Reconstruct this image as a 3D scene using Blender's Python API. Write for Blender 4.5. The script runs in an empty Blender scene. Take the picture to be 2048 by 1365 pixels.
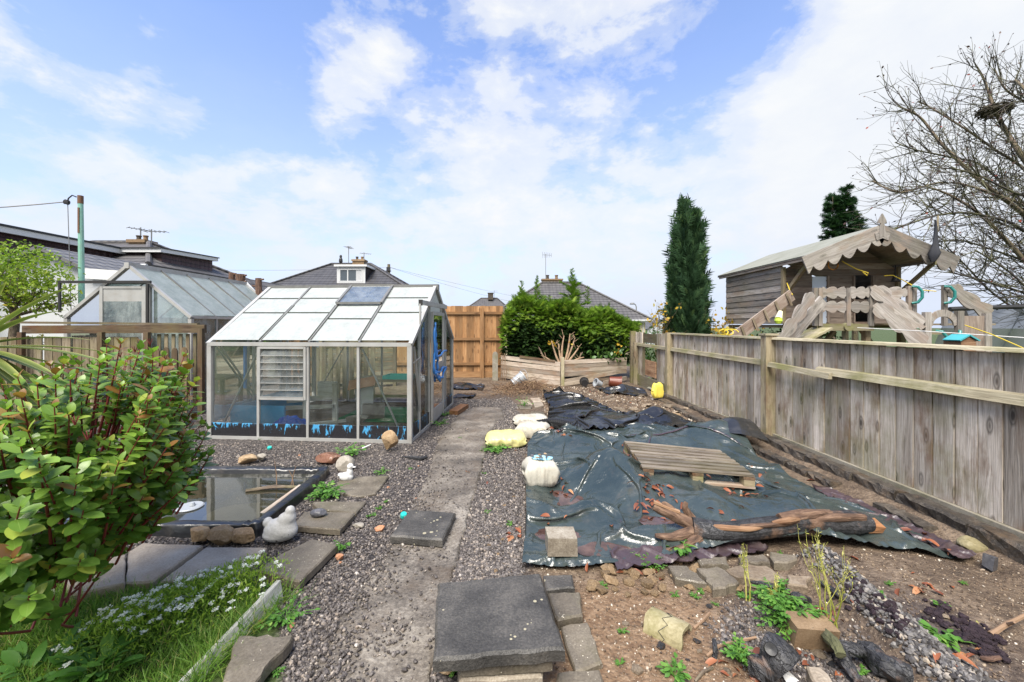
import bpy, math, random
import numpy as np
from mathutils import Vector, Matrix, Euler
random.seed(7); RNG = np.random.default_rng(11)
R = math.radians
sc = bpy.context.scene
col = sc.collection
# ------------------------------------------------------------------ camera
F, CX, CY, HC = 800.0, 1013.0, 651.0, 1.41
cd = bpy.data.cameras.new("camera"); cam = bpy.data.objects.new("camera", cd); col.objects.link(cam)
cd.sensor_width = 36; cd.lens = F / 2048 * 36
cd.shift_x = (1024 - CX) / 2048; cd.shift_y = -(682.5 - CY) / 2048
cd.clip_start = 0.05; cd.clip_end = 3000
cam.location = (0, 0, HC); cam.rotation_euler = (R(90), 0, 0)
sc.camera = cam
# ------------------------------------------------------------------ light
SUN_EL, SUN_AZ = 58, 200        # azimuth clockwise from +Y (camera heading)
w = bpy.data.worlds.new("World"); sc.world = w; w.use_nodes = True
sc.view_settings.view_transform = 'Standard'; sc.view_settings.look = 'None'
sc.view_settings.exposure = 0.93; sc.view_settings.gamma = 1
SKY_STRENGTH, CLOUD_STRENGTH = 0.145, 0.52
ld = bpy.data.lights.new("sun", 'SUN'); sun = bpy.data.objects.new("sun", ld); col.objects.link(sun)
ld.energy = 4.6; ld.angle = R(38); ld.color = (1.0, 0.94, 0.85)
sun.rotation_euler = (R(90 - SUN_EL), 0, R(180 - SUN_AZ))
sun.location = (-3, -6, 12)

class NT:
    "terse node-tree builder"
    def __init__(s, tree): s.t = tree; s.n = tree.nodes; s.l = tree.links
    def node(s, typ, **kw):
        n = s.n.new(typ)
        for k, v in kw.items(): setattr(n, k, v)
        return n
    def put(s, sock, v):
        if v is None: return
        if isinstance(v, bpy.types.NodeSocket): s.l.new(v, sock)
        elif isinstance(v, (tuple, list)):
            v = tuple(v)
            if sock.type == 'RGBA' and len(v) == 3: v = v + (1,)
            sock.default_value = v
        else:
            sock.default_value = (v, v, v) if sock.type == 'VECTOR' else ((v, v, v, 1) if sock.type == 'RGBA' else v)
    def math(s, op, a, b=None, c=None, clamp=False):
        n = s.node('ShaderNodeMath', operation=op, use_clamp=clamp)
        for i, v in enumerate((a, b, c)): s.put(n.inputs[i], v)
        return n.outputs[0]
    def vmath(s, op, a, b=None):
        n = s.node('ShaderNodeVectorMath', operation=op)
        s.put(n.inputs[0], a)
        if b is not None: s.put(n.inputs[3] if op == 'SCALE' else n.inputs[1], b)
        return n.outputs['Value' if op in ('DOT_PRODUCT', 'LENGTH') else 'Vector']
    def coord(s, kind='Object'): return s.node('ShaderNodeTexCoord').outputs[kind]
    def attr(s, name, out='Vector'): return s.node('ShaderNodeAttribute', attribute_name=name).outputs[out]
    def mapping(s, v, scale=(1, 1, 1), loc=(0, 0, 0), rot=(0, 0, 0)):
        n = s.node('ShaderNodeMapping'); s.put(n.inputs[0], v)
        n.inputs['Scale'].default_value = scale; n.inputs['Location'].default_value = loc; n.inputs['Rotation'].default_value = rot
        return n.outputs[0]
    def noise(s, v, scale=5, detail=4, rough=.55, dist=0, out=0):
        n = s.node('ShaderNodeTexNoise'); s.put(n.inputs['Vector'], v)
        s.put(n.inputs['Scale'], scale); s.put(n.inputs['Detail'], detail); s.put(n.inputs['Roughness'], rough); s.put(n.inputs['Distortion'], dist)
        return n.outputs[out]
    def voro(s, v, scale=5, feature='F1', out='Distance', rand=1.0):
        n = s.node('ShaderNodeTexVoronoi', feature=feature); s.put(n.inputs['Vector'], v)
        s.put(n.inputs['Scale'], scale); s.put(n.inputs['Randomness'], rand)
        return n.outputs[out]
    def ramp(s, f, stops, interp='LINEAR'):
        n = s.node('ShaderNodeValToRGB'); r = n.color_ramp; r.interpolation = interp
        while len(r.elements) < len(stops): r.elements.new(0.5)
        for e, (p, c) in zip(r.elements, stops):
            e.position = p; e.color = (c, c, c, 1) if isinstance(c, (int, float)) else tuple(c)[:3] + (1,)
        s.put(n.inputs[0], f)
        return n.outputs[0]
    def mix(s, f, a, b, blend='MIX'):
        n = s.node('ShaderNodeMix', data_type='RGBA', blend_type=blend)
        s.put(n.inputs[0], f); s.put(n.inputs[6], a); s.put(n.inputs[7], b)
        return n.outputs[2]
    def bump(s, h, strength=.3, dist=.01, normal=None):
        n = s.node('ShaderNodeBump'); s.put(n.inputs['Height'], h); s.put(n.inputs['Strength'], strength); s.put(n.inputs['Distance'], dist)
        if normal is not None: s.put(n.inputs['Normal'], normal)
        return n.outputs[0]
    def sep(s, v):
        n = s.node('ShaderNodeSeparateXYZ'); s.put(n.inputs[0], v); return n.outputs
    def comb(s, x=0, y=0, z=0):
        n = s.node('ShaderNodeCombineXYZ')
        for i, v in enumerate((x, y, z)): s.put(n.inputs[i], v)
        return n.outputs[0]
    def principled(s, color, rough=.6, normal=None, **kw):
        n = s.node('ShaderNodeBsdfPrincipled')
        s.put(n.inputs['Base Color'], color); s.put(n.inputs['Roughness'], rough)
        if normal is not None: s.put(n.inputs['Normal'], normal)
        for k, v in kw.items(): s.put(n.inputs[k], v)
        return n.outputs[0]
    def out(s, sh): s.l.new(sh, s.node('ShaderNodeOutputMaterial').inputs[0])

def pxdir(px, py): return Vector(((px - CX) / F, 1, (CY - py) / F)).normalized()

def build_world():
    t = NT(w.node_tree); t.n.clear()
    sky = t.node('ShaderNodeTexSky', sky_type='NISHITA', sun_disc=False, sun_elevation=R(SUN_EL), sun_rotation=R(SUN_AZ), air_density=1.0, dust_density=.6, ozone_density=2.2)
    skyc = t.mix(1.0, sky.outputs[0], (.76, .92, 1.20), 'MULTIPLY')
    d = t.vmath('NORMALIZE', t.coord('Generated'))
    x, y, z = t.sep(d)[:3]
    big = t.noise(t.mapping(d, (1, 1, 2.1), (5.3, 2.2, .3)), 3.3, 9, .58, .2)
    fine = t.noise(t.mapping(d, (1, 1, 1.9), (7.1, 4.7, .3)), 9.0, 9, .62, .2)
    n = t.math('ADD', t.math('MULTIPLY', big, .62), t.math('MULTIPLY', fine, .38))
    # coverage: a few broad banks with clear sky between; thin veil towards the horizon
    cov = t.ramp(z, [(0.0, .62), (.12, .44), (.25, .20), (.45, .05), (1, .0)])
    banks = [((1010, 250), .010, .30), ((930, 330), .016, .26), ((690, 165), .0055, .40), ((780, 120), .003, .24), ((1150, 330), .02, .26), ((1330, 290), .01, .18), ((1000, 45), .0035, .34), ((1180, 25), .003, .36), ((1090, 15), .002, .3), ((1330, 30), .002, .22),
             ((1900, 80), .02, .46), ((2040, 200), .03, .40), ((1750, 130), .008, .26), ((1560, 290), .012, .34), ((1800, 330), .04, .36), ((260, 205), .002, .30), ((375, 235), .0015, .28), ((285, 65), .001, .26), ((440, 415), .005, .36), ((690, 380), .006, .28), ((560, 400), .004, .22), ((190, 420), .008, .26), ((30, 30), .002, .22),
             ((1450, 150), .012, -.18), ((560, 290), .01, -.16), ((330, 130), .01, -.14)]
    for (px, py), wd, a in banks:
        dt = t.vmath('DOT_PRODUCT', d, tuple(pxdir(px, py)))
        e = t.math('EXPONENT', t.math('DIVIDE', t.math('SUBTRACT', dt, 1.0), wd))
        cov = t.math('ADD', cov, t.math('MULTIPLY', e, a))
    cov = t.math('ADD', cov, t.ramp(t.math('MULTIPLY', y, -1.0), [(0.0, 0), (.45, .75)]))      # extra cloud added out of view behind the camera to whiten ambient light
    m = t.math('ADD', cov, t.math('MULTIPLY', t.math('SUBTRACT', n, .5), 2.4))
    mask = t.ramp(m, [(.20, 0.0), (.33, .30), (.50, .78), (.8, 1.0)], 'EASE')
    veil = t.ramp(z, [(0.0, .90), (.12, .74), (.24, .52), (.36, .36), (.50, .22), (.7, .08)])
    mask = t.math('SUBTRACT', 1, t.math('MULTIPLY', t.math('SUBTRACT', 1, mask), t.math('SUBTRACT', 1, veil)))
    shade = t.ramp(t.math('ADD', t.math('MULTIPLY', fine, .5), t.math('MULTIPLY', big, .5)), [(.3, (.84, .89, .98)), (.55, (.93, .96, 1.0)), (.75, (1.03, 1.02, 1.01))])
    low = t.ramp(z, [(0.0, (.80, .86, 1.0)), (.12, (.93, .95, 1.0)), (.3, (1, 1, 1))])
    cl = t.mix(1.0, shade, low, 'MULTIPLY')
    b1 = t.node('ShaderNodeBackground'); t.put(b1.inputs[0], skyc); b1.inputs[1].default_value = SKY_STRENGTH
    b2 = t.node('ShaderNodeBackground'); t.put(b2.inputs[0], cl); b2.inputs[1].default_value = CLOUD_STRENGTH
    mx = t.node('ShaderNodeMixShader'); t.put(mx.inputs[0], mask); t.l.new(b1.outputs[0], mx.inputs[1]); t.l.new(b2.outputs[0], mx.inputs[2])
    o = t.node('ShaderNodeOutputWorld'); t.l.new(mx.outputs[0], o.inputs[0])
build_world()

# ------------------------------------------------------------------ scale helpers: read a place off the photo plan
def g(px, py, z=0.0):
    "point of the level z seen at that place of the survey photo"
    Y = F * (HC - z) / (py - CY); return Vector(((px - CX) * Y / F, Y, z))
def q(px, py, Y): return Vector(((px - CX) * Y / F, Y, HC + (CY - py) * Y / F))

# ------------------------------------------------------------------ mesh collector
class MB:
    def __init__(s): s.v = []; s.f = []; s.gc = []; s.ti = []; s.n = 0; s.mi = []
    def add(s, v, f, gc=None, tint=None, mi=0):
        v = np.asarray(v, float).reshape(-1, 3); k = len(v)
        s.v.append(v); s.gc.append(v.copy() if gc is None else np.asarray(gc, float).reshape(-1, 3))
        t = random.random() if tint is None else tint
        s.ti.append(np.full(k, t) if np.isscalar(t) else np.asarray(t, float))
        n = s.n
        for fc in f: s.f.append([i + n for i in fc])
        s.mi += [mi] * len(f)
        s.n += k; return s
    def hexa(s, P, tint=None, mi=0, bev=0.0):
        "8 corners: bottom ring 0-3, top ring 4-7; gc along the longest edge; split so that every face is flat shaded"
        P = [Vector(p) for p in P]
        ex = [(P[1] - P[0]).length, (P[3] - P[0]).length, (P[4] - P[0]).length]
        o = sorted(range(3), key=lambda i: -ex[i])
        loc = [(0, 0, 0), (1, 0, 0), (1, 1, 0), (0, 1, 0), (0, 0, 1), (1, 0, 1), (1, 1, 1), (0, 1, 1)]
        off = np.array([random.random() * 40, random.random() * 40, random.random() * 40])
        gc = [[l[o[0]] * ex[o[0]], l[o[1]] * ex[o[1]], l[o[2]] * ex[o[2]]] for l in loc]
        return s.add([tuple(p) for p in P], [(3, 2, 1, 0), (4, 5, 6, 7), (0, 1, 5, 4), (1, 2, 6, 5), (2, 3, 7, 6), (3, 0, 4, 7)], np.array(gc) + off, tint, mi)
    def box(s, c, size, rot=(0, 0, 0), tint=None, mi=0, jit=0.0):
        c = Vector(c); x, y, z = [a / 2 for a in size]; m = Euler(rot).to_matrix()
        J = lambda: Vector((random.uniform(-jit, jit), random.uniform(-jit, jit), random.uniform(-jit, jit))) if jit else Vector()
        return s.hexa([c + m @ Vector(p) + J() for p in ((-x, -y, -z), (x, -y, -z), (x, y, -z), (-x, y, -z), (-x, -y, z), (x, -y, z), (x, y, z), (-x, y, z))], tint, mi)
    def bar(s, a, b, wd, th, up=(0, 0, 1), tint=None, mi=0):
        "board from a to b; wd along `side`, th along up"
        a, b = Vector(a), Vector(b); d = (b - a).normalized(); up = Vector(up)
        sd = d.cross(up); sd = sd.normalized() if sd.length > 1e-6 else Vector((1, 0, 0)); u = sd.cross(d).normalized()
        sd = sd * wd / 2; u = u * th / 2
        return s.hexa([a - sd - u, b - sd - u, b + sd - u, a + sd - u, a - sd + u, b - sd + u, b + sd + u, a + sd + u], tint, mi)
    def tube(s, pts, rad, n=8, tint=None, cap=True, mi=0):
        pts = [Vector(p) for p in pts]; k = len(pts)
        rad = [rad] * k if isinstance(rad, (int, float)) else list(rad)
        V = []; G = []; F_ = []; L = 0; ref = None; off = random.random() * 30
        for i, p in enumerate(pts):
            d = (pts[min(i + 1, k - 1)] - pts[max(i - 1, 0)])
            d = d.normalized() if d.length > 1e-9 else Vector((0, 0, 1))
            if ref is None: ref = Vector((1, 0, 0)) if abs(d.x) < .9 else Vector((0, 1, 0))
            a = d.cross(ref).normalized(); b = d.cross(a); ref = b.cross(d) if False else ref
            if i: L += (p - pts[i - 1]).length
            for j in range(n):
                t = 2 * math.pi * j / n
                V.append(p + (a * math.cos(t) + b * math.sin(t)) * rad[i]); G.append((L + off, rad[i] * math.cos(t) + off, rad[i] * math.sin(t)))
        for i in range(k - 1):
            for j in range(n): F_.append((i * n + j, i * n + (j + 1) % n, (i + 1) * n + (j + 1) % n, (i + 1) * n + j))
        if cap: F_.append(tuple(range(n))[::-1]); F_.append(tuple((k - 1) * n + j for j in range(n)))
        return s.add([tuple(v) for v in V], F_, G, tint, mi)
    def lathe(s, prof, c=(0, 0, 0), axis=(0, 0, 1), n=20, tint=None, arc=(0, 2 * math.pi), mi=0):
        c = Vector(c); ax = Vector(axis).normalized(); a = ax.orthogonal().normalized(); b = ax.cross(a)
        full = abs(arc[1] - arc[0] - 2 * math.pi) < 1e-6; m = n if full else n + 1; V = []; F_ = []
        for r, h in prof:
            for j in range(m):
                t = arc[0] + (arc[1] - arc[0]) * j / n
                V.append(tuple(c + ax * h + (a * math.cos(t) + b * math.sin(t)) * r))
        for i in range(len(prof) - 1):
            for j in range(n):
                j2 = (j + 1) % m if full else j + 1
                F_.append((i * m + j, i * m + j2, (i + 1) * m + j2, (i + 1) * m + j))
        return s.add(V, F_, None, tint, mi)
    def prism(s, poly, vec, tint=None, mi=0, gdir=None):
        "flat polygon (3-D points) pushed along vec"
        n = len(poly); vec = Vector(vec); P = [Vector(p) for p in poly]
        gx = Vector(gdir).normalized() if gdir else (P[1] - P[0]).normalized(); gz = vec.normalized(); gy = gz.cross(gx); off = random.random() * 30
        V = P + [p + vec for p in P]
        G = [(v.dot(gx) + off, v.dot(gy) + off, v.dot(gz)) for v in V]
        F_ = [tuple(range(n))[::-1], tuple(range(n, 2 * n))] + [(i, (i + 1) % n, (i + 1) % n + n, i + n) for i in range(n)]
        return s.add([tuple(v) for v in V], F_, G, tint, mi)
    def rock(s, c, size, rot=0, seed=None, n=2, rough=.22, flat=.0, tint=None, mi=0, cuts=7):
        "a stone: sphere clipped by random planes, then roughened"
        rg = np.random.default_rng(seed if seed is not None else random.randrange(10**6))
        v, f = ICO[n]; v = v.copy()
        for _ in range(cuts):
            d = rg.normal(size=3); d /= np.linalg.norm(d); h = rg.uniform(.55, .85)
            k = v @ d; v -= np.outer(np.maximum(k - h, 0), d)
        fr = rg.uniform(1.5, 3, 3); ph = rg.uniform(0, 6, 9)
        nz = np.sin(v[:, 0] * fr[0] * 2 + ph[0]) * np.sin(v[:, 1] * fr[1] * 2 + ph[1]) + .5 * np.sin(v[:, 2] * fr[2] * 5 + ph[2]) * np.sin(v[:, 0] * 6 + ph[3])
        v = v * (1 + rough * .35 * nz[:, None]) + rg.normal(size=v.shape) * rough * .06
        if flat: v[:, 2] = np.maximum(v[:, 2], -flat)
        v = v * np.array(size) / 2
        cs, sn = math.cos(rot), math.sin(rot); v = v @ np.array([[cs, sn, 0], [-sn, cs, 0], [0, 0, 1]]) + np.array(c)
        return s.add(v, f, None, tint, mi)
    def build(s, name, mat, parent=None, smooth=False, org=None, **tags):
        V = np.concatenate(s.v); G = np.concatenate(s.gc); T = np.concatenate(s.ti)
        if org is None: org = wloc(parent) if parent is not None else Vector((0, 0, 0))
        V = V - np.array(org)
        me = bpy.data.meshes.new(name)
        cnt = np.fromiter((len(f) for f in s.f), int, len(s.f)); st = np.concatenate(([0], np.cumsum(cnt)[:-1]))
        idx = np.fromiter((i for f in s.f for i in f), int, int(cnt.sum()))
        fast_mesh(me, V, idx, st, cnt, smooth)
        a = me.attributes.new('gc', 'FLOAT_VECTOR', 'POINT'); a.data.foreach_set('vector', G.astype(np.float32).ravel())
        a = me.attributes.new('tint', 'FLOAT', 'POINT'); a.data.foreach_set('value', T.astype(np.float32))
        mats = mat if isinstance(mat, (list, tuple)) else [mat]
        for m in mats: me.materials.append(m)
        if len(mats) > 1: me.polygons.foreach_set('material_index', np.array(s.mi, np.int32))
        o = bpy.data.objects.new(name, me); col.objects.link(o)
        if parent is not None: o.parent = parent; o.location = Vector(org) - wloc(parent)
        else: o.location = Vector(org)
        tag(o, **tags)
        return o

def fast_mesh(me, V, idx, st, cnt, smooth=False):
    me.vertices.add(len(V)); me.vertices.foreach_set('co', np.asarray(V, np.float32).ravel())
    me.loops.add(len(idx)); me.loops.foreach_set('vertex_index', np.asarray(idx, np.int32))
    me.polygons.add(len(st)); me.polygons.foreach_set('loop_start', np.asarray(st, np.int32))
    me.update(calc_edges=True)
    me.polygons.foreach_set('use_smooth', np.full(len(st), smooth))
    me.validate()
    me.update()

def wloc(o):
    l = Vector((0, 0, 0))
    while o is not None: l = l + o.location; o = o.parent
    return l
def tag(o, label=None, cat=None, group=None, kind=None):
    if label: o['label'] = label
    if cat: o['category'] = cat
    if group: o['group'] = group
    if kind: o['kind'] = kind
    return o
def thing(name, label, cat, loc=(0, 0, 0), group=None):
    o = bpy.data.objects.new(name, None); col.objects.link(o); o.empty_display_size = .1
    o.location = loc; return tag(o, label, cat, group)
def copy_tree(o, parent=None):
    c = o.copy(); col.objects.link(c)
    if parent is not None: c.parent = parent
    for ch in list(o.children): copy_tree(ch, c)
    return c

def ico(n):
    t = (1 + 5 ** .5) / 2
    v = [(-1, t, 0), (1, t, 0), (-1, -t, 0), (1, -t, 0), (0, -1, t), (0, 1, t), (0, -1, -t), (0, 1, -t), (t, 0, -1), (t, 0, 1), (-t, 0, -1), (-t, 0, 1)]
    v = [np.array(p) / np.linalg.norm(p) for p in v]
    f = [(0, 11, 5), (0, 5, 1), (0, 1, 7), (0, 7, 10), (0, 10, 11), (1, 5, 9), (5, 11, 4), (11, 10, 2), (10, 7, 6), (7, 1, 8), (3, 9, 4), (3, 4, 2), (3, 2, 6), (3, 6, 8), (3, 8, 9), (4, 9, 5), (2, 4, 11), (6, 2, 10), (8, 6, 7), (9, 8, 1)]
    for _ in range(n):
        c = {}; nf = []
        def mid(a, b):
            k = (min(a, b), max(a, b))
            if k not in c: m = v[a] + v[b]; v.append(m / np.linalg.norm(m)); c[k] = len(v) - 1
            return c[k]
        for a, b, d in f:
            ab, bd, da = mid(a, b), mid(b, d), mid(d, a); nf += [(a, ab, da), (b, bd, ab), (d, da, bd), (ab, bd, da)]
        f = nf
    return np.array(v), f
ICO = {k: ico(k) for k in (0, 1, 2, 3, 4)}

def scatter(name, mat, tv, tf, M, P, tint, parent=None, smooth=False, tg=None, **tags):
    "one mesh made of many copies of a small template: M (k,3,3) matrices, P (k,3) places; tg: template gc coords"
    tv = np.asarray(tv, float); k = len(P); n = len(tv)
    V = np.einsum('kij,nj->kni', M, tv) + P[:, None, :]
    org = wloc(parent) if parent is not None else Vector((0, 0, 0))
    V = V.reshape(-1, 3) - np.array(org)
    cnt0 = np.array([len(f) for f in tf]); idx0 = np.array([i for f in tf for i in f])
    idx = (idx0[None, :] + (np.arange(k) * n)[:, None]).ravel(); cnt = np.tile(cnt0, k); st = np.concatenate(([0], np.cumsum(cnt)[:-1]))
    me = bpy.data.meshes.new(name); fast_mesh(me, V, idx, st, cnt, smooth)
    a = me.attributes.new('tint', 'FLOAT', 'POINT'); a.data.foreach_set('value', np.repeat(np.asarray(tint), n).astype(np.float32))
    if tg is not None:
        G = np.tile(np.asarray(tg, float), (k, 1)); a = me.attributes.new('gc', 'FLOAT_VECTOR', 'POINT'); a.data.foreach_set('vector', G.astype(np.float32).ravel())
    me.materials.append(mat)
    o = bpy.data.objects.new(name, me); col.objects.link(o)
    if parent is not None: o.parent = parent
    return tag(o, **tags)

def frames(D, U, S):
    "matrices whose y axis is D, z axis close to U, scaled by S (k,) or (k,3)"
    D = D / np.linalg.norm(D, axis=1)[:, None]
    X = np.cross(D, U); X /= np.maximum(np.linalg.norm(X, axis=1), 1e-9)[:, None]; Z = np.cross(X, D)
    S = np.asarray(S, float); S = np.repeat(S[:, None], 3, 1) if S.ndim == 1 else S
    return np.stack([X * S[:, :1], D * S[:, 1:2], Z * S[:, 2:3]], axis=2)

def vnoise(x, y, seed=0, oct=4, f=1.0, gain=.5):
    "smooth value noise, numpy"
    out = np.zeros(np.broadcast(x, y).shape); a = 1.0; tot = 0
    for o in range(oct):
        X = x * f; Y = y * f; xi = np.floor(X).astype(np.int64); yi = np.floor(Y).astype(np.int64); u = X - xi; v = Y - yi
        u = u * u * u * (u * (u * 6 - 15) + 10); v = v * v * v * (v * (v * 6 - 15) + 10)
        def h(i, j):
            k = (i * 374761393 + j * 668265263 + (seed + o * 17) * 974634541) & 0xffffffff
            k = ((k ^ (k >> 13)) * 1274126177) & 0xffffffff
            return ((k ^ (k >> 16)) & 0xffff) / 65535.0
        out += a * ((h(xi, yi) * (1 - u) + h(xi + 1, yi) * u) * (1 - v) + (h(xi, yi + 1) * (1 - u) + h(xi + 1, yi + 1) * u) * v)
        tot += a; a *= gain; f *= 2
    return out / tot
def sstep(a, b, x):
    t = np.clip((x - a) / (b - a), 0, 1); return t * t * (3 - 2 * t)
def gauss(x, y, cx, cy, rx, ry=None): return np.exp(-(((x - cx) / rx) ** 2 + ((y - cy) / (ry or rx)) ** 2))
# ------------------------------------------------------------------ materials
def newmat(name):
    m = bpy.data.materials.new(name); m.use_nodes = True; t = NT(m.node_tree); t.n.clear(); return m, t

def wood(name, dark, mid, light, green=.0, stain=None, rough=.75, knots=.5, scale=1.0, spec=.3, crack=.6):
    m, t = newmat(name); gc = t.attr('gc'); ti = t.attr('tint', 'Fac')
    gc = t.vmath('SCALE', gc, scale)
    n0 = t.noise(t.mapping(gc, (.7, 5, 5)), 1.0, 3, .5)
    warp = t.vmath('ADD', gc, t.vmath('SCALE', t.comb(0, n0, n0), .12))
    n1 = t.noise(t.mapping(warp, (1.1, 15, 15)), 1.0, 6, .66, .5)
    n2 = t.noise(t.mapping(warp, (3.5, 120, 120)), 1.0, 4, .65)
    grain = t.math('ADD', t.math('MULTIPLY', n1, .48), t.math('MULTIPLY', n2, .52))
    c = t.ramp(grain, [(.33, dark), (.49, mid), (.63, light)])
    val = t.math('ADD', t.math('MULTIPLY', ti, .78), .60)
    c = t.mix(1.0, c, t.comb(val, val, val), 'MULTIPLY')
    if knots:
        kv = t.voro(t.mapping(gc, (3.2, 9.5, 9.5)), 1.0)
        kr = t.ramp(kv, [(.07, 1.0), (.13, .35), (.17, .75), (.24, 0.0)])
        c = t.mix(t.math('MULTIPLY', kr, knots), c, tuple(x * .35 for x in dark))
    if stain:
        sn = t.noise(t.mapping(gc, (1.9, 5.0, 5.0), (5, 2, 1)), 1.0, 6, .65)
        c = t.mix(t.ramp(sn, [(.50, 0), (.66, .80)]), c, stain)
    if green:
        gn = t.noise(t.coord('Object'), 2.2, 6, .65)
        c = t.mix(t.math('MULTIPLY', t.ramp(gn, [(.46, 0), (.66, 1)]), green), c, (.16, .16, .045))
    h = t.math('ADD', t.math('MULTIPLY', grain, 1.0), t.math('MULTIPLY', n2, .5))
    t.out(t.principled(c, t.math('ADD', t.math('MULTIPLY', n1, .25), rough - .12), t.bump(h, crack, .006), **{'Specular IOR Level': spec})); return m

def mineral(name, stops, scale=6, fine=60, spots=None, rough=.8, bump=.5, bdist=.01, wet=0.0, moss=None, tintk=.3, grad=None, spec=.3):
    "stone, concrete, brick: mottled, speckled, with optional lichen spots, wet sheen and moss patches"
    m, t = newmat(name); p = t.coord('Object'); ti = t.attr('tint', 'Fac')
    p = t.vmath('ADD', p, t.vmath('SCALE', t.comb(ti, ti, ti), 7.0))
    n1 = t.noise(p, scale, 8, .62, .2); n2 = t.noise(p, fine, 4, .6); n3 = t.noise(p, scale * .35, 3, .5)
    c = t.ramp(t.math('ADD', t.math('MULTIPLY', n1, .6), t.math('MULTIPLY', n2, .4)), stops)
    v = t.math('ADD', t.math('MULTIPLY', ti, tintk), 1 - tintk / 2); c = t.mix(1.0, c, t.comb(v, v, v), 'MULTIPLY')
    if moss: c = t.mix(t.ramp(t.noise(p, scale * .8, 6, .7), [(.5, 0), (.68, moss[0])]), c, moss[1])
    if spots:
        sp = t.voro(p, spots[0]); sz = t.noise(p, spots[0] * .22, 2, .5)
        k = t.math('LESS_THAN', sp, t.math('MULTIPLY', t.math('SUBTRACT', sz, spots[3] if len(spots) > 3 else .45), spots[2]))
        c = t.mix(k, c, spots[1])
    r = t.math('SUBTRACT', rough, t.math('MULTIPLY', t.ramp(n3, [(.4, 0), (.62, 1)]), wet)) if wet else rough
    nb = t.bump(t.math('ADD', n1, t.math('MULTIPLY', n2, .35)), bump, bdist)
    t.out(t.principled(c, r, nb, **{'Specular IOR Level': spec})); return m

def plain(name, colr, rough=.5, metal=0, var=.15, scale=12, bump=.0, spec=.5, dirt=None, **kw):
    m, t = newmat(name); p = t.coord('Object'); n = t.noise(p, scale, 5, .6)
    v = t.math('ADD', t.math('MULTIPLY', n, var * 2), 1 - var); c = t.mix(1.0, colr, t.comb(v, v, v), 'MULTIPLY')
    if dirt: c = t.mix(t.ramp(t.noise(p, scale * .5, 6, .7), [(.47, 0), (.68, dirt[0])]), c, dirt[1])
    nb = t.bump(n, bump, .01) if bump else None
    t.out(t.principled(c, t.math('ADD', t.math('MULTIPLY', n, .2), rough - .1), nb, Metallic=metal, **{'Specular IOR Level': spec}, **kw)); return m

def leafmat(name, lo, hi, tip=None, trans=.35, rough=.4, sub=.25, vein=False):
    "foliage: tint picks the colour; light passes through"
    m, t = newmat(name); ti = t.attr('tint', 'Fac')
    st = [(0.0, lo), (.75, hi)] + ([(1.0, tip)] if tip else [])
    c = t.ramp(ti, st)
    n = t.noise(t.coord('Object'), 9, 3, .6); v = t.math('ADD', t.math('MULTIPLY', n, .5), .75); c = t.mix(1.0, c, t.comb(v, v, v), 'MULTIPLY')
    if vein:
        gx = t.sep(t.attr('gc'))[0]
        k = t.math('SUBTRACT', 1, t.ramp(t.math('ABSOLUTE', gx), [(.0, 0), (.05, 1)])); c = t.mix(t.math('MULTIPLY', k, .5), c, (.30, .42, .12))
    pr = t.principled(c, rough, None, **{'Specular IOR Level': sub * 2})
    tr = t.node('ShaderNodeBsdfTranslucent'); t.put(tr.inputs[0], t.mix(1.0, c, (1.1, 1.25, .7), 'MULTIPLY'))
    mx = t.node('ShaderNodeMixShader'); mx.inputs[0].default_value = trans; t.l.new(pr, mx.inputs[1]); t.l.new(tr.outputs[0], mx.inputs[2])
    t.out(mx.outputs[0]); return m

def glass(name, tintc=(.95, .98, .97), haze=.025, hazec=(.75, .8, .8), streak=30, rough=.03, refl=.9):
    "thin pane: fresnel mirror over clear, with streaky grime"
    m, t = newmat(name); p = t.coord('Object')
    fr = t.node('ShaderNodeFresnel'); fr.inputs[0].default_value = 1.5
    tr = t.node('ShaderNodeBsdfTransparent'); t.put(tr.inputs[0], tintc)
    gl = t.node('ShaderNodeBsdfGlossy'); gl.inputs['Roughness'].default_value = rough
    t.put(gl.inputs['Normal'], t.bump(t.noise(p, 1.6, 2, .5), .05, .05))
    di = t.node('ShaderNodeBsdfDiffuse'); t.put(di.inputs[0], hazec)
    n = t.noise(t.mapping(p, (6, 6, 1.2)), 1.0, 7, .65); n2 = t.noise(p, 3, 5, .7)
    gm = t.math('MULTIPLY', t.ramp(t.math('MULTIPLY', t.math('ADD', n, n2), .5), [(.42, .15), (.66, 1)]), haze)
    a = t.node('ShaderNodeMixShader'); t.put(a.inputs[0], gm); t.l.new(tr.outputs[0], a.inputs[1]); t.l.new(di.outputs[0], a.inputs[2])
    b = t.node('ShaderNodeMixShader'); t.put(b.inputs[0], t.math('MULTIPLY', fr.outputs[0], refl, clamp=True)); t.l.new(a.outputs[0], b.inputs[1]); t.l.new(gl.outputs[0], b.inputs[2])
    t.out(b.outputs[0]); return m

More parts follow.
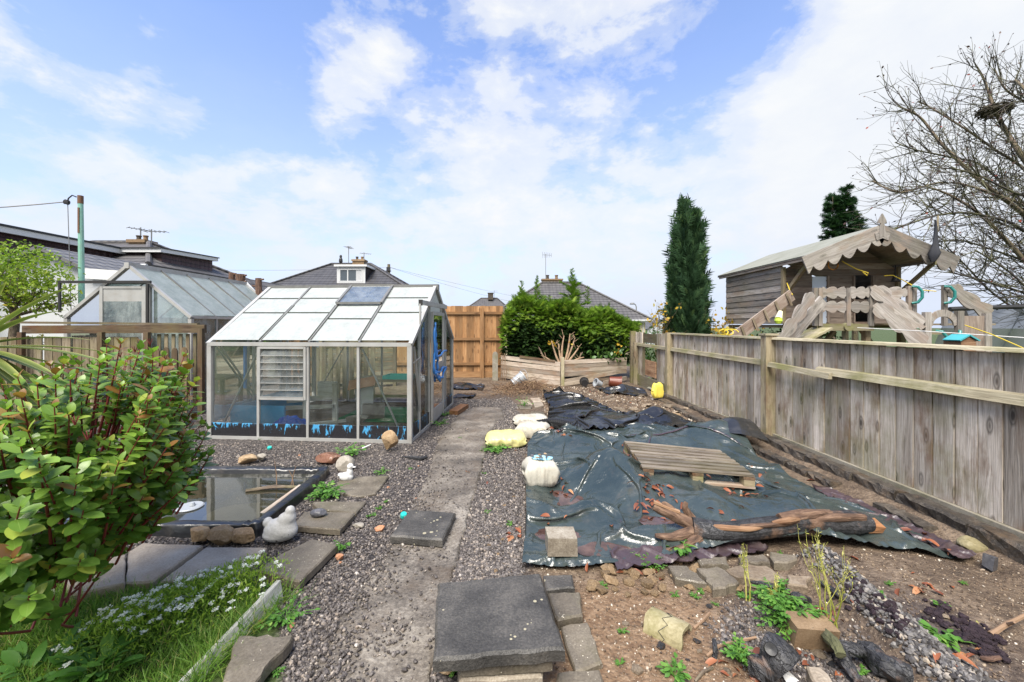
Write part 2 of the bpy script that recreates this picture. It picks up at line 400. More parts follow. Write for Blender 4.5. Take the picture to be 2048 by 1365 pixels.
M = {}
M['fence'] = wood('weathered_fence_wood', (.15, .122, .094), (.405, .352, .295), (.59, .53, .46), green=.42, stain=(.185, .115, .072), knots=.95)
M['fence_rail'] = wood('mossy_rail_wood', (.16, .135, .088), (.285, .25, .17), (.40, .36, .27), green=.75, knots=.4)
M['post'] = wood('mossy_post_wood', (.13, .11, .07), (.24, .20, .13), (.34, .29, .20), green=.8, stain=(.16, .10, .06), knots=.5)
M['new_wood'] = wood('orange_treated_wood', (.17, .080, .034), (.295, .160, .072), (.40, .245, .125), knots=.9, stain=(.26, .13, .05))
M['grey_wood'] = wood('silver_grey_cladding', (.105, .093, .083), (.235, .213, .195), (.365, .34, .315), green=.12, stain=(.25, .19, .15), knots=.6)
M['brown_wood'] = wood('brown_porch_wood', (.11, .085, .07), (.215, .17, .14), (.30, .25, .21), stain=(.16, .10, .07), knots=.5)
M['dark_wood'] = wood('dark_brown_picket_wood', (.045, .028, .018), (.10, .066, .042), (.17, .125, .085), stain=(.10, .045, .02), knots=.4, green=.2)
M['old_wood'] = wood('old_board_wood', (.07, .054, .037), (.165, .135, .095), (.27, .235, .175), green=.4, stain=(.13, .085, .05))
M['planter'] = wood('planter_board_wood', (.17, .13, .10), (.34, .28, .225), (.47, .41, .35), stain=(.26, .16, .10), green=.15, knots=.4)
M['pallet'] = wood('wet_pallet_wood', (.05, .040, .030), (.135, .110, .085), (.255, .225, .185), stain=(.05, .04, .03), rough=.6, green=.15)
M['white_wood'] = wood('flaking_white_paint', (.20, .20, .18), (.45, .45, .42), (.56, .56, .54), knots=.1, green=.45, stain=(.22, .20, .16), crack=.2)
M['log_bare'] = wood('bare_split_wood', (.13, .07, .036), (.26, .15, .085), (.37, .24, .145), stain=(.13, .06, .03))
M['plank'] = wood('wet_brown_plank', (.10, .045, .02), (.23, .11, .05), (.34, .19, .10), rough=.5)
def tree_bark(name, a, b, c, sc_=14, moss=0):
    m, t = newmat(name); gc = t.attr('gc'); n = t.noise(t.mapping(gc, (9, 40, 40)), 1, 6, .65, .6); n2 = t.noise(t.coord('Object'), sc_ * .3, 4, .6)
    cc = t.ramp(n, [(.3, a), (.5, b), (.7, c)])
    if moss: cc = t.mix(t.math('MULTIPLY', t.ramp(n2, [(.42, 0), (.6, 1)]), moss), cc, (.13, .14, .04))
    t.out(t.principled(cc, .8, t.bump(n, .9, .02))); return m
M['bark'] = tree_bark('brown_bark', (.05, .035, .025), (.13, .095, .07), (.24, .19, .14), moss=.35)
M['bark_dark'] = tree_bark('dark_twig_bark', (.022, .019, .022), (.050, .042, .042), (.10, .085, .075), moss=.5)
M['bark_pale'] = tree_bark('pale_cut_branch', (.11, .07, .045), (.27, .18, .11), (.42, .30, .20))
M['bark_red'] = tree_bark('red_brown_log_bark', (.03, .015, .010), (.11, .06, .04), (.22, .135, .09))
def charm(name='charred_wood'):
    m, t = newmat(name); gc = t.attr('gc')
    cr = t.voro(t.mapping(t.vmath('ADD', gc, t.vmath('SCALE', t.noise(gc, 25, 3, .6, 0, 1), .05)), (26, 60, 60)), 1, 'DISTANCE_TO_EDGE'); n = t.noise(t.coord('Object'), 20, 6, .65)
    c = t.mix(t.ramp(cr, [(0, 1), (.09, 0)]), t.ramp(n, [(.35, (.012, .012, .013)), (.7, (.055, .055, .060))]), (.004, .004, .004))
    c = t.mix(t.ramp(t.noise(t.coord('Object'), 5, 5, .6), [(.56, 0), (.66, .8)]), c, (.15, .085, .05))
    t.out(t.principled(c, .55, t.bump(t.math('ADD', t.math('MULTIPLY', t.math('MINIMUM', cr, .10), 3), n), .6, .012))); return m
M['char'] = charm()
M['slab_dark'] = mineral('wet_slate_grey_paving', [(.32, (.025, .024, .023)), (.5, (.060, .057, .053)), (.68, (.13, .12, .107))], 6, 110, (26, (.33, .30, .21), 1.7, .52), .50, .8, .015, wet=.22)
M['slab_mid'] = mineral('grey_brown_paving', [(.32, (.062, .052, .040)), (.5, (.135, .115, .088)), (.68, (.225, .197, .155))], 5, 110, (60, (.50, .46, .37), .9, .48), .55, .6, .01, wet=.28, moss=(.35, (.10, .095, .045)))
M['slab_pale'] = mineral('pale_worn_paving', [(.32, (.165, .132, .10)), (.5, (.31, .262, .205)), (.68, (.42, .365, .30))], 4, 110, (60, (.05, .045, .04), .35, .5), .65, .35, .008, wet=.12, moss=(.45, (.20, .125, .07)), spec=.2)
M['concrete'] = mineral('weathered_concrete_path', [(.36, (.050, .044, .038)), (.5, (.145, .126, .105)), (.64, (.29, .262, .222))], 3.2, 60, (34, (.045, .04, .037), 1.2, .46), .62, 1.0, .02, wet=.3, moss=(.8, (.095, .072, .052)))
M['block'] = mineral('concrete_block', [(.33, (.10, .08, .058)), (.5, (.21, .18, .14)), (.68, (.34, .31, .26))], 8, 130, (90, (.10, .09, .08), .6, .45), .8, .6, .006)
M['block_brown'] = mineral('brown_gritty_block', [(.3, (.10, .065, .038)), (.5, (.20, .135, .078)), (.72, (.30, .22, .14))], 8, 130, (80, (.06, .045, .03), .6, .45), .8, .7, .006)
M['kerb'] = mineral('dark_damp_edging_block', [(.33, (.016, .014, .012)), (.5, (.055, .047, .039)), (.66, (.13, .112, .092))], 9, 80, None, .6, 1.0, .02, wet=.2, moss=(.7, (.115, .078, .048)))
M['gravel_board'] = mineral('pale_concrete_gravel_board', [(.3, (.14, .125, .095)), (.5, (.25, .225, .175)), (.72, (.36, .33, .27))], 4, 80, None, .75, .4, .006, moss=(.6, (.12, .12, .045)))
M['conc_post'] = mineral('mossy_concrete_post', [(.3, (.14, .125, .10)), (.5, (.25, .23, .19)), (.72, (.38, .35, .30))], 5, 80, None, .8, .5, .008, moss=(.6, (.13, .13, .05)))
M['stone_buff'] = mineral('buff_sandstone', [(.3, (.12, .075, .038)), (.5, (.25, .17, .095)), (.72, (.40, .31, .20))], 7, 60, None, .7, .9, .02, tintk=.5)
M['stone_grey'] = mineral('grey_fieldstone', [(.3, (.15, .135, .11)), (.5, (.27, .245, .205)), (.72, (.42, .385, .33))], 7, 80, (60, (.10, .09, .07), .5, .5), .65, .6, .01, tintk=.4)
M['stone_red'] = mineral('wet_red_brown_stone', [(.3, (.075, .033, .022)), (.5, (.155, .075, .048)), (.72, (.25, .15, .10))], 6, 60, None, .45, .5, .01, wet=.25)
M['stone_slate'] = mineral('dark_slate_pebble', [(.3, (.035, .036, .040)), (.5, (.08, .08, .088)), (.72, (.20, .195, .20))], 9, 60, None, .42, .4, .008, wet=.2)
M['rubble'] = mineral('rubble_stone', [(.3, (.095, .068, .045)), (.5, (.20, .155, .11)), (.72, (.33, .28, .215))], 7, 80, None, .7, .8, .015, tintk=.8)
M['brick'] = mineral('orange_brick', [(.3, (.20, .085, .045)), (.5, (.36, .175, .095)), (.72, (.48, .28, .18))], 8, 90, None, .8, .6, .006)
M['tilepipe'] = mineral('mossy_clay_pipe', [(.32, (.10, .085, .042)), (.5, (.215, .185, .10)), (.68, (.32, .285, .18))], 6, 70, None, .6, .5, .005, moss=(.5, (.16, .15, .05)))
M['white_stone'] = mineral('chipped_white_painted_stone', [(.25, (.36, .35, .33)), (.5, (.50, .49, .47)), (.75, (.58, .57, .56))], 7, 60, (24, (.05, .045, .04), 1.7, .43), .6, .7, .012, moss=(.25, (.40, .39, .34)))
M['white_plaster'] = plain('white_plaster', (.56, .56, .55), .55, 0, .08, 20, .2)
M['render_white'] = plain('white_rendered_wall', (.46, .48, .50), .85, 0, .07, 3, .1, .2, dirt=(.3, (.50, .50, .48)))
M['render_cream'] = plain('cream_rendered_wall', (.66, .58, .40), .85, 0, .07, 3, .1, .2)
M['upvc'] = plain('white_upvc', (.52, .53, .54), .35, 0, .03, 4)
M['fascia'] = plain('white_fascia_board', (.62, .63, .63), .4, 0, .06, 3, dirt=(.3, (.55, .55, .55)))
M['soffit'] = plain('brown_soffit', (.16, .12, .10), .7, 0, .2, 6)
M['felt'] = plain('mossy_green_grey_roofing_felt', (.23, .235, .205), .9, 0, .2, 7, .3, .15, dirt=(.6, (.14, .145, .11)))
M['felt_black'] = plain('black_roof_felt', (.035, .037, .04), .8, 0, .3, 6)
M['alu'] = plain('dull_aluminium', (.40, .40, .39), .5, .35, .25, 14, .05, dirt=(.55, (.24, .22, .19)))
M['alu_dark'] = plain('dark_weathered_aluminium', (.17, .17, .165), .5, .4, .25, 14, .05)
M['rail_black'] = plain('black_painted_metal', (.028, .027, .027), .5, .2, .3, 14)
M['green_paint'] = plain('mint_green_painted_metal', (.20, .40, .33), .45, 0, .12, 6, .05, dirt=(.6, (.17, .22, .15)))
M['rust'] = plain('rusty_metal', (.13, .065, .035), .8, 0, .4, 20, .2)
M['black_iron'] = plain('black_iron', (.025, .025, .028), .5, .3, .2)
M['teal'] = plain('teal_plastic', (.02, .17, .155), .35, 0, .08)
M['teal_roof'] = plain('teal_painted_roof', (.05, .30, .33), .5, 0, .15)
M['rope_y'] = plain('yellow_rope', (.62, .46, .04), .7, 0, .15, 40)
M['rope_o'] = plain('orange_rope', (.55, .22, .03), .7, 0, .15, 40)
M['rope_w'] = plain('white_line', (.62, .62, .60), .6, 0, .1)
M['cable'] = plain('grey_cable', (.16, .16, .17), .6, 0, .1)
M['blue_cloth'] = plain('bright_blue_sheet', (.012, .085, .46), .45, 0, .12, 10, .2)
M['blue_rope'] = plain('blue_polythene_strip', (.035, .18, .50), .4, 0, .15, 30)
M['blue_paint'] = plain('light_blue_board', (.035, .26, .48), .5, 0, .15, 8)
M['green_carpet'] = plain('green_carpet', (.025, .17, .065), .95, 0, .25, 40, .2, .1)
M['bucket'] = plain('grey_plastic', (.30, .32, .34), .4, 0, .08, 10, dirt=(.3, (.16, .15, .14)))
M['pot_red'] = plain('red_brown_plastic_pot', (.13, .033, .016), .4, 0, .15, 10)
M['pot_black'] = plain('black_plastic_pot', (.018, .018, .019), .4, 0, .15, 10)
M['rubber'] = plain('black_rubber', (.014, .014, .015), .5, 0, .3, 30, .2)
M['sack_yellow'] = plain('pale_yellow_plastic_sack', (.52, .48, .20), .38, 0, .06, 9, .35, dirt=(.35, (.48, .46, .36)))
M['sack_white'] = plain('dirty_white_plastic_sack', (.44, .42, .36), .42, 0, .12, 9, .6, dirt=(.75, (.27, .21, .13)))
M['yellow_bag'] = plain('bright_yellow_bag', (.74, .60, .10), .4, 0, .1, 9, .3)
M['lime'] = plain('lime_plastic', (.45, .58, .06), .4, 0, .1)
M['cream_cup'] = plain('cream_plastic', (.70, .64, .42), .4, 0, .08)
M['turq'] = plain('turquoise_plastic', (.02, .38, .34), .35, 0, .1)
M['flag'] = plain('black_cloth', (.020, .022, .030), .8, 0, .25, 20)
M['soil'] = mineral('dark_purple_soil', [(.3, (.010, .006, .008)), (.5, (.024, .015, .020)), (.72, (.055, .038, .045))], 18, 140, None, .85, 1.0, .02)
M['dead_leaf'] = leafmat('dead_red_brown_leaf', (.10, .030, .018), (.26, .085, .035), (.40, .20, .09), .1, .5)
M['soil_brown'] = mineral('brown_crumbly_soil', [(.3, (.05, .033, .022)), (.5, (.115, .08, .052)), (.72, (.20, .15, .10))], 14, 120, None, .9, 1.0, .02)
M['twig'] = plain('dry_twig', (.22, .14, .085), .8, 0, .3, 30)
M['straw'] = leafmat('dry_brown_vine', (.09, .05, .028), (.22, .135, .075), (.34, .24, .14), .1, .8)
M['nest'] = plain('nest_twigs', (.07, .06, .04), .9, 0, .4, 30)
M['black_tape'] = plain('black_bitumen', (.016, .016, .017), .5, 0, .4, 20, .2)

M['root'] = tree_bark('dark_root_wood', (.035, .02, .013), (.11, .062, .038), (.22, .14, .09))
def roof_tile(name, a, b, row=.33, colw=.30, ridge=True, curtain=(0, 0, 0)):
    "interlocking tiles: rows and ribs from gc (x along the eave, y up the slope)"
    m, t = newmat(name); x, y, z = t.sep(t.attr('gc'))[:3]
    fy = t.math('FRACT', t.math('DIVIDE', y, row)); fx = t.math('FRACT', t.math('DIVIDE', x, colw))
    wave = t.math('SINE', t.math('MULTIPLY', fx, 2 * math.pi))
    n = t.noise(t.coord('Object'), 1.4, 6, .65); cell = t.node('ShaderNodeTexWhiteNoise', noise_dimensions='2D')
    t.put(cell.inputs['Vector'], t.comb(t.math('FLOOR', t.math('DIVIDE', x, colw)), t.math('FLOOR', t.math('DIVIDE', y, row)), 0))
    c = t.mix(t.math('ADD', t.math('MULTIPLY', n, .6), t.math('MULTIPLY', cell.outputs[0], .4)), a, b)
    gap = t.ramp(fy, [(0, 1), (.14, .9), (.26, 0)]); c = t.mix(t.math('MULTIPLY', gap, .85), c, (.008, .008, .009))
    h = t.math('ADD', t.math('MULTIPLY', wave, .3), t.math('MULTIPLY', t.math('SUBTRACT', 1, fy), .8))
    t.out(t.principled(c, .62, t.bump(h, .9, .06), **{'Specular IOR Level': .35})); return m
M['tile_grey'] = roof_tile('dark_grey_roof_tile', (.060, .058, .060), (.125, .120, .120))
M['tile_dark'] = roof_tile('charcoal_roof_tile', (.040, .040, .044), (.085, .083, .088))
M['tile_brown'] = roof_tile('brown_hung_tile', (.045, .024, .026), (.085, .050, .052), .16, .24)
M['tile_pale'] = roof_tile('weathered_grey_roof_tile', (.075, .075, .08), (.14, .14, .145), .30, .30)
M['house_glass'] = plain('dark_window_glass', (.06, .075, .09), .06, 0, .2, 2, spec=.8)
M['curtain'] = plain('pale_curtain', (.42, .43, .45), .8, 0, .2, 8)
M['pane'] = glass('greenhouse_pane')
M['louvre'] = glass('frosted_louvre_glass', (.85, .87, .87), .30, (.30, .32, .32), refl=.6)
M['pane_dirty'] = glass('grimy_greenhouse_pane', (.75, .84, .82), .62, (.42, .47, .46))
M['vent_glass'] = glass('vent_glass', (.80, .86, .85), .55, (.33, .35, .35), rough=.12, refl=.35)
def shade_roof(name, c0, c1, alpha):
    "glass painted with white shading wash: thin at the lower lap, streaky"
    m, t = newmat(name); p = t.coord('Object'); n = t.noise(p, 5, 7, .65); n2 = t.noise(t.mapping(p, (30, 30, 3)), 1, 4, .6)
    c = t.mix(t.ramp(t.math('ADD', t.math('MULTIPLY', n, .6), t.math('MULTIPLY', n2, .4)), [(.35, 0), (.65, 1)]), c0, c1)
    pr = t.principled(c, .22, None, **{'Specular IOR Level': .5}); tl = t.node('ShaderNodeBsdfTranslucent'); t.put(tl.inputs[0], c)
    a = t.node('ShaderNodeMixShader'); a.inputs[0].default_value = .48; t.l.new(pr, a.inputs[1]); t.l.new(tl.outputs[0], a.inputs[2])
    tr = t.node('ShaderNodeBsdfTransparent'); b = t.node('ShaderNodeMixShader')
    t.put(b.inputs[0], t.math('ADD', t.math('MULTIPLY', n, .12), alpha - .06)); t.l.new(tr.outputs[0], b.inputs[1]); t.l.new(a.outputs[0], b.inputs[2]); t.out(b.outputs[0]); return m
M['shade'] = shade_roof('whitewashed_glass', (.50, .535, .525), (.66, .69, .685), .95)
M['shade2'] = shade_roof('algae_hazed_glass', (.36, .42, .41), (.52, .57, .57), .72)
def gasket(name):
    m, t = newmat(name); n = t.noise(t.coord('Object'), 40, 5, .7)
    t.out(t.principled(t.ramp(n, [(.40, (.006, .009, .006)), (.62, (.03, .038, .022)), (.78, (.10, .11, .08))]), .8)); return m
M['algae'] = gasket('black_green_algae_line')
def base_panel():
    "black bitumen paint flaking off a light blue board"
    m, t = newmat('flaking_black_on_blue'); p = t.coord('Object'); ti = t.attr('tint', 'Fac')
    n = t.noise(t.mapping(p, (13, 13, 4.5)), 1, 8, .72, .9); z = t.sep(p)[2]
    k = t.math('ADD', n, t.math('MULTIPLY', t.math('SUBTRACT', t.math('DIVIDE', z, .27), .55), t.math('MULTIPLY', t.math('SUBTRACT', ti, .1), .55)))
    k = t.ramp(k, [(.562, 0), (.575, 1)])
    c = t.mix(k, t.ramp(t.noise(p, 60, 4, .6), [(.3, (.004, .004, .006)), (.7, (.018, .018, .022))]), (.055, .28, .52))
    t.out(t.principled(c, .5, t.bump(n, .3, .006))); return m
M['base_panel'] = base_panel()

def sheet(name, c0, c1, rough=.22, bumpk=.25, scale=14, under=None):
    "wet woven plastic sheeting"
    m, t = newmat(name); p = t.coord('Object'); n = t.noise(p, scale, 6, .65, .8); n2 = t.noise(p, 2.2, 5, .6); n3 = t.noise(t.mapping(p, (9, 30, 9), (0, 0, 0), (0, 0, .7)), 1, 4, .6, .6)
    c = t.mix(t.ramp(n2, [(.35, 0), (.65, 1)]), c0, c1)
    c = t.mix(t.ramp(t.noise(p, 5, 6, .7), [(.55, 0), (.75, .35)]), c, (.12, .10, .08))
    if under:
        ge = t.node('ShaderNodeNewGeometry'); c = t.mix(ge.outputs['Backfacing'], c, under)
    r = t.math('ADD', t.math('MULTIPLY', n2, .25), rough - .08)
    dp = t.vmath('ADD', p, t.vmath('SCALE', t.noise(p, 5, 3, .6, 0, 1), .22)); cr = t.voro(dp, 4.2); cr2 = t.voro(t.mapping(dp, (1, 2.2, 1), (3, 1, 0), (0, 0, .6)), 8)
    h = t.math('ADD', t.math('MULTIPLY', n, .35), t.math('ADD', t.math('MULTIPLY', cr, 1.3), t.math('MULTIPLY', cr2, .25)))
    t.out(t.principled(c, r, t.bump(h, bumpk, .045), **{'Specular IOR Level': .85})); return m
M['tarp'] = sheet('dark_green_tarpaulin', (.021, .031, .030), (.043, .056, .053), .19, .34, 11, (.045, .03, .04))
M['liner'] = sheet('black_polythene', (.010, .010, .010), (.022, .022, .022), .18, .14, 9)
M['pond_liner'] = sheet('black_pond_liner', (.006, .006, .007), (.013, .014, .016), .26, .22, 12)
M['membrane'] = sheet('purple_brown_membrane', (.030, .018, .022), (.062, .038, .042), .42, .2, 12)

def water_mat():
    m, t = newmat('murky_pond_water'); p = t.coord('Object')
    nb = t.bump(t.noise(p, 2.4, 3, .5), .025, .05)
    fr = t.node('ShaderNodeFresnel'); fr.inputs[0].default_value = 1.45; t.put(fr.inputs[1], nb)
    gl = t.node('ShaderNodeBsdfGlossy'); gl.inputs['Roughness'].default_value = .015; t.put(gl.inputs[1] if False else gl.inputs['Normal'], nb)
    di = t.node('ShaderNodeBsdfDiffuse'); t.put(di.inputs[0], t.ramp(t.noise(p, 3, 4, .6), [(.35, (.020, .023, .014)), (.65, (.045, .044, .026))]))
    tr = t.node('ShaderNodeBsdfTransparent'); t.put(tr.inputs[0], (.62, .60, .45))
    a = t.node('ShaderNodeMixShader'); a.inputs[0].default_value = .42; t.l.new(di.outputs[0], a.inputs[1]); t.l.new(tr.outputs[0], a.inputs[2])
    b = t.node('ShaderNodeMixShader'); t.put(b.inputs[0], t.math('MULTIPLY', fr.outputs[0], 2.1, clamp=True)); t.l.new(a.outputs[0], b.inputs[1]); t.l.new(gl.outputs[0], b.inputs[2]); t.out(b.outputs[0]); return m
M['water'] = water_mat()
def puddle_mat():
    m, t = newmat('tea_coloured_rainwater'); p = t.coord('Object')
    fr = t.node('ShaderNodeFresnel'); fr.inputs[0].default_value = 1.4
    gl = t.node('ShaderNodeBsdfGlossy'); gl.inputs['Roughness'].default_value = .01
    di = t.node('ShaderNodeBsdfDiffuse'); t.put(di.inputs[0], t.ramp(t.noise(p, 9, 5, .65), [(.35, (.055, .028, .026)), (.65, (.17, .10, .085))]))
    tr = t.node('ShaderNodeBsdfTransparent'); t.put(tr.inputs[0], (.8, .62, .52))
    a = t.node('ShaderNodeMixShader'); a.inputs[0].default_value = .35; t.l.new(di.outputs[0], a.inputs[1]); t.l.new(tr.outputs[0], a.inputs[2])
    b = t.node('ShaderNodeMixShader'); t.put(b.inputs[0], t.math('MULTIPLY', fr.outputs[0], 1.3, clamp=True)); t.l.new(a.outputs[0], b.inputs[1]); t.l.new(gl.outputs[0], b.inputs[2]); t.out(b.outputs[0]); return m
M['puddle'] = puddle_mat()
def net_mat():
    m, t = newmat('grey_mesh_netting'); pr = t.principled((.085, .095, .115), .7, None); tr = t.node('ShaderNodeBsdfTransparent')
    a = t.node('ShaderNodeMixShader'); a.inputs[0].default_value = .25; t.l.new(pr, a.inputs[1]); t.l.new(tr.outputs[0], a.inputs[2]); t.out(a.outputs[0]); return m
M['net'] = net_mat()
def perspex():
    m, t = newmat('milky_blue_plastic_pane'); t.out(t.principled((.52, .60, .72), .2, None, **{'Specular IOR Level': .5})); return m
M['milky'] = perspex()

# leaves
M['shrub_leaf'] = leafmat('glossy_shrub_leaf', (.05, .125, .020), (.215, .35, .052), (.42, .42, .08), .38, .34, .30, True)
M['young_leaf'] = leafmat('bronze_red_young_leaf', (.14, .06, .02), (.27, .14, .04), (.38, .30, .06), .35, .35, .3)
M['shrub_stem'] = plain('red_stem', (.16, .022, .022), .5, 0, .25, 30)
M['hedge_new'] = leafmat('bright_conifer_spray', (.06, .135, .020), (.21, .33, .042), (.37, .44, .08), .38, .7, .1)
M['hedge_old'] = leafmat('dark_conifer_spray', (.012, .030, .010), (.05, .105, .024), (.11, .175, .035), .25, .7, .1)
M['cypress'] = leafmat('dark_cypress_tuft', (.012, .036, .018), (.060, .125, .055), (.15, .24, .09), .25, .75, .1)
M['fir'] = leafmat('fir_needle', (.014, .04, .018), (.05, .115, .05), (.10, .18, .07), .15, .75, .1)
M['tree_leaf'] = leafmat('autumn_green_leaf', (.12, .21, .02), (.34, .42, .06), (.55, .42, .06), .4, .5, .2)
M['yellow_leaf'] = leafmat('yellow_autumn_leaf', (.30, .16, .015), (.52, .34, .03), (.55, .45, .08), .4, .5, .2)
M['cordyline'] = leafmat('variegated_strap_leaf', (.09, .13, .03), (.24, .27, .08), (.45, .42, .17), .25, .45, .25)
M['weed'] = leafmat('soft_weed_leaf', (.05, .14, .022), (.12, .28, .045), (.24, .38, .08), .35, .5, .2)
M['grass'] = leafmat('grass_blade', (.075, .165, .025), (.20, .35, .055), (.46, .42, .15), .35, .5, .2)
M['alyssum'] = leafmat('alyssum_leaf', (.13, .25, .025), (.30, .44, .05), (.42, .50, .08), .35, .5, .2)
M['petal'] = leafmat('white_petal', (.70, .72, .70), (.85, .85, .84), None, .3, .5, .2)
M['ivy'] = leafmat('ivy_leaf', (.03, .08, .015), (.08, .17, .03), (.16, .25, .06), .25, .4, .3)
M['stalk'] = leafmat('yellow_green_stalk', (.28, .30, .05), (.42, .40, .10), (.50, .48, .18), .15, .6, .2)
M['few_leaf'] = leafmat('last_dark_leaf', (.035, .02, .018), (.08, .035, .028), (.30, .035, .02), .1, .6)

def gravel_mat(name, stops, tintk=.9, rough=.55):
    m, t = newmat(name); ti = t.attr('tint', 'Fac'); c = t.ramp(ti, stops)
    n = t.noise(t.coord('Object'), 90, 3, .6); v = t.math('ADD', t.math('MULTIPLY', n, .7), .65); c = t.mix(1.0, c, t.comb(v, v, v), 'MULTIPLY')
    t.out(t.principled(c, rough, None, **{'Specular IOR Level': .4})); return m
M['gravel'] = gravel_mat('damp_grey_gravel', [(0, (.040, .033, .030)), (.5, (.088, .077, .072)), (.8, (.15, .132, .122)), (.93, (.22, .182, .15)), (.985, (.29, .25, .21)), (1, (.46, .42, .38))])
M['gravel_pale'] = gravel_mat('pale_blue_grey_chippings', [(0, (.032, .028, .027)), (.5, (.095, .089, .086)), (.85, (.175, .165, .158)), (1, (.32, .27, .21))])
M['grit'] = gravel_mat('mixed_soil_grit', [(0, (.05, .034, .024)), (.5, (.13, .09, .06)), (.85, (.25, .19, .13)), (1, (.55, .50, .42))], rough=.7)
# ------------------------------------------------------------------ ground
POND = (-3.20, -1.73, 2.75, 3.70)      # x0 x1 y0 y1, inside of the rim
def pond_depth(x, y):
    return sstep(0, .10, np.minimum(np.minimum(x - POND[0], POND[1] - x), np.minimum(y - POND[2], POND[3] - y)))
MOUND_A, MOUND_B = (1.80, 2.28), (1.72, 1.40)   # the gravel ridge at the front right
def seg_d(x, y, a, b):
    ax, ay = a; bx, by = b; dx, dy = bx - ax, by - ay
    t = np.clip(((x - ax) * dx + (y - ay) * dy) / (dx * dx + dy * dy), 0, 1)
    return np.hypot(x - ax - t * dx, y - ay - t * dy), t
def ground_h(x, y):
    x = np.asarray(x, float); y = np.asarray(y, float)
    n = (vnoise(x, y, 3, 4, 1.3) - .5)
    near = sstep(14, 8, np.hypot(x, y - 3))
    h = n * .05 * near
    h += .10 * sstep(2.7, 3.1, x) * sstep(9, 6, y) * near                    # bank along the right fence
    h -= pond_depth(x, y) * .28
    h += .02 * gauss(x, y, 2.3, 1.9, .6)
    d, t = seg_d(x, y, MOUND_A, MOUND_B)
    h += .13 * np.exp(-(d / .10) ** 2) * (1 - .35 * t)                       # gravel ridge
    h += .10 * gauss(x, y, .75, 8.3, .9, .5) * (vnoise(x, y, 9, 3, 3) + .3)  # heap by the planter
    h += .06 * gauss(x, y, 1.9, 7.2, .7, .7)
    flat = np.exp(-((x + .55) / .45) ** 2) * sstep(8, 6, y); h = h * (1 - flat)  # path bed
    gh = sstep(0, .2, np.minimum(np.minimum(x + 3.9, -.85 - x), np.minimum(y - 4.7, 7.3 - y))); h = h * (1 - gh)
    h += -1.1 * sstep(13, 26, np.hypot(x, y))                                # the land falls away beyond the garden
    return h + .012 * (vnoise(x, y, 21, 3, 12) - .5) * near

def zones(x, y):
    "material weights: 0 soil, 1 gravel, 2 sand, 3 lawn, 4 dark burnt soil"
    n = vnoise(x, y, 31, 4, 2.2) - .5
    grav = sstep(.15, -.05, x + n * .25 - .12) * sstep(8.2, 7.2, y + n) * sstep(-6, -5.4, x)
    sand = sstep(.62, .40, np.hypot((x - .62) / 1.05, y - 1.72) + n * .28)
    lawn = sstep(-.05, .05, (-1.16 - x) * .75 + (1.95 - y) * .6 + n * .15) * sstep(2.3, 2.15, y + n * .2) + sstep(-9, -13, x) + sstep(14, 18, y) + sstep(5, 8, x)
    burnt = sstep(.6, .2, np.hypot((x - 1.25) / .75, (y - 1.75) / .6) + n * .5) + .8 * gauss(x, y, 1.95, 1.85, .22, .35)
    return np.clip(grav, 0, 1), np.clip(sand, 0, 1), np.clip(lawn, 0, 1), np.clip(burnt, 0, 1)

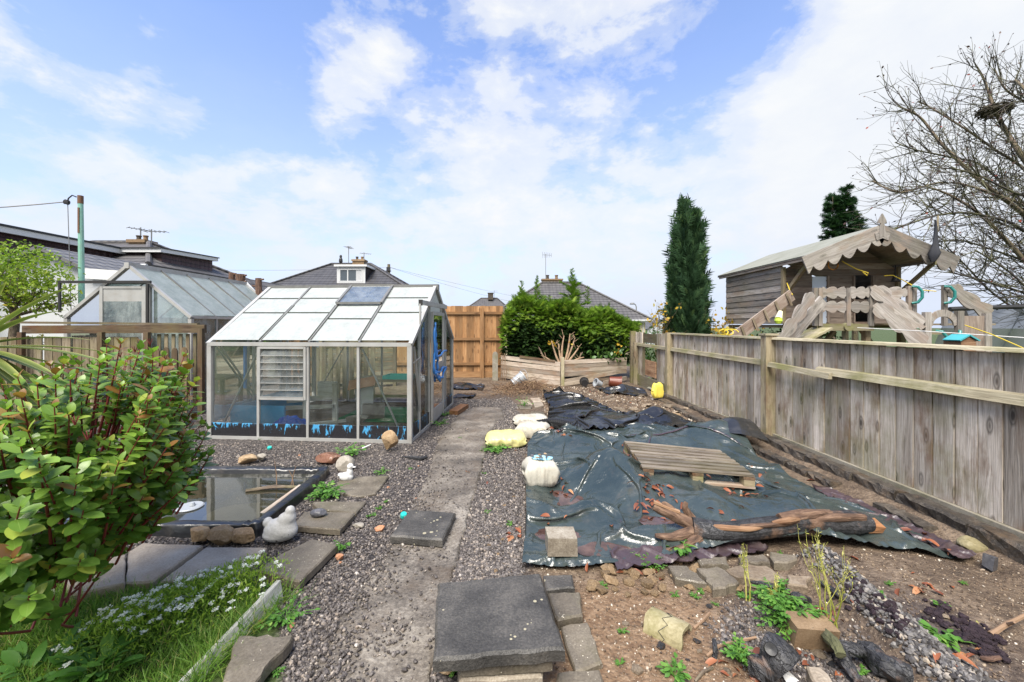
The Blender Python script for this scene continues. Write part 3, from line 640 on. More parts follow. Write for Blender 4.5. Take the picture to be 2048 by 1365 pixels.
def stretch(dense, far, n):
    "coordinates: a dense middle run continued by growing steps out to far"
    a = list(dense); st = a[1] - a[0]; lo = []; v = a[0]; s_ = st
    while v > -far: s_ *= 1.35; v -= s_; lo.append(v)
    hi = []; v = a[-1]; s_ = st
    while v < far: s_ *= 1.35; v += s_; hi.append(v)
    return np.array(lo[::-1] + a + hi)
def build_ground():
    xs = stretch(np.arange(-5.5, 4.2, .03), 320, 0); ys = stretch(np.arange(.9, 10.5, .03), 320, 0)
    X, Y = np.meshgrid(xs, ys); Z = ground_h(X, Y)
    nx, ny = len(xs), len(ys); V = np.stack([X, Y, Z], 2).reshape(-1, 3)
    i = np.arange(nx * ny).reshape(ny, nx); q4 = np.stack([i[:-1, :-1], i[:-1, 1:], i[1:, 1:], i[1:, :-1]], 2).reshape(-1, 4)
    me = bpy.data.meshes.new('ground'); fast_mesh(me, V, q4.ravel(), np.arange(len(q4)) * 4, np.full(len(q4), 4), True)
    z4 = zones(X, Y); C = np.stack(z4, 2).reshape(-1, 4).astype(np.float32)
    a = me.attributes.new('zone', 'FLOAT_COLOR', 'POINT'); a.data.foreach_set('color', C.ravel())
    m, t = newmat('garden_soil_and_gravel'); p = t.coord('Object')
    at = t.node('ShaderNodeAttribute', attribute_name='zone'); zr = t.node('ShaderNodeSeparateColor'); t.l.new(at.outputs['Color'], zr.inputs[0])
    big = t.noise(p, 2.5, 7, .65); mid = t.noise(p, 22, 6, .65); st = t.voro(p, 55); stc = t.voro(p, 55, 'F1', 'Color'); st2 = t.voro(p, 130)
    v = t.sep(stc)[0]
    soil = t.ramp(t.math('ADD', t.math('MULTIPLY', big, .5), t.math('MULTIPLY', mid, .5)), [(.34, (.038, .026, .019)), (.5, (.098, .070, .048)), (.64, (.19, .142, .10))])
    soil = t.mix(t.math('LESS_THAN', st2, .16), soil, (.36, .30, .22))
    gravel = t.ramp(v, [(0, (.040, .034, .032)), (.5, (.10, .087, .080)), (.9, (.19, .165, .15)), (1, (.36, .31, .25))])
    gravel = t.mix(t.ramp(st, [(.35, 0), (.62, 1)]), gravel, (.022, .019, .019))  # dark between the stones is crevice shade painted into the colour
    sand = t.ramp(t.math('ADD', t.math('MULTIPLY', big, .35), t.math('MULTIPLY', mid, .65)), [(.34, (.085, .048, .027)), (.5, (.165, .105, .062)), (.66, (.255, .178, .115))])
    sand = t.mix(t.math('LESS_THAN', t.voro(p, 95), .12), sand, (.48, .42, .33))
    lawn = t.ramp(mid, [(.3, (.022, .036, .010)), (.7, (.07, .10, .025))])
    burnt = t.ramp(mid, [(.32, (.018, .014, .016)), (.5, (.050, .042, .043)), (.7, (.115, .098, .09))])
    c = t.mix(zr.outputs[0], soil, gravel); c = t.mix(zr.outputs[1], c, sand); c = t.mix(zr.outputs[2], c, lawn); c = t.mix(at.outputs['Alpha'], c, burnt)
    h = t.math('ADD', t.math('MULTIPLY', t.math('SUBTRACT', 1, st), .5), mid)
    t.out(t.principled(c, t.math('SUBTRACT', .85, t.math('MULTIPLY', big, .3)), t.bump(h, .8, .02), **{'Specular IOR Level': .3}))
    me.materials.append(m)
    o = bpy.data.objects.new('ground', me); col.objects.link(o); tag(o, kind='structure')
build_ground()

PATH_R = [(-.30, 1.2), (-.302, 1.58), (-.31, 2.05), (-.30, 2.36), (-.285, 2.8), (-.275, 3.2), (-.25, 3.9), (-.235, 4.5), (-.19, 5.2), (-.165, 5.7), (-.145, 5.86), (-.03, 5.93), (-.05, 6.3), (-.11, 6.72), (-.30, 6.80)]
PATH_L = [(-.84, 1.2), (-.80, 1.6), (-.80, 2.05), (-.76, 2.4), (-.73, 2.75), (-.74, 3.2), (-.735, 3.65), (-.77, 4.1), (-.82, 4.6), (-.845, 5.1), (-.80, 5.4), (-.78, 5.9), (-.76, 6.3), (-.60, 6.75), (-.45, 6.83)]
def build_path():
    def fine(L):
        out = []
        for (x0, y0), (x1, y1) in zip(L[:-1], L[1:]):
            n = max(2, int(math.hypot(x1 - x0, y1 - y0) / .03))
            for k in range(n): t = k / n; out.append((x0 + (x1 - x0) * t, y0 + (y1 - y0) * t))
        return out + [L[-1]]
    k = 220
    def rs(L):
        L = fine(L); return [L[min(len(L) - 1, int(i * (len(L) - 1) / (k - 1)))] for i in range(k)]
    A, B = rs(PATH_L), rs(PATH_R); b = MB(); n = 24; V = []
    for i in range(k):
        for j in range(n):
            t = j / (n - 1); x = A[i][0] * (1 - t) + B[i][0] * t; y = A[i][1] * (1 - t) + B[i][1] * t
            if j in (0, n - 1): x += random.uniform(-.012, .012)
            z = .022 + .006 * (vnoise(np.array(x), np.array(y), 5, 3, 9) - .5) - (.022 if j == 0 else .012 if j == 1 else 0)
            # a crack across it
            V.append((x, y, float(z)))
    f = [(i * n + j, i * n + j + 1, (i + 1) * n + j + 1, (i + 1) * n + j) for i in range(k - 1) for j in range(n - 1)]
    e = len(V); 
    for i in range(k): x, y, _ = V[i * n + n - 1]; V.append((x + .004, y, -.03))
    f += [(i * n + n - 1, e + i, e + i + 1, (i + 1) * n + n - 1) for i in range(k - 1)]
    e2 = len(V)
    for j in range(n): x, y, _ = V[(k - 1) * n + j]; V.append((x, y + .004, -.03))
    f += [((k - 1) * n + j, (k - 1) * n + j + 1, e2 + j + 1, e2 + j) for j in range(n - 1)]
    b.add(V, f, None, .5); o = b.build('path', M['concrete'], smooth=True, kind='structure')
build_path()

def in_path(x, y):
    lx = np.interp(y, [p[1] for p in PATH_L], [p[0] for p in PATH_L]); rx = np.interp(y, [p[1] for p in PATH_R], [p[0] for p in PATH_R])
    return (x > lx) & (x < rx) & (y < 6.8), x - lx
BLOCKED = []      # (cx, cy, r) places loose stones keep off, filled by the builders
def stones(name, mat, x0, x1, y0, y1, count, smin, smax, keep, label_kind, seed, lift=.3):
    rg = np.random.default_rng(seed)
    # as many per picture area as per ground area would waste stones far away: bias to the near side
    u = rg.random(count * 3); y = 1 / (1 / y0 + u * (1 / y1 - 1 / y0)) if True else 0
    x = rg.uniform(x0, x1, count * 3); k = keep(x, y, rg); x, y = x[k][:count], y[k][:count]
    n = len(x); S = smin + (smax - smin) * rg.random(n) ** 2.2
    v, f = ICO[0]; v = np.sign(v) * np.abs(v) ** 1.1
    A = rg.normal(size=(n, 3, 3)); Q, _ = np.linalg.qr(A)
    sc3 = np.stack([S * rg.uniform(.7, 1.3, n), S * rg.uniform(.6, 1.1, n), S * rg.uniform(.45, .8, n)], 1) / 2
    Mx = Q * sc3[:, None, :]
    z = ground_h(x, y) + S * .5 * lift
    ip, _ = in_path(x, y); z = np.where(ip, .024 + S * .2, z)
    scatter(name, mat, v, f, Mx, np.stack([x, y, z], 1), rg.random(n), kind='stuff', label=label_kind)
# ------------------------------------------------------------------ houses
def slope(b, poly, th=.06, eave=None, tint=None):
    "roof plane: polygon, first edge along the eave; solid, tile coordinates across and up"
    P = [Vector(p) for p in poly]; nrm = (P[1] - P[0]).cross(P[2] - P[0]).normalized()
    if nrm.z < 0: nrm = -nrm
    gx = (P[1] - P[0]).normalized(); up = nrm.cross(gx)
    if up.z < 0: gx = -gx; up = -up
    V = P + [p - nrm * th for p in P]; n = len(P)
    G = [((v - P[0]).dot(gx), (v - P[0]).dot(up), 0) for v in V]
    b.add([tuple(v) for v in V], [tuple(range(n)), tuple(range(2 * n - 1, n - 1, -1))] + [(i, i + n, (i + 1) % n + n, (i + 1) % n) for i in range(n)], G, tint)
def aerial(parent, base, h, dirn=(1, 0, 0), n=7, L=.9, vert=False):
    b = MB(); base = Vector(base); d = Vector(dirn).normalized(); top = base + Vector((0, 0, h))
    b.tube([base, top], .022, 6); a = top - Vector((0, 0, .08)); b.tube([a - d * L * .35, a + d * L * .65], .014, 5)
    s = Vector((0, 0, 1)) if vert else d.cross(Vector((0, 0, 1)))
    for i in range(n):
        p = a - d * L * .35 + d * L * i / (n - 1); w_ = .26 - .016 * i
        b.tube([p - s * w_, p + s * w_], .010, 4)
    b.build('aerial', M['alu_dark'], parent)
def chimney(parent, c, sx, sy, h, pots=2, mat='brick', ps=1.0):
    b = MB(); x, y, z = c; b.box((x, y, z + h / 2), (sx, sy, h)); b.box((x, y, z + h - .05), (sx + .12, sy + .12, .12))
    o = b.build('chimney', M[mat], parent)
    for i in range(pots):
        p = MB(); px = x + (i - (pots - 1) / 2) * sx / max(pots, 1) * .9
        p.lathe([(a * ps, c_ * ps) for a, c_ in ((.0, 0), (.15, 0), (.13, .28), (.17, .34), (.17, .40), (.09, .40))], (px, y, z + h), n=12); p.build('chimney_pot', M['block_brown'] if i else M['kerb'], o)
def hip_house(label, x0, x1, y0, y1, zg, ze, zr, rx0, rx1, tile='tile_grey', wall='render_white', name='house', over=.4):
    root = thing(name, label, 'house', ((x0 + x1) / 2, (y0 + y1) / 2, zg))
    b = MB(); b.box(((x0 + x1) / 2, (y0 + y1) / 2, (zg + ze) / 2), (x1 - x0 - 2 * over, y1 - y0 - 2 * over, ze - zg - .02)); b.build('wall', M[wall], root)
    ym = (y0 + y1) / 2; b = MB()
    A, B, C_, D, E, F_ = (x0, y0, ze), (x1, y0, ze), (x1, y1, ze), (x0, y1, ze), (rx0, ym, zr), (rx1, ym, zr)
    slope(b, [A, B, F_, E]); slope(b, [B, C_, F_]); slope(b, [C_, D, E, F_]); slope(b, [D, A, E]); ro = b.build('roof', M[tile], root)
    b = MB()
    for a, c in ((A, E), (B, F_), (C_, F_), (D, E), (E, F_)):
        b.tube([Vector(a) + Vector((0, 0, .02)), Vector(c) + Vector((0, 0, .02))], .09, 8)
    b.build('ridge_tiles', M[tile], ro)
    b = MB(); z = ze - .10
    for a, c in (((x0 + .06, y0 + .05, z), (x1 - .06, y0 + .05, z)), ((x1 - .05, y0 + .1, z), (x1 - .05, y1, z)), ((x0 + .05, y0 + .1, z), (x0 + .05, y1, z))): b.bar(a, c, .03, .18)
    b.build('fascia', M['fascia'], root)
    b = MB(); b.tube([(x0, y0 - .06, ze - .05), (x1, y0 - .06, ze - .05)], .06, 8); b.build('gutter', M['upvc'], root)
    return root
def window(parent, x0, x1, z0, z1, y, bars=(.4,), nrm=-1, axis='x', curtain=True):
    "white framed window in a wall facing -y (axis x) or facing +x (axis y)"
    def P(u, dpt, z): return (u, y + nrm * dpt, z) if axis == 'x' else (y + nrm * dpt, u, z)
    def bx(b, u0, u1, a0, a1, d0, d1):
        c = P((u0 + u1) / 2, (d0 + d1) / 2, (a0 + a1) / 2); s = (abs(u1 - u0), abs(d1 - d0), abs(a1 - a0)) if axis == 'x' else (abs(d1 - d0), abs(u1 - u0), abs(a1 - a0)); b.box(c, s)
    f = MB(); t = .07
    bx(f, x0, x0 + t, z0, z1, 0, .07); bx(f, x1 - t, x1, z0, z1, 0, .07); bx(f, x0 + t, x1 - t, z1 - t, z1, 0, .069); bx(f, x0 + t, x1 - t, z0, z0 + t, 0, .069)
    for k in bars: u = x0 + (x1 - x0) * k; bx(f, u - .035, u + .035, z0 + t, z1 - t, 0, .066)
    fo = f.build('window', M['upvc'], parent)
    p = MB(); bx(p, x0 + t, x1 - t, z0 + t, z1 - t, .0, .03); p.build('pane', M['house_glass'], fo)
    if curtain:
        p = MB(); bx(p, x1 - t - (x1 - x0) * .25, x1 - t - .01, z0 + t, z1 - t, .031, .036); p.build('curtain', M['curtain'], fo)
    return fo

# bungalow behind the conifer hedge
h = hip_house('dark hip roofed bungalow with red chimney pots directly behind the green conifer hedge', -1.7, 10.95, 30, 38, -1.1, 1.82, 5.04, 3.06, 6.04, 'tile_grey', 'render_cream', 'bungalow')
chimney(h, (3.9, 34.3, 4.8), 1.7, .7, .55, 2, 'block_brown', .9); aerial(h, (3.35, 34.2, 5.2), 2.3, (1, .3, 0), 6, .8, True)
window(h, 8.2, 9.6, .1, 1.4, 30.4); window(h, .5, 2.2, .1, 1.4, 30.4)
b = MB(); b.tube([(10.35, 30.3, 1.7), (10.35, 30.3, -1.1)], .04, 8); b.build('downpipe', M['upvc'], h)
# house with the roof dormer, over the greenhouse ridge
h = hip_house('charcoal hip roofed house with a white framed roof dormer seen above the near greenhouse', -17, -4.9, 24, 32, -1.1, 2.94, 5.68, -12.25, -9.5, 'tile_dark', 'render_white')
d = MB(); d.box((-10.0, 26.95, 4.62), (1.80, 2.3, 1.14)); do = d.build('dormer', M['tile_brown'], h)
b = MB(); b.box((-10.0, 26.9, 5.24), (2.1, 2.6, .12)); b.build('dormer_roof', M['fascia'], do)
b = MB()
b.box((-10.84, 25.77, 4.62), (.14, .08, 1.1)); b.box((-9.16, 25.77, 4.62), (.14, .08, 1.1)); b.box((-10, 25.77, 4.12), (1.54, .08, .14)); b.box((-10.0, 25.77, 5.1), (1.54, .08, .1)); b.build('dormer_front', M['upvc'], do)
window(do, -10.76, -9.24, 4.2, 5.04, 25.79, (.36,))
chimney(h, (-10.35, 28.2, 5.4), .8, .6, .60, 2, 'block_brown', .6); aerial(h, (-11.05, 28.0, 5.5), 1.45, (0, 1, 0), 6, .8); aerial(h, (-10.15, 28.5, 6.0), .6, (1, .6, 0), 6, .7)
b = MB(); b.lathe([(0, .62), (.06, .60), (.09, .5), (.07, .42), (.12, .3), (.13, .15), (.08, .02), (.1, 0), (0, 0)], (-11.6, 28, 5.72), n=12); b.build('ridge_finial', M['black_iron'], h)
# far small house
h = hip_house('small distant hip roofed house with a single square chimney beyond the orange fence', -6.6, 1.2, 55, 62, -1.1, 3.0, 5.35, -3.7, -1.4, 'tile_grey', 'render_white', 'distant_house')
chimney(h, (-2.3, 58, 5.1), .75, .6, 1.0, 0, 'kerb'); aerial(h, (-1.75, 58, 5.2), 1.25, (1, 0, 0), 5, .7)
# far gabled house by the yellow shrub
root = thing('gabled_house', 'distant pale gabled house with grey roof between hedge and yellow leaved shrub', 'house', (17.6, 46, -1.1))
b = MB(); b.prism([(16.2, 46, -1.1), (19.4, 46, -1.1), (19.4, 46, .95), (17.8, 46, 1.95), (16.2, 46, .95)], (0, 8, 0)); b.build('wall', M['render_white'], root)
b = MB(); slope(b, [(16.0, 45.8, .95), (16.0, 54.2, .95), (17.8, 54.2, 2.1), (17.8, 45.8, 2.1)]); slope(b, [(19.6, 54.2, .95), (19.6, 45.8, .95), (17.8, 45.8, 2.1), (17.8, 54.2, 2.1)]); b.build('roof', M['tile_pale'], root)
# left row: dormered house
root = thing('dormer_house', 'house at the left edge with a long brown tile hung dormer under a white fascia', 'house', (-17, 9, -.3))
b = MB(); b.box((-18, 8.6, 1.2), (9.6, 12.6, 3.0)); b.build('wall', M['render_white'], root)
b = MB(); slope(b, [(-12.9, 2, 2.72), (-12.9, 15.2, 2.72), (-18, 15.2, 5.0), (-18, 2, 5.0)]); slope(b, [(-23.1, 15.2, 2.72), (-23.1, 2, 2.72), (-18, 2, 5.0), (-18, 15.2, 5.0)]); b.build('roof', M['tile_grey'], root)
b = MB()
V = [(-14, 3, 2.95), (-14, 14.5, 2.95), (-14, 14.5, 4.03), (-14, 3, 3.98)]
b.add(V + [(-18, y, z) for _, y, z in V], [(0, 1, 2, 3), (1, 5, 6, 2), (4, 0, 3, 7), (3, 2, 6, 7), (5, 4, 7, 6), (4, 5, 1, 0)], [(y, z, 0) for _, y, z in V] * 2); do = b.build('dormer', M['tile_brown'], root)
b = MB(); b.hexa([(-13.9, 2.9, 3.93), (-13.9, 14.75, 3.98), (-13.8, 14.75, 3.98), (-13.8, 2.9, 3.93), (-13.9, 2.9, 4.09), (-13.9, 14.75, 4.14), (-13.8, 14.75, 4.14), (-13.8, 2.9, 4.09)]); b.build('dormer_fascia', M['fascia'], do)
b = MB(); b.hexa([(-18, 2.9, 4.095), (-18, 14.8, 4.145), (-13.76, 14.8, 4.145), (-13.76, 2.9, 4.095), (-18, 2.9, 4.15), (-18, 14.8, 4.2), (-13.76, 14.8, 4.2), (-13.76, 2.9, 4.15)]); b.build('dormer_roof', M['felt_black'], do)
# left row: hip roofed house
h = hip_house('grey hip roofed house with a brown side dormer and two aerials left of centre', -19.5, -12, 13.4, 18.8, -.8, 3.45, 4.72, -16.6, -14.4, 'tile_grey', 'render_white')
b = MB(); V = [(-12.5, 14.5, 3.52), (-12.5, 17.0, 3.52), (-12.5, 17.0, 4.14), (-12.5, 14.5, 4.02)]
b.add(V + [(-14.6, y, z) for _, y, z in V], [(0, 1, 2, 3), (1, 5, 6, 2), (4, 0, 3, 7), (3, 2, 6, 7), (5, 4, 7, 6)], [(y, z, 0) for _, y, z in V] * 2); do = b.build('dormer', M['tile_brown'], h)
b = MB(); b.hexa([(-14.6, 14.3, 4.03), (-14.6, 17.15, 4.15), (-12.36, 17.15, 4.15), (-12.36, 14.3, 4.03), (-14.6, 14.3, 4.16), (-14.6, 17.15, 4.28), (-12.36, 17.15, 4.28), (-12.36, 14.3, 4.16)]); b.build('dormer_fascia', M['fascia'], do)
b = MB(); b.hexa([(-14.6, 14.25, 4.163), (-14.6, 17.2, 4.283), (-12.33, 17.2, 4.283), (-12.33, 14.25, 4.163), (-14.6, 14.25, 4.20), (-14.6, 17.2, 4.32), (-12.33, 17.2, 4.32), (-12.33, 14.25, 4.20)]); b.build('dormer_roof', M['felt_black'], do)
chimney(h, (-14.75, 16.2, 4.5), .62, .5, .32, 2, 'block_brown', .55); aerial(h, (-14.2, 16.0, 4.5), .75, (1, .2, 0), 6, .8); aerial(h, (-15.0, 16.4, 4.8), .62, (-.6, -1, 0), 5, .6)
b = MB(); b.tube([(-15.6, 14.6, 4.0), (-15.6, 14.6, 4.42)], .09, 10); b.build('roof_vent', M['felt_black'], h)
# white garage
root = thing('garage', 'white walled garage with a grey tiled gable roof behind the leafy tree', 'garage', (-12.3, 12, 0))
b = MB(); b.prism([(-13.7, 10.7, -.2), (-11.05, 10.7, -.2), (-11.05, 10.7, 2.85), (-12.3, 10.7, 3.38), (-13.7, 10.7, 2.8)], (0, 2.6, 0)); b.build('wall', M['render_white'], root)
b = MB(); slope(b, [(-10.8, 10.45, 2.82), (-10.8, 13.4, 2.82), (-12.3, 13.4, 3.50), (-12.3, 10.45, 3.50)], .08); slope(b, [(-13.9, 13.4, 2.78), (-13.9, 10.45, 2.78), (-12.3, 10.45, 3.50), (-12.3, 13.4, 3.50)], .08); b.build('roof', M['tile_pale'], root)
# white annexe with a flat roof, and its boundary wall
root = thing('annexe', 'low white flat roofed annexe with white fascia between garage and far greenhouse', 'outbuilding', (-9.6, 10.2, 0))
b = MB(); b.box((-9.9, 11.5, 1.2), (1.5, 2.4, 2.8)); b.box((-12.4, 10.0, .95), (6.4, .2, 2.5)); b.build('wall', M['render_white'], root)
b = MB(); b.hexa([(-10.75, 10.15, 2.60), (-9.0, 10.15, 2.50), (-9.0, 12.8, 2.50), (-10.75, 12.8, 2.60), (-10.75, 10.15, 2.86), (-9.0, 10.15, 2.74), (-9.0, 12.8, 2.74), (-10.75, 12.8, 2.86)]); b.build('fascia', M['fascia'], root)
b = MB(); b.box((-9.85, 11.5, 2.56), (1.6, 2.3, .06)); b.build('soffit', M['soffit'], root)
b = MB(); b.box((-9.95, 10.27, 2.1), (.35, .06, .75)); b.build('window_post', M['old_wood'], root)
b = MB(); b.box((-10.3, 10.28, 1.95), (.30, .05, .42)); b.build('window', M['house_glass'], root)
# gabled house half hidden by the greenhouse
root = thing('gabled_house', 'dark slate gabled house with white bargeboard behind the three sawn trunks', 'house', (-11.9, 20, -.8))
b = MB(); b.prism([(-13.7, 18.2, -.8), (-10.1, 18.2, -.8), (-10.1, 18.2, 1.6), (-11.9, 18.2, 3.4), (-13.7, 18.2, 1.6)], (0, 6.5, 0)); b.build('wall', M['render_white'], root)
b = MB(); slope(b, [(-9.6, 18, 1.1), (-9.6, 25, 1.1), (-11.9, 25, 3.55), (-11.9, 18, 3.55)]); slope(b, [(-14.2, 25, 1.1), (-14.2, 18, 1.1), (-11.9, 18, 3.55), (-11.9, 25, 3.55)]); b.build('roof', M['tile_grey'], root)
b = MB(); b.bar((-9.6, 17.96, 1.02), (-11.9, 17.96, 3.47), .05, .2); b.bar((-14.2, 17.96, 1.02), (-11.95, 17.96, 3.42), .05, .2); b.build('bargeboard', M['fascia'], root)

# ------------------------------------------------------------------ poles, lines
root = thing('washing_line_pole', 'mint green rusty topped metal pole carrying a washing line', 'pole', (-8.5, 8, 0))
b = MB(); b.tube([(-8.5, 8, -.1), (-8.5, 8, 2.4), (-8.52, 8, 3.98)], [.052, .048, .042], 12); b.build('shaft', M['green_paint'], root)
b = MB(); b.tube([(-8.52, 8, 3.84), (-8.52, 8, 4.0)], .047, 12); b.box((-8.51, 7.953, 3.5), (.03, .014, .5)); b.build('rust_cap', M['rust'], root)
b = MB(); b.tube([(-8.55, 7.95, 3.96), (-8.62, 7.94, 3.99), (-8.68, 7.93, 3.93), (-8.70, 7.93, 3.88)], .012, 6); b.lathe([(0, -.03), (.05, -.025), (.035, 0), (.05, .025), (0, .03)], (-8.72, 7.93, 3.85), (0, 1, 0), 14); b.build('pulley', M['black_iron'], root)
b = MB(); pts = [Vector((-8.72 - t * 6, 7.93 - 2.2 * t, 3.86 - .55 * t - 1.0 * t * (1 - t))) for t in np.linspace(0, 1, 16)]; b.tube(pts, .011, 5)
tag(b.build('washing_line', M['cable']), 'thin dark washing line running from the mint pole out of frame', 'washing line')
b = MB(); b.tube([(-8.70, 7.93, 3.84), (-8.66, 7.93, 2.6), (-8.62, 7.93, 1.3)], .007, 5)
tag(b.build('pulley_cord', M['cable']), 'thin cord hanging straight down beside the mint pole', 'cord')
root = thing('telegraph_pole', 'brown wooden telegraph pole standing right of the dormer house', 'telegraph pole', (-10.3, 35, -1))
b = MB(); b.tube([(-10.3, 35, -1), (-10.3, 35, 6.75)], [.16, .12], 10); b.build('shaft', M['bark'], root)
b = MB(); b.box((-10.3, 34.9, 6.3), (.3, .2, .35)); b.bar((-10.8, 35, 6.15), (-10.1, 35, 6.15), .08, .08); b.build('bracket', M['black_iron'], root)
for k, (x, y, z, s) in enumerate(((22, 60, 2.4, 1.3), (26, 70, 3.2, .9), (-34, 20, 5.2, .6))):
    b = MB(); a = Vector((-10.3, 35, 6.5)); e = Vector((x, y, z)); b.tube([a.lerp(e, t) - Vector((0, 0, 4 * s * t * (1 - t))) for t in np.linspace(0, 1, 18)], .010, 4)
    tag(b.build('telephone_wire', M['cable']), 'faint overhead telephone wire strung from the telegraph pole', 'wire', 'telephone wires')
root = thing('street_lamp', 'slim grey street lamp with curved head right of the bungalow', 'street lamp', (14.6, 45, -1.1))
b = MB(); b.tube([(14.6, 45, -1.1), (14.6, 45, 3.5), (14.5, 45, 3.75), (14.2, 45, 3.85)], [.08, .06, .05, .05], 8); b.build('column', M['alu_dark'], root)
b = MB(); b.lathe([(0, .1), (.18, .08), (.30, -.05), (.24, -.1), (0, -.1)], (14.15, 45, 3.85), n=12); b.build('lamp_head', M['alu_dark'], root)

# three sawn trunks by the far greenhouse
for (px, py, Y, d, lab) in ((463, 546, 10.6, .15, 'sawn off bare conifer trunk, leftmost and shortest looking of three beyond the glasshouse ridge'), (481, 549, 10.4, .21, 'sawn off bare conifer trunk, thick middle one of three beyond the glasshouse ridge'), (517, 557, 10.0, .15, 'sawn off bare conifer trunk with a side stub, nearest the near greenhouse roof')):
    top = q(px, py, Y); root = thing('cut_trunk', lab, 'tree trunk', (top.x, Y, 0), 'sawn conifer trunks')
    b = MB(); pts = [Vector((top.x + random.uniform(-.015, .015), Y, z)) for z in np.linspace(-.05, top.z, 9)]; b.tube(pts, [d / 2 * random.uniform(.92, 1.1) for _ in pts], 12); b.build('trunk', M['bark_red'], root)
    b = MB()
    for k in range(4):
        z = top.z - .05 - .16 * k; s = random.choice((-1, 1)) if k else 1; b.tube([(top.x, Y, z), (top.x + s * (d / 2 + .07), Y - .03, z + .02)], [.03, .022], 6)
    b.build('branch_stub', M['bark_red'], root)
# ------------------------------------------------------------------ near greenhouse
def greenhouse():
    ang = R(4.5); Lx = Vector((-math.cos(ang), math.sin(ang), 0)); Dx = Vector((math.sin(ang), math.cos(ang), 0)); C0 = Vector((-1.158, 4.80, 0))
    LEN, DEP, ZE, ZR = 2.55, 2.32, 1.165, 1.965
    P = lambda l, d, z: C0 + Lx * l + Dx * d + Vector((0, 0, z))
    root = thing('greenhouse', 'aluminium framed greenhouse with whitewashed roof panes and flaking black base panels', 'greenhouse', P(LEN / 2, DEP / 2, 0))
    bay = LEN / 4; hd = DEP / 2
    def zroof(d): return ZE + (ZR - ZE) * (d / hd if d <= hd else (DEP - d) / hd)
    f = MB(); W = .030
    for l, d in ((0, 0), (LEN, 0), (0, DEP), (LEN, DEP)): f = MB(); f.bar(P(l, d, -.02), P(l, d, ZE), .055, .055, Dx); f.build('corner_post', M['alu'], root)
    f = MB()
    for k in range(1, 4):
        for d in (-.004, DEP): f = MB(); f.bar(P(bay * k, d, 0), P(bay * k, d, ZE), W, .03, Dx); f.build('glazing_bar', M['alu'], root)
    f = MB()
    for d in (0, DEP): f = MB(); f.bar(P(-.02, d, ZE + .012), P(LEN + .02, d, ZE + .012), .06, .045); f.build('eave_rail', M['alu'], root)
    f = MB()
    for d in (0, DEP): f.bar(P(-.03, d, .012), P(LEN + .03, d, .012), .05, .05)
    for l in (0, LEN): f.bar(P(l, .026, .012), P(l, DEP - .026, .012), .05, .048)
    f.build('base_rail', M['alu'], root)
    f = MB(); f.bar(P(-.06, hd, ZR + .01), P(LEN + .05, hd, ZR + .01), .07, .085); f.build('ridge_bar', M['alu_dark'], root)
    f = MB()
    for l in (-.012, LEN + .012):
        for a, c in ((-.02, hd - .03), (DEP + .02, hd + .03)): f = MB(); f.bar(P(l, a, ZE + .01), P(l, c, ZR + .01), .05, .045); f.build('gable_rafter', M['alu'], root)
    f = MB()
    for k in range(1, 4):
        for a, c in ((.02, hd - .03), (DEP - .02, hd + .03)): f = MB(); f.bar(P(bay * k, a, ZE + .035), P(bay * k, c, ZR + .018), .026, .03); f.build('roof_bar', M['alu_dark'], root)
    # braces
    f = MB(); f.bar(P(LEN - .16, .035, .20), P(bay * 3 + .03, .035, ZE - .07), .012, .030, Dx); f.bar(P(bay - .03, .035, ZE - .04), P(.16, .035, .18), .012, .030, Dx); f.build('diagonal_brace', M['alu'], root)
    f = MB(); f.bar(P(LEN - .1, DEP - .03, .2), P(bay * 3, DEP - .03, ZE - .05), .012, .025, Dx); f.bar(P(.10, DEP - .03, .2), P(bay, DEP - .03, ZE - .05), .012, .025, Dx); f.bar(P(LEN - .03, .1, ZE), P(LEN - .03, hd * .8, .2), .025, .012); f.build('rear_brace', M['alu'], root)
    # roof panes, three laps to a bay; gaps darkened by algae
    def on(l, s, off): # s up the front slope
        d = hd * s; return P(l, d, ZE + (ZR - ZE) * s + off)
    def onb(l, s, off): return P(l, DEP - hd * s, ZE + (ZR - ZE) * s + off)
    seal = MB()
    for k in range(4):
        l0, l1 = bay * k + .013, bay * (k + 1) - .013; vent = (k == 1)
        cuts = [.02, .46, .74, .985] if not vent else [.02, .36, .62]
        for i in range(len(cuts) - 1):
            a, c = cuts[i], cuts[i + 1] + .012; lift = .022 + .006 * (len(cuts) - i)
            pn = MB(); pn.hexa([on(l0, a, lift), on(l1, a, lift), on(l1, c, lift - .005), on(l0, c, lift - .005), on(l0, a, lift + .004), on(l1, a, lift + .004), on(l1, c, lift - .001), on(l0, c, lift - .001)]); pn.build('roof_pane', M['shade'], root)
            if i: seal.hexa([on(l0, a - .014, lift + .001), on(l1, a - .011, lift + .001), on(l1, a + .012, lift + .007), on(l0, a + .010, lift + .007), on(l0, a - .014, lift + .004), on(l1, a - .011, lift + .004), on(l1, a + .012, lift + .009), on(l0, a + .010, lift + .009)])
        for i, (a, c) in enumerate(((.02, .5), (.5, .985))):
            pn = MB(); pn.hexa([onb(l0, a, .02), onb(l1, a, .02), onb(l1, c, .02), onb(l0, c, .02), onb(l0, a, .024), onb(l1, a, .024), onb(l1, c, .024), onb(l0, c, .024)]); pn.build('rear_roof_pane', M['shade'], root)
    for k in range(1, 4):
        for e in (-1, 1): l = bay * k + e * .019; seal.hexa([on(l - .006, .02, .047), on(l + .006, .02, .047), on(l + .006, .6, .044), on(l - .006, .6, .044), on(l - .006, .02, .050), on(l + .006, .02, .050), on(l + .006, .6, .047), on(l - .006, .6, .047)])
    seal.build('algae_seam', M['algae'], root)
    # open roof light in the third bay from the left
    l0, l1 = bay + .0, bay * 2 - .0; b0 = .60; v = MB(); th = .035
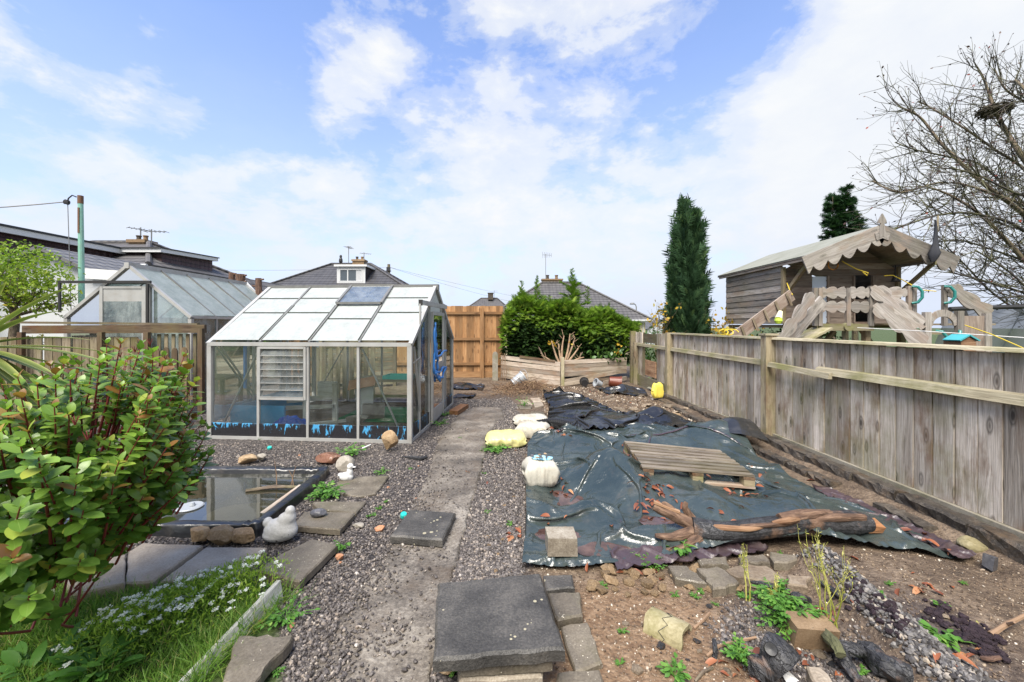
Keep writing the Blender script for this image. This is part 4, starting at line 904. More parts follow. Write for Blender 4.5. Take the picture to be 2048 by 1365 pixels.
    q4 = [on(l0, b0, .075), on(l1, b0, .075), on(l1, 1.0, .05), on(l0, 1.0, .05)]
    for a, c in ((0, 1), (1, 2), (2, 3), (3, 0)): v.bar(q4[a], q4[c], .035, .03)
    vo = v.build('roof_vent', M['alu_dark'], root)
    v = MB(); up = Vector((0, 0, .004)); v.hexa(q4 + [p + up for p in q4]); v.build('vent_pane', M['vent_glass'], vo)
    v = MB()
    for (u0, s0, u1, s1) in ((.1, .70, .75, .95), (.12, .86, .88, .72), (.4, .96, .62, .66), (.45, .80, .95, .9)):
        v.bar(on(l0 + bay * u0, s0, .02), on(l0 + bay * u1, s1, .02), .02, .006)
    v.build('blue_tape', M['blue_rope'], vo)
    # front panes
    for k in range(4):
        l0, l1 = bay * k + .014, bay * (k + 1) - .014
        if k == 2:
            pn = MB(); pn.hexa([P(l0, 0, .19), P(l1, 0, .19), P(l1, .004, .19), P(l0, .004, .19), P(l0, 0, .50), P(l1, 0, .50), P(l1, .004, .50), P(l0, .004, .50)]); pn.build('window_pane', M['pane'], root)
            fr = MB()
            for a, c in ((P(l0 + .02, -.012, .51), P(l1 - .02, -.012, .51)), (P(l0 + .02, -.012, ZE - .03), P(l1 - .02, -.012, ZE - .03))): fr.bar(a, c, .05, .028)
            for l in (l0 + .012, l1 - .012): fr.bar(P(l, -.012, .50), P(l, -.012, ZE - .02), .028, .05, Dx)
            fo = fr.build('louvre_window', M['alu'], root)
            zz = np.linspace(.53, ZE - .045, 8)
            for i in range(7):
                sl = MB(); sl.hexa([P(l0 + .03, -.035, zz[i]), P(l1 - .03, -.035, zz[i]), P(l1 - .03, -.030, zz[i]), P(l0 + .03, -.030, zz[i]), P(l0 + .03, .004, zz[i + 1] + .012), P(l1 - .03, .004, zz[i + 1] + .012), P(l1 - .03, .008, zz[i + 1] + .012), P(l0 + .03, .008, zz[i + 1] + .012)]); sl.build('louvre_slat', M['louvre'], fo)
            hd_ = MB()
            for i in range(7): hd_.bar(P(l0 + .03, -.037, zz[i] + .002), P(l1 - .03, -.037, zz[i] + .002), .006, .006)
            hd_.build('slat_edge', M['alu'], fo)
        else:
            for z0, z1 in ((.19, .46), (.455, ZE - .02)):
                pn = MB(); e = .004 if z0 > .3 else 0; pn.hexa([P(l0, e, z0), P(l1, e, z0), P(l1, e + .003, z0), P(l0, e + .003, z0), P(l0, e, z1), P(l1, e, z1), P(l1, e + .003, z1), P(l0, e + .003, z1)]); pn.build('window_pane', M['pane'], root)
        for z0, z1 in ((.19, ZE - .02),):
            pn = MB(); pn.hexa([P(l0, DEP, z0), P(l1, DEP, z0), P(l1, DEP + .003, z0), P(l0, DEP + .003, z0), P(l0, DEP, z1), P(l1, DEP, z1), P(l1, DEP + .003, z1), P(l0, DEP + .003, z1)]); pn.build('rear_pane', M['pane'], root)
        pn = MB(); tv = [.10, .38, .55, .85][k]
        pn.hexa([P(l0, -.012, .03), P(l1, -.012, .03), P(l1, .004, .03), P(l0, .004, .03), P(l0, -.012, .195), P(l1, -.012, .195), P(l1, .004, .195), P(l0, .004, .195)], tint=tv); pn.build('base_panel', M['base_panel'], root)
    # gables: posts, panes
    posts = [.154, .356, .657, .78]
    f = MB()
    for l, u in [(-.004, u) for u in posts] + [(LEN, .33), (LEN, .66)]: f = MB(); f.bar(P(l, DEP * u, 0), P(l, DEP * u, zroof(DEP * u) - .01), .03, .033, Lx); f.build('gable_post', M['alu'], root)
    f = MB(); f.bar(P(-.02, DEP * .04, ZE - .02), P(-.02, DEP * .15, .30), .012, .025, Lx); f.bar(P(-.02, .07, .95), P(-.02, DEP * .154, 1.0), .012, .012, Lx); f.build('gable_brace', M['alu'], root)
    us = [0] + posts + [1.0]
    for i in range(5):
        d0, d1 = DEP * us[i] + .018, DEP * us[i + 1] - .018
        if i == 2: continue
        pn = MB(); pn.prism([P(0, d0, .2), P(0, d1, .2), P(0, d1, zroof(d1)), P(0, d0, zroof(d0))], -Lx * .003); pn.build('gable_pane', M['pane'], root)
        pn = MB(); pn.hexa([P(-.01, d0, .03), P(-.01, d1, .03), P(.004, d1, .03), P(.004, d0, .03), P(-.01, d0, .195), P(-.01, d1, .195), P(.004, d1, .195), P(.004, d0, .195)], tint=.25); pn.build('base_panel', M['base_panel'], root)
    for d0, d1 in ((.02, DEP * .33), (DEP * .33, DEP * .66), (DEP * .66, DEP - .02)):
        poly = [P(LEN, d0, .2), P(LEN, d1, .2), P(LEN, d1, zroof(d1))] + ([P(LEN, hd, ZR)] if d0 < hd < d1 else []) + [P(LEN, d0, zroof(d0))]
        pn = MB(); pn.prism(poly, Lx * .003); pn.build('gable_pane', M['pane_dirty'], root)
    # sliding door on its rail
    d0, d1 = DEP * .365, DEP * .648; zt = 1.60; x = -.045
    fr = MB(); fr.bar(P(x, d0, .03), P(x, d0, zt), .045, .03, Lx); fr.bar(P(x, d1, .03), P(x, d1, zt), .045, .03, Lx); fr.bar(P(x, d0 + .023, zt - .02), P(x, d1 - .023, zt - .02), .03, .05); do = fr.build('door', M['alu'], root)
    for z0, z1 in ((.04, .22), (.70, .86)): k = MB(); k.hexa([P(x - .006, d0 + .02, z0), P(x + .006, d0 + .02, z0), P(x + .006, d1 - .02, z0), P(x - .006, d1 - .02, z0), P(x - .006, d0 + .02, z1), P(x + .006, d0 + .02, z1), P(x + .006, d1 - .02, z1), P(x - .006, d1 - .02, z1)]); k.build('door_panel', M['alu'], do)
    for z0, z1 in ((.22, .70), (.86, zt - .04)):
        pn = MB(); pn.prism([P(x, d0 + .02, z0), P(x, d1 - .02, z0), P(x, d1 - .02, z1), P(x, d0 + .02, z1)], Lx * .003); pn.build('door_pane', M['pane'], do)
    fr = MB(); fr.bar(P(-.06, DEP * .10, 1.70), P(-.06, DEP * .70, 1.70), .035, .06); fr.bar(P(-.055, DEP * .10, 1.42), P(-.055, DEP * .10, 1.68), .03, .02, Lx); fr.build('door_rail', M['alu'], root)
    bl = MB(); bl.bar(P(-.062, DEP * .095, 1.695), P(-.062, DEP * .10, 1.695), .05, .075); bl.build('rail_end', M['rail_black'], root)
    return root, P, LEN, DEP
GH, GP, GL, GD = greenhouse()
# blue strips tied round the door
b = MB(); x = -.075
def wav(d0, z0, d1, z1, n=10, a=.03): return [GP(x - random.uniform(0, .02), GD * (d0 + (d1 - d0) * t) + a * math.sin(7 * t + d0 * 9) * .5, z0 + (z1 - z0) * t + a * math.cos(9 * t)) for t in np.linspace(0, 1, n)]
for L in (wav(.38, 1.42, .39, .95, 12), wav(.36, 1.35, .34, .78), wav(.34, .78, .40, .72), wav(.39, .95, .66, 1.02, 10, .012), wav(.40, .72, .65, .76, 10, .015), wav(.40, .70, .50, .60), wav(.5, .60, .66, .74), wav(.41, 1.05, .43, .78)):
    b.tube(L, [.012 + .008 * random.random() for _ in L], 6)
tag(b.build('blue_strip', M['blue_rope'], smooth=True), 'bright blue polythene strip tied in loops round the greenhouse door frame', 'plastic strip')
b = MB(); b.bar(GP(GL - .42, .05, .62), GP(GL - .42, .05, 1.15), .025, .035, (0, 1, 0)); tag(b.build('blue_strap', M['blue_rope']), 'straight blue strap hanging inside the left pane of the greenhouse', 'strap')

# what stands inside it
def gbox(b, l0, l1, d0, d1, z0, z1, **k): b.hexa([GP(l0, d0, z0), GP(l1, d0, z0), GP(l1, d1, z0), GP(l0, d1, z0), GP(l0, d0, z1), GP(l1, d0, z1), GP(l1, d1, z1), GP(l0, d1, z1)], **k)
b = MB(); gbox(b, .10, GL - .1, .08, GD - .1, .0, .05); tag(b.build('soil_bed', M['soil_brown']), 'brown soil floor inside the near greenhouse', kind='stuff')
b = MB(); gbox(b, .25, 1.35, .75, 1.75, .052, .065); tag(b.build('green_carpet', M['green_carpet']), 'square of bright green carpet lying on the greenhouse floor', 'carpet')
b = MB(); gbox(b, 1.75, GL - .06, .25, .28, .05, .36); gbox(b, GL - .09, GL - .06, .28, 1.9, .05, .34); tag(b.build('blue_edging_board', M['blue_paint']), 'light blue edging boards along the left inside corner of the greenhouse', 'board')
def crumple(name, c, sx, sy, h, mat, label, cat, seed, rot=0, res=34, amp=.5):
    "a crumpled lump of sheeting"
    b = MB(); V = []; n = res; rg = np.random.default_rng(seed); u = np.linspace(-1, 1, n); X, Y = np.meshgrid(u, u)
    rr = np.maximum(np.abs(X), np.abs(Y)); base = np.maximum(0, 1 - rr ** 2.2)
    N = np.abs(vnoise(X, Y, seed, 4, 2.4) - .5) * 2; N2 = vnoise(X + 7, Y, seed + 5, 4, 4.5)
    Z = h * (base * (1 - amp) + base * amp * (1 - N) * 1.2 + .12 * N2 * (rr < .99))
    X2 = X * sx / 2 * (1 + .25 * (vnoise(X, Y, seed + 2, 2, 1.3) - .5)); Y2 = Y * sy / 2 * (1 + .25 * (vnoise(X, Y, seed + 3, 2, 1.3) - .5))
    cs, sn = math.cos(rot), math.sin(rot); Xr = X2 * cs - Y2 * sn; Yr = X2 * sn + Y2 * cs
    V = np.stack([Xr + c[0], Yr + c[1], Z + c[2]], 2).reshape(-1, 3); i = np.arange(n * n).reshape(n, n)
    b.add(V, [tuple(t) for t in np.stack([i[:-1, :-1], i[:-1, 1:], i[1:, 1:], i[1:, :-1]], 2).reshape(-1, 4)], None, .5)
    return tag(b.build(name, M[mat], smooth=True), label, cat)
c = GP(1.68, .26, .05); crumple('blue_sheet', c, .46, .34, .17, 'blue_cloth', 'crumpled bright blue sheet heaped inside the greenhouse by the louvre window', 'sheet', 5)
root = thing('white_trestle', 'white painted wooden frame leaning inside the greenhouse below the louvres', 'wooden frame', GP(1.55, .5, .05))
b = MB(); b.bar(GP(1.22, .55, .05), GP(1.22, .55, .62), .07, .04, (0, 1, 0)); b.bar(GP(1.58, .45, .05), GP(1.58, .45, .55), .06, .04, (0, 1, 0)); b.build('upright', M['white_wood'], root)
b = MB(); b.bar(GP(1.20, .58, .44), GP(1.95, .62, .36), .03, .07); b.bar(GP(1.22, .50, .32), GP(1.95, .40, .30), .03, .05); b.bar(GP(1.10, .62, .10), GP(1.62, .30, .10), .07, .03); b.build('rail', M['white_wood'], root)
b = MB(); gbox(b, 1.28, 1.56, .70, .73, .40, .62); b.build('panel', M['white_wood'], root)
root = thing('potting_bench', 'weathered potting bench along the back of the greenhouse', 'bench', GP(.9, 1.7, .05))
b = MB(); gbox(b, .12, 1.45, 1.55, 2.05, .50, .54); b.build('bench_top', M['old_wood'], root)
for l in (.17, 1.38):
    for d in (1.58, 2.0): b = MB(); b.bar(GP(l, d, .05), GP(l, d, .50), .05, .05, (0, 1, 0)); b.build('leg', M['old_wood'], root)
b = MB(); gbox(b, .12, 1.45, 1.57, 1.60, .25, .29); b.build('stretcher', M['old_wood'], root)
root = thing('seed_tray', 'teal plastic seed tray sitting on the greenhouse bench', 'tray', GP(.72, 1.62, .545))
b = MB(); gbox(b, .50, .95, 1.56, 1.86, .541, .55); b.build('tray_base', M['turq'], root)
b = MB(); gbox(b, .50, .95, 1.55, 1.56, .541, .60); gbox(b, .50, .95, 1.86, 1.87, .541, .60); gbox(b, .49, .50, 1.55, 1.87, .541, .60); gbox(b, .95, .96, 1.55, 1.87, .541, .60); b.build('tray_side', M['turq'], root)
b = MB(); a = GP(1.22, .95, .50); e = GP(.86, 1.05, .56); ax = (e - a).normalized()
prof = []; 
for s in (-1, 0, 1): prof.append((s * .11, .09 - abs(s) * .09))
sd = ax.cross(Vector((0, 0, 1))).normalized()
poly = [a + sd * u + Vector((0, 0, v)) for u, v in ((-.12, -.02), (0, .10), (.12, -.02), (.10, -.03), (0, .07), (-.10, -.03))]; b.prism(poly, e - a); tag(b.build('ridge_tile', M['brick']), 'orange brown ridge tile propped on a board inside the greenhouse', 'roof tile')
b = MB(); b.hexa([GP(1.08, .92, .07), GP(.86, .95, .07), GP(.86, .97, .07), GP(1.08, .94, .07), GP(1.16, 1.0, .47), GP(.90, 1.05, .50), GP(.90, 1.07, .50), GP(1.16, 1.02, .47)]); tag(b.build('metal_sheet', M['alu']), 'dull grey metal sheet standing under the ridge tile in the greenhouse', 'metal sheet')
b = MB(); b.box(GP(.86, .98, .17), (.30, .20, .20), (0, 0, .3), jit=.006); tag(b.build('concrete_block', M['block']), 'grey concrete block standing on the floor inside the greenhouse', 'block')
b = MB(); b.rock(GP(.98, .72, .10), (.34, .16, .12), .2, 5); tag(b.build('stone', M['stone_grey']), 'long grey stone lying beside the block inside the greenhouse', 'stone')
b = MB(); b.rock(GP(.95, .30, .06), (.5, .22, .10), .1, 9, rough=.3); tag(b.build('soil_heap', M['soil_brown']), 'low heap of brown soil just inside the third front pane', 'soil heap')
b = MB(); b.rock(GP(.42, .34, .07), (.55, .3, .15), .1, 10, rough=.3); tag(b.build('gravel_heap', M['kerb']), 'low grey gravel heap just inside the right front pane', 'gravel heap')

# ------------------------------------------------------------------ far greenhouse beyond the fence
def greenhouse2():
    x0, x1, y0, y1, ZE, ZR = -7.60, -5.46, 6.92, 9.95, 1.54, 2.42; xm = (x0 + x1) / 2
    root = thing('greenhouse', 'grimy aluminium greenhouse with sliding door rail beyond the picket fence', 'greenhouse', (xm, (y0 + y1) / 2, 0))
    f = MB()
    for x in (x0, x1):
        for y in (y0, y1): f = MB(); f.bar((x, y, -.02), (x, y, ZE), .06, .06, (0, 1, 0)); f.build('corner_post', M['alu'], root)
    f = MB()
    for k in range(1, 5):
        y = y0 + (y1 - y0) * k / 5
        for x in (x1, x0): f = MB(); f.bar((x, y, 0), (x, y, ZE), .03, .03, (1, 0, 0)); f.build('glazing_bar', M['alu'], root)
    f = MB()
    for x in (x0, x1): f.bar((x, y0 - .03, ZE + .01), (x, y1 + .03, ZE + .01), .06, .05)
    f.build('eave_rail', M['alu'], root)
    f = MB()
    for y in (y0 - .012, y1 + .012): 
        for a, c in ((x0 - .02, xm - .03), (x1 + .02, xm + .03)): f = MB(); f.bar((a, y, ZE), (c, y, ZR), .05, .05); f.build('gable_rafter', M['alu'], root)
    f = MB(); f.bar((xm, y0 - .05, ZR + .02), (xm, y1 + .05, ZR + .02), .08, .10); f.build('ridge_bar', M['alu'], root)
    f = MB()
    for k in range(1, 5):
        y = y0 + (y1 - y0) * k / 5; 
        for a, c in ((x1 - .01, xm + .03), (x0 + .01, xm - .03)): f = MB(); f.bar((a, y, ZE + .03), (c, y, ZR + .02), .028, .03); f.build('roof_bar', M['alu_dark'], root)
    for k in range(5):
        ya, yb = y0 + (y1 - y0) * k / 5 + .015, y0 + (y1 - y0) * (k + 1) / 5 - .015
        for s0, s1, o_ in ((.02, .56, .03), (.55, .97, .024)):
            for xe in (x1, x0):
                pt = lambda s, y, o: Vector((xe + (xm - xe) * s, y, ZE + (ZR - ZE) * s + o))
                p = MB(); p.hexa([pt(s0, ya, o_), pt(s0, yb, o_), pt(s1, yb, o_), pt(s1, ya, o_), pt(s0, ya, o_ + .004), pt(s0, yb, o_ + .004), pt(s1, yb, o_ + .004), pt(s1, ya, o_ + .004)]); p.build('roof_pane', M['shade2'], root)
        for xe in (x1, x0): p = MB(); p.box((xe, (ya + yb) / 2, ZE / 2 + .05), (.004, yb - ya, ZE - .12)); p.build('side_pane', M['pane_dirty'], root)
    f = MB(); f.bar((x1 - .02, y0 + .05, ZE - .08), (x1 - .02, y0 + .55, .3), .02, .03); f.build('diagonal_brace', M['alu'], root)
    dl, dr = -7.0, -6.18
    zr = lambda x: ZE + (ZR - ZE) * (1 - abs(x - xm) / ((x1 - x0) / 2))
    
    for x in (dl, dr): f = MB(); f.bar((x, y0, 0), (x, y0, zr(x)), .055, .04, (0, 1, 0)); f.build('gable_post', M['alu'], root)
    f = MB(); f.bar((x0 + .03, y0, 1.36), (dl - .02, y0, 1.36), .02, .03); f.bar((dr + .02, y0, 1.36), (x1 - .03, y0, 1.36), .02, .03); f.build('cross_bar', M['alu'], root)
    for poly in ([(x0, .05), (dl, .05), (dl, zr(dl)), (x0, ZE)], [(dr, .05), (x1, .05), (x1, ZE), (dr, zr(dr))], [(dl, 2.12), (dr, 2.12), (dr, zr(dr)), (xm, ZR), (dl, zr(dl))]):
        p = MB(); p.prism([(x, y0, z) for x, z in poly], (0, .004, 0)); p.build('gable_pane', M['pane_dirty'], root)
    p = MB(); p.prism([(x0, y1, .05), (x1, y1, .05), (x1, y1, ZE), (xm, y1, ZR), (x0, y1, ZE)], (0, .004, 0)); p.build('gable_pane', M['pane_dirty'], root)
    f = MB(); yd = y0 - .05
    f.bar((dl + .05, yd, 0), (dl + .05, yd, 2.08), .05, .03, (0, 1, 0)); f.bar((dr - .04, yd, 0), (dr - .04, yd, 2.08), .07, .03, (0, 1, 0)); f.bar((dl + .07, yd, 2.06), (dr - .07, yd, 2.06), .03, .04); f.bar((dl + .1, yd + .02, 1.4), (dr - .3, yd + .02, 1.85), .012, .02); do = f.build('door', M['alu'], root)
    p = MB(); p.box(((dl + dr) / 2, yd, 1.93), (dr - dl - .12, .006, .22)); p.build('door_panel', M['alu'], do)
    p = MB(); p.box(((dl + dr) / 2, yd, 1.0), (dr - dl - .12, .005, 1.64)); p.build('door_pane', M['pane_dirty'], do)
    f = MB(); f.bar((-7.66, yd - .03, 2.15), (-6.08, yd - .03, 2.15), .03, .045); f.bar((-7.64, yd - .03, 1.63), (-7.64, yd - .03, 2.13), .03, .03, (0, 1, 0)); f.bar((-6.14, yd - .03, .2), (-6.14, yd - .03, 2.12), .04, .03, (0, 1, 0)); f.build('door_rail', M['rail_black'], root)
greenhouse2()
# ------------------------------------------------------------------ right hand fence
FX = 3.13
def right_fence():
    root = thing('fence', 'long silvery weathered board fence with mossy rail along the right side', 'fence', (FX, 5, 0))
    zt = 1.245; bays = [(.95, 4.66, .125), (4.78, 7.54, .095), (7.64, 9.72, .03)]
    zb = lambda y: np.interp(y, [1, 4.7, 7.6, 9.8], [.14, .12, .045, -.04])
    for bi, (ya, yb, _) in enumerate(bays):
        b = MB(); bk = MB(); y = ya
        while y < yb - .02:
            wd = min(random.uniform(.135, .152), yb - y); top = zt - random.uniform(0, .012)
            if bi == 2 and 8.3 < y < 9.1:
                if b.n: b.build('board_panel', M['fence'], root); b = MB()
                y += wd; continue
            lean = random.uniform(-.004, .004); th = random.uniform(.014, .02)
            z0 = zb(y) + .03
            o_ = random.uniform(-.003, .003); b.hexa([(FX + o_, y + .005, z0), (FX + th, y + .005, z0), (FX + th, y + wd - .003, z0), (FX + o_ + .004, y + wd - .003, z0), (FX + o_, y + .005 + lean, top), (FX + th, y + .005 + lean, top), (FX + th, y + wd - .003 + lean, top), (FX + o_ + .004, y + wd - .003 + lean, top)])
            bk.hexa([(FX + .022, y - .03, z0), (FX + .034, y - .03, z0), (FX + .034, y + .04, z0), (FX + .022, y + .04, z0), (FX + .022, y - .03, top), (FX + .034, y - .03, top), (FX + .034, y + .04, top), (FX + .022, y + .04, top)])  # dark strips added behind the joints, standing in for shade in the gaps
            y += wd
        b.build('board_panel', M['fence'], root); bk.build('gap_shade_strips', M['dark_wood'], root)
        b = MB()
        if bi == 0:
            b.hexa([(FX - .052, 1.0, .925), (FX - .002, 1.0, .925), (FX - .002, 4.0, .93), (FX - .052, 4.0, .93), (FX - .035, 1.0, .985), (FX - .002, 1.0, .995), (FX - .002, 4.0, 1.0), (FX - .035, 4.0, .99)])
            b.hexa([(FX - .095, 3.78, .90), (FX - .0525, 3.78, .90), (FX - .0525, 4.66, .93), (FX - .095, 4.66, .93), (FX - .08, 3.78, .955), (FX - .0525, 3.78, .96), (FX - .0525, 4.66, .985), (FX - .08, 4.66, .98)])
        else:
            b.hexa([(FX - .05, ya, .93), (FX - .002, ya, .93), (FX - .002, yb, .93), (FX - .05, yb, .93), (FX - .035, ya, .985), (FX - .002, ya, .995), (FX - .002, yb, .995), (FX - .035, yb, .985)])
        b.build('rail', M['fence_rail'], root)
        if bi < 2:
            b = MB(); b.hexa([(FX - .045, ya - .03, zt), (FX + .05, ya - .03, zt), (FX + .05, yb, zt), (FX - .045, yb, zt), (FX - .035, ya - .03, zt + .022), (FX + .045, ya - .03, zt + .026), (FX + .045, yb, zt + .026), (FX - .035, yb, zt + .022)]); b.build('capping', M['fence_rail'], root)
        b = MB(); yy = np.linspace(ya, yb, 5)
        for y0_, y1_ in zip(yy[:-1], yy[1:]): b.hexa([(FX - .03, y0_, zb(y0_) - .15), (FX + .02, y0_, zb(y0_) - .15), (FX + .02, y1_, zb(y1_) - .15), (FX - .03, y1_, zb(y1_) - .15), (FX - .03, y0_, zb(y0_) + .028), (FX + .02, y0_, zb(y0_) + .028), (FX + .02, y1_, zb(y1_) + .028), (FX - .03, y1_, zb(y1_) + .028)], tint=.5)
        b.build('gravel_board', M['gravel_board'], root)
    for y, h in ((4.72, 1.29), (7.59, 1.27), (9.78, 1.27)):
        b = MB(); z = float(zb(y)); b.hexa([(FX - .10, y - .05, z - .2), (FX + .03, y - .05, z - .2), (FX + .03, y + .05, z - .2), (FX - .10, y + .05, z - .2), (FX - .10, y - .05, h), (FX + .03, y - .05, h), (FX + .03, y + .05, h), (FX - .10, y + .05, h)]); po = b.build('post', M['post'], root)
        if y < 5: b = MB(); b.box((FX - .035, y, h + .012), (.16, .13, .022)); b.build('post_cap', M['fence_rail'], po)
    # patched gap in the corner bay
    b = MB(); b.box((FX + .01, 8.72, 1.12), (.016, .84, .20)); b.build('patch_board', M['old_wood'], root, label='mottled board across the top of the gap')
    b = MB(); b.box((FX - .01, 8.66, .47), (.02, .62, .34)); b.build('patch_board', M['log_bare'], root, label='pale bare board nailed low across the gap')
    b = MB(); b.bar((FX + .0, 9.12, .05), (FX + .0, 9.12, 1.0), .05, .05, (0, 1, 0)); b.bar((FX - .06, 9.5, .0), (FX - .06, 9.5, 1.0), .10, .04, (0, 1, 0)); b.build('batten', M['old_wood'], root)
    b = MB(); b.box((FX - .02, 8.7, .14), (.02, 1.6, .24)); b.build('base_board', M['fence_rail'], root)
right_fence()
# a darker hedge-green backing fence seen through the gap belongs to the neighbour
# ------------------------------------------------------------------ edging blocks below the fence
k = 0
rows = [(2.995, .06, .11, .50, lambda y: .085 - .012 * max(0, y - 4)), (2.82, .05, .06, .36, lambda y: .035 - .008 * max(0, y - 4))]
for ri, (x, hw, hh, ln, zf) in enumerate(rows):
    y = 1.0 if ri == 0 else 1.9
    first = True
    while y < 7.4:
        l = ln * random.uniform(.6, 1.15); b = MB()
        if ri and random.random() < .22: y += l; continue
        z = zf(y)
        xo = x + random.uniform(-.012, .012) + (0.0 if ri == 0 else .05 * math.sin(y))
        V, f = ICO[0]
        # a worn block: subdivided box with noise
        n = 5; U = np.linspace(0, 1, 9); P_ = []
        sec = [(-hw, -.15), (-hw, .0), (-hw, hh * .45), (-hw + .012, hh * .6), (hw - .012, hh * .6), (hw, hh * .45), (hw, -.15)]
        for i, u in enumerate(U):
            for (sx, sz) in sec: 
                e = .012 if i in (0, 8) else 0
                P_.append((xo + sx * (1 - e * 3) + random.uniform(-.010, .010), y + u * (l - .012), z + sz * (1 - e * 4) + random.uniform(-.012, .008)))
        m = len(sec); F_ = [(i * m + j, i * m + j + 1, (i + 1) * m + j + 1, (i + 1) * m + j) for i in range(8) for j in range(m - 1)] + [tuple(range(m))[::-1], tuple(8 * m + j for j in range(m))]
        b.add(P_, F_)
        tag(b.build('edging_block', M['kerb']), ('dark damp edging block in the upper course under the right fence' if ri == 0 else 'dark damp edging block in the lower course beside the green tarpaulin'), 'edging block', ('upper edging blocks along the fence' if ri == 0 else 'lower edging blocks along the tarpaulin'))
        y += l
# ------------------------------------------------------------------ new orange fence
def new_fence():
    root = thing('fence', 'tall new orange brown close board fence panel beyond the near greenhouse', 'fence', (-1.6, 10.8, 0))
    y = 10.8; x0, x1, zt = -4.6, -.10, 1.93
    b = MB(); x = x0
    while x < x1 - .03:
        wd = min(random.uniform(.095, .105), x1 - x); t = zt + random.uniform(-.006, .006)
        b.hexa([(x, y, .16), (x + wd + .004, y + .008, .16), (x + wd + .004, y + .014, .16), (x, y + .016, .16), (x, y, t), (x + wd + .004, y + .008, t), (x + wd + .004, y + .014, t), (x, y + .016, t)]); x += wd
    b.build('board_panel', M['new_wood'], root)
    for z in (.37, 1.04, 1.74):
        b = MB(); b.bar((x0, y - .024, z), (x1, y - .024, z), .044, .07); b.build('rail', M['new_wood'], root)
    for x in (-3.1, -.66): b = MB(); b.bar((x, y - .075, -.1), (x, y - .075, 1.86), .10, .056, (0, 1, 0)); b.build('post', M['new_wood'], root)
    b = MB(); b.bar((x0, y + .004, .08), (x1, y + .004, .08), .03, .155); b.build('gravel_board', M['new_wood'], root, label='darker base board along the ground')
    b = MB(); b.bar((x1 + .025, y - .02, -.1), (x1 + .025, y - .02, 1.9), .045, .05, (0, 1, 0)); b.build('end_batten', M['old_wood'], root)
new_fence()
# concrete spur posts in front of it
root = thing('concrete_post', 'short round topped mossy concrete post at the end of the plank retaining wall', 'post', (-.30, 10.25, 0))
b = MB(); b.prism([(-.36 + .0, 10.2, -.1), (-.22, 10.2, -.1), (-.22, 10.2, .66), (-.235, 10.2, .70), (-.26, 10.2, .725), (-.29, 10.2, .73), (-.32, 10.2, .725), (-.345, 10.2, .70), (-.36, 10.2, .66)], (0, .12, 0)); b.build('shaft', M['conc_post'], root)
b = MB()
for i in range(4): b.tube([(-.18 + .05 * i, 10.2, -.05), (-.12 + .04 * i, 10.15, .3), (-.14 + .03 * i, 10.18, .55 + .05 * i)], .008, 5)
b.build('climbing_stem', M['twig'], root)
# ------------------------------------------------------------------ plank retaining wall in front of the hedge
def planter():
    root = thing('retaining_wall', 'low collapsing retaining wall of horizontal planks under the conifer hedge', 'retaining wall', (1.3, 9.6, 0))
    A, B, C_ = Vector((-.14, 10.45, 0)), Vector((1.29, 9.42, 0)), Vector((2.98, 9.95, 0))
    b = MB(); n = 5
    for i in range(n):
        z = .06 + i * .112; j = random.uniform(-.006, .006); d = Vector((0, j, 0))
        b.bar(A + d + Vector((0, 0, z + .035 + (.03 if i == n - 1 else 0))), B + d + Vector((-.02, 0, z - .02)), .03, .105)
    b.build('plank_panel', M['planter'], root)
    b = MB()
    for i in range(2, n + 1):
        z = .05 + i * .098; j = random.uniform(-.006, .006); d = Vector((0, j, 0)); b.bar(B + d + Vector((.05, 0, z)), C_ + d + Vector((0, 0, z + .02)), .03, .092)
    b.build('plank_panel', M['planter'], root)
    b = MB(); b.bar(B + Vector((.05, -.04, .08)), C_ + Vector((-.1, -.03, .28)), .03, .10); b.bar(B + Vector((.06, -.07, .03)), B + Vector((.75, -.06, .13)), .03, .08); b.bar(B + Vector((1.0, .0, .05)), C_ + Vector((0, 0, .10)), .03, .09); b.build('slipped_plank', M['planter'], root, label='slipped plank lying at a slant')
    b = MB(); b.bar(B + Vector((.02, -.06, -.1)), B + Vector((.02, -.06, .66)), .075, .06, (0, 1, 0)); b.build('post', M['fence_rail'], root)
    b = MB(); b.bar(A + Vector((.48, -.37, .62)), A + Vector((1.30, -.95, .55)), .05, .05); b.build('top_rail', M['dark_wood'], root)
planter()
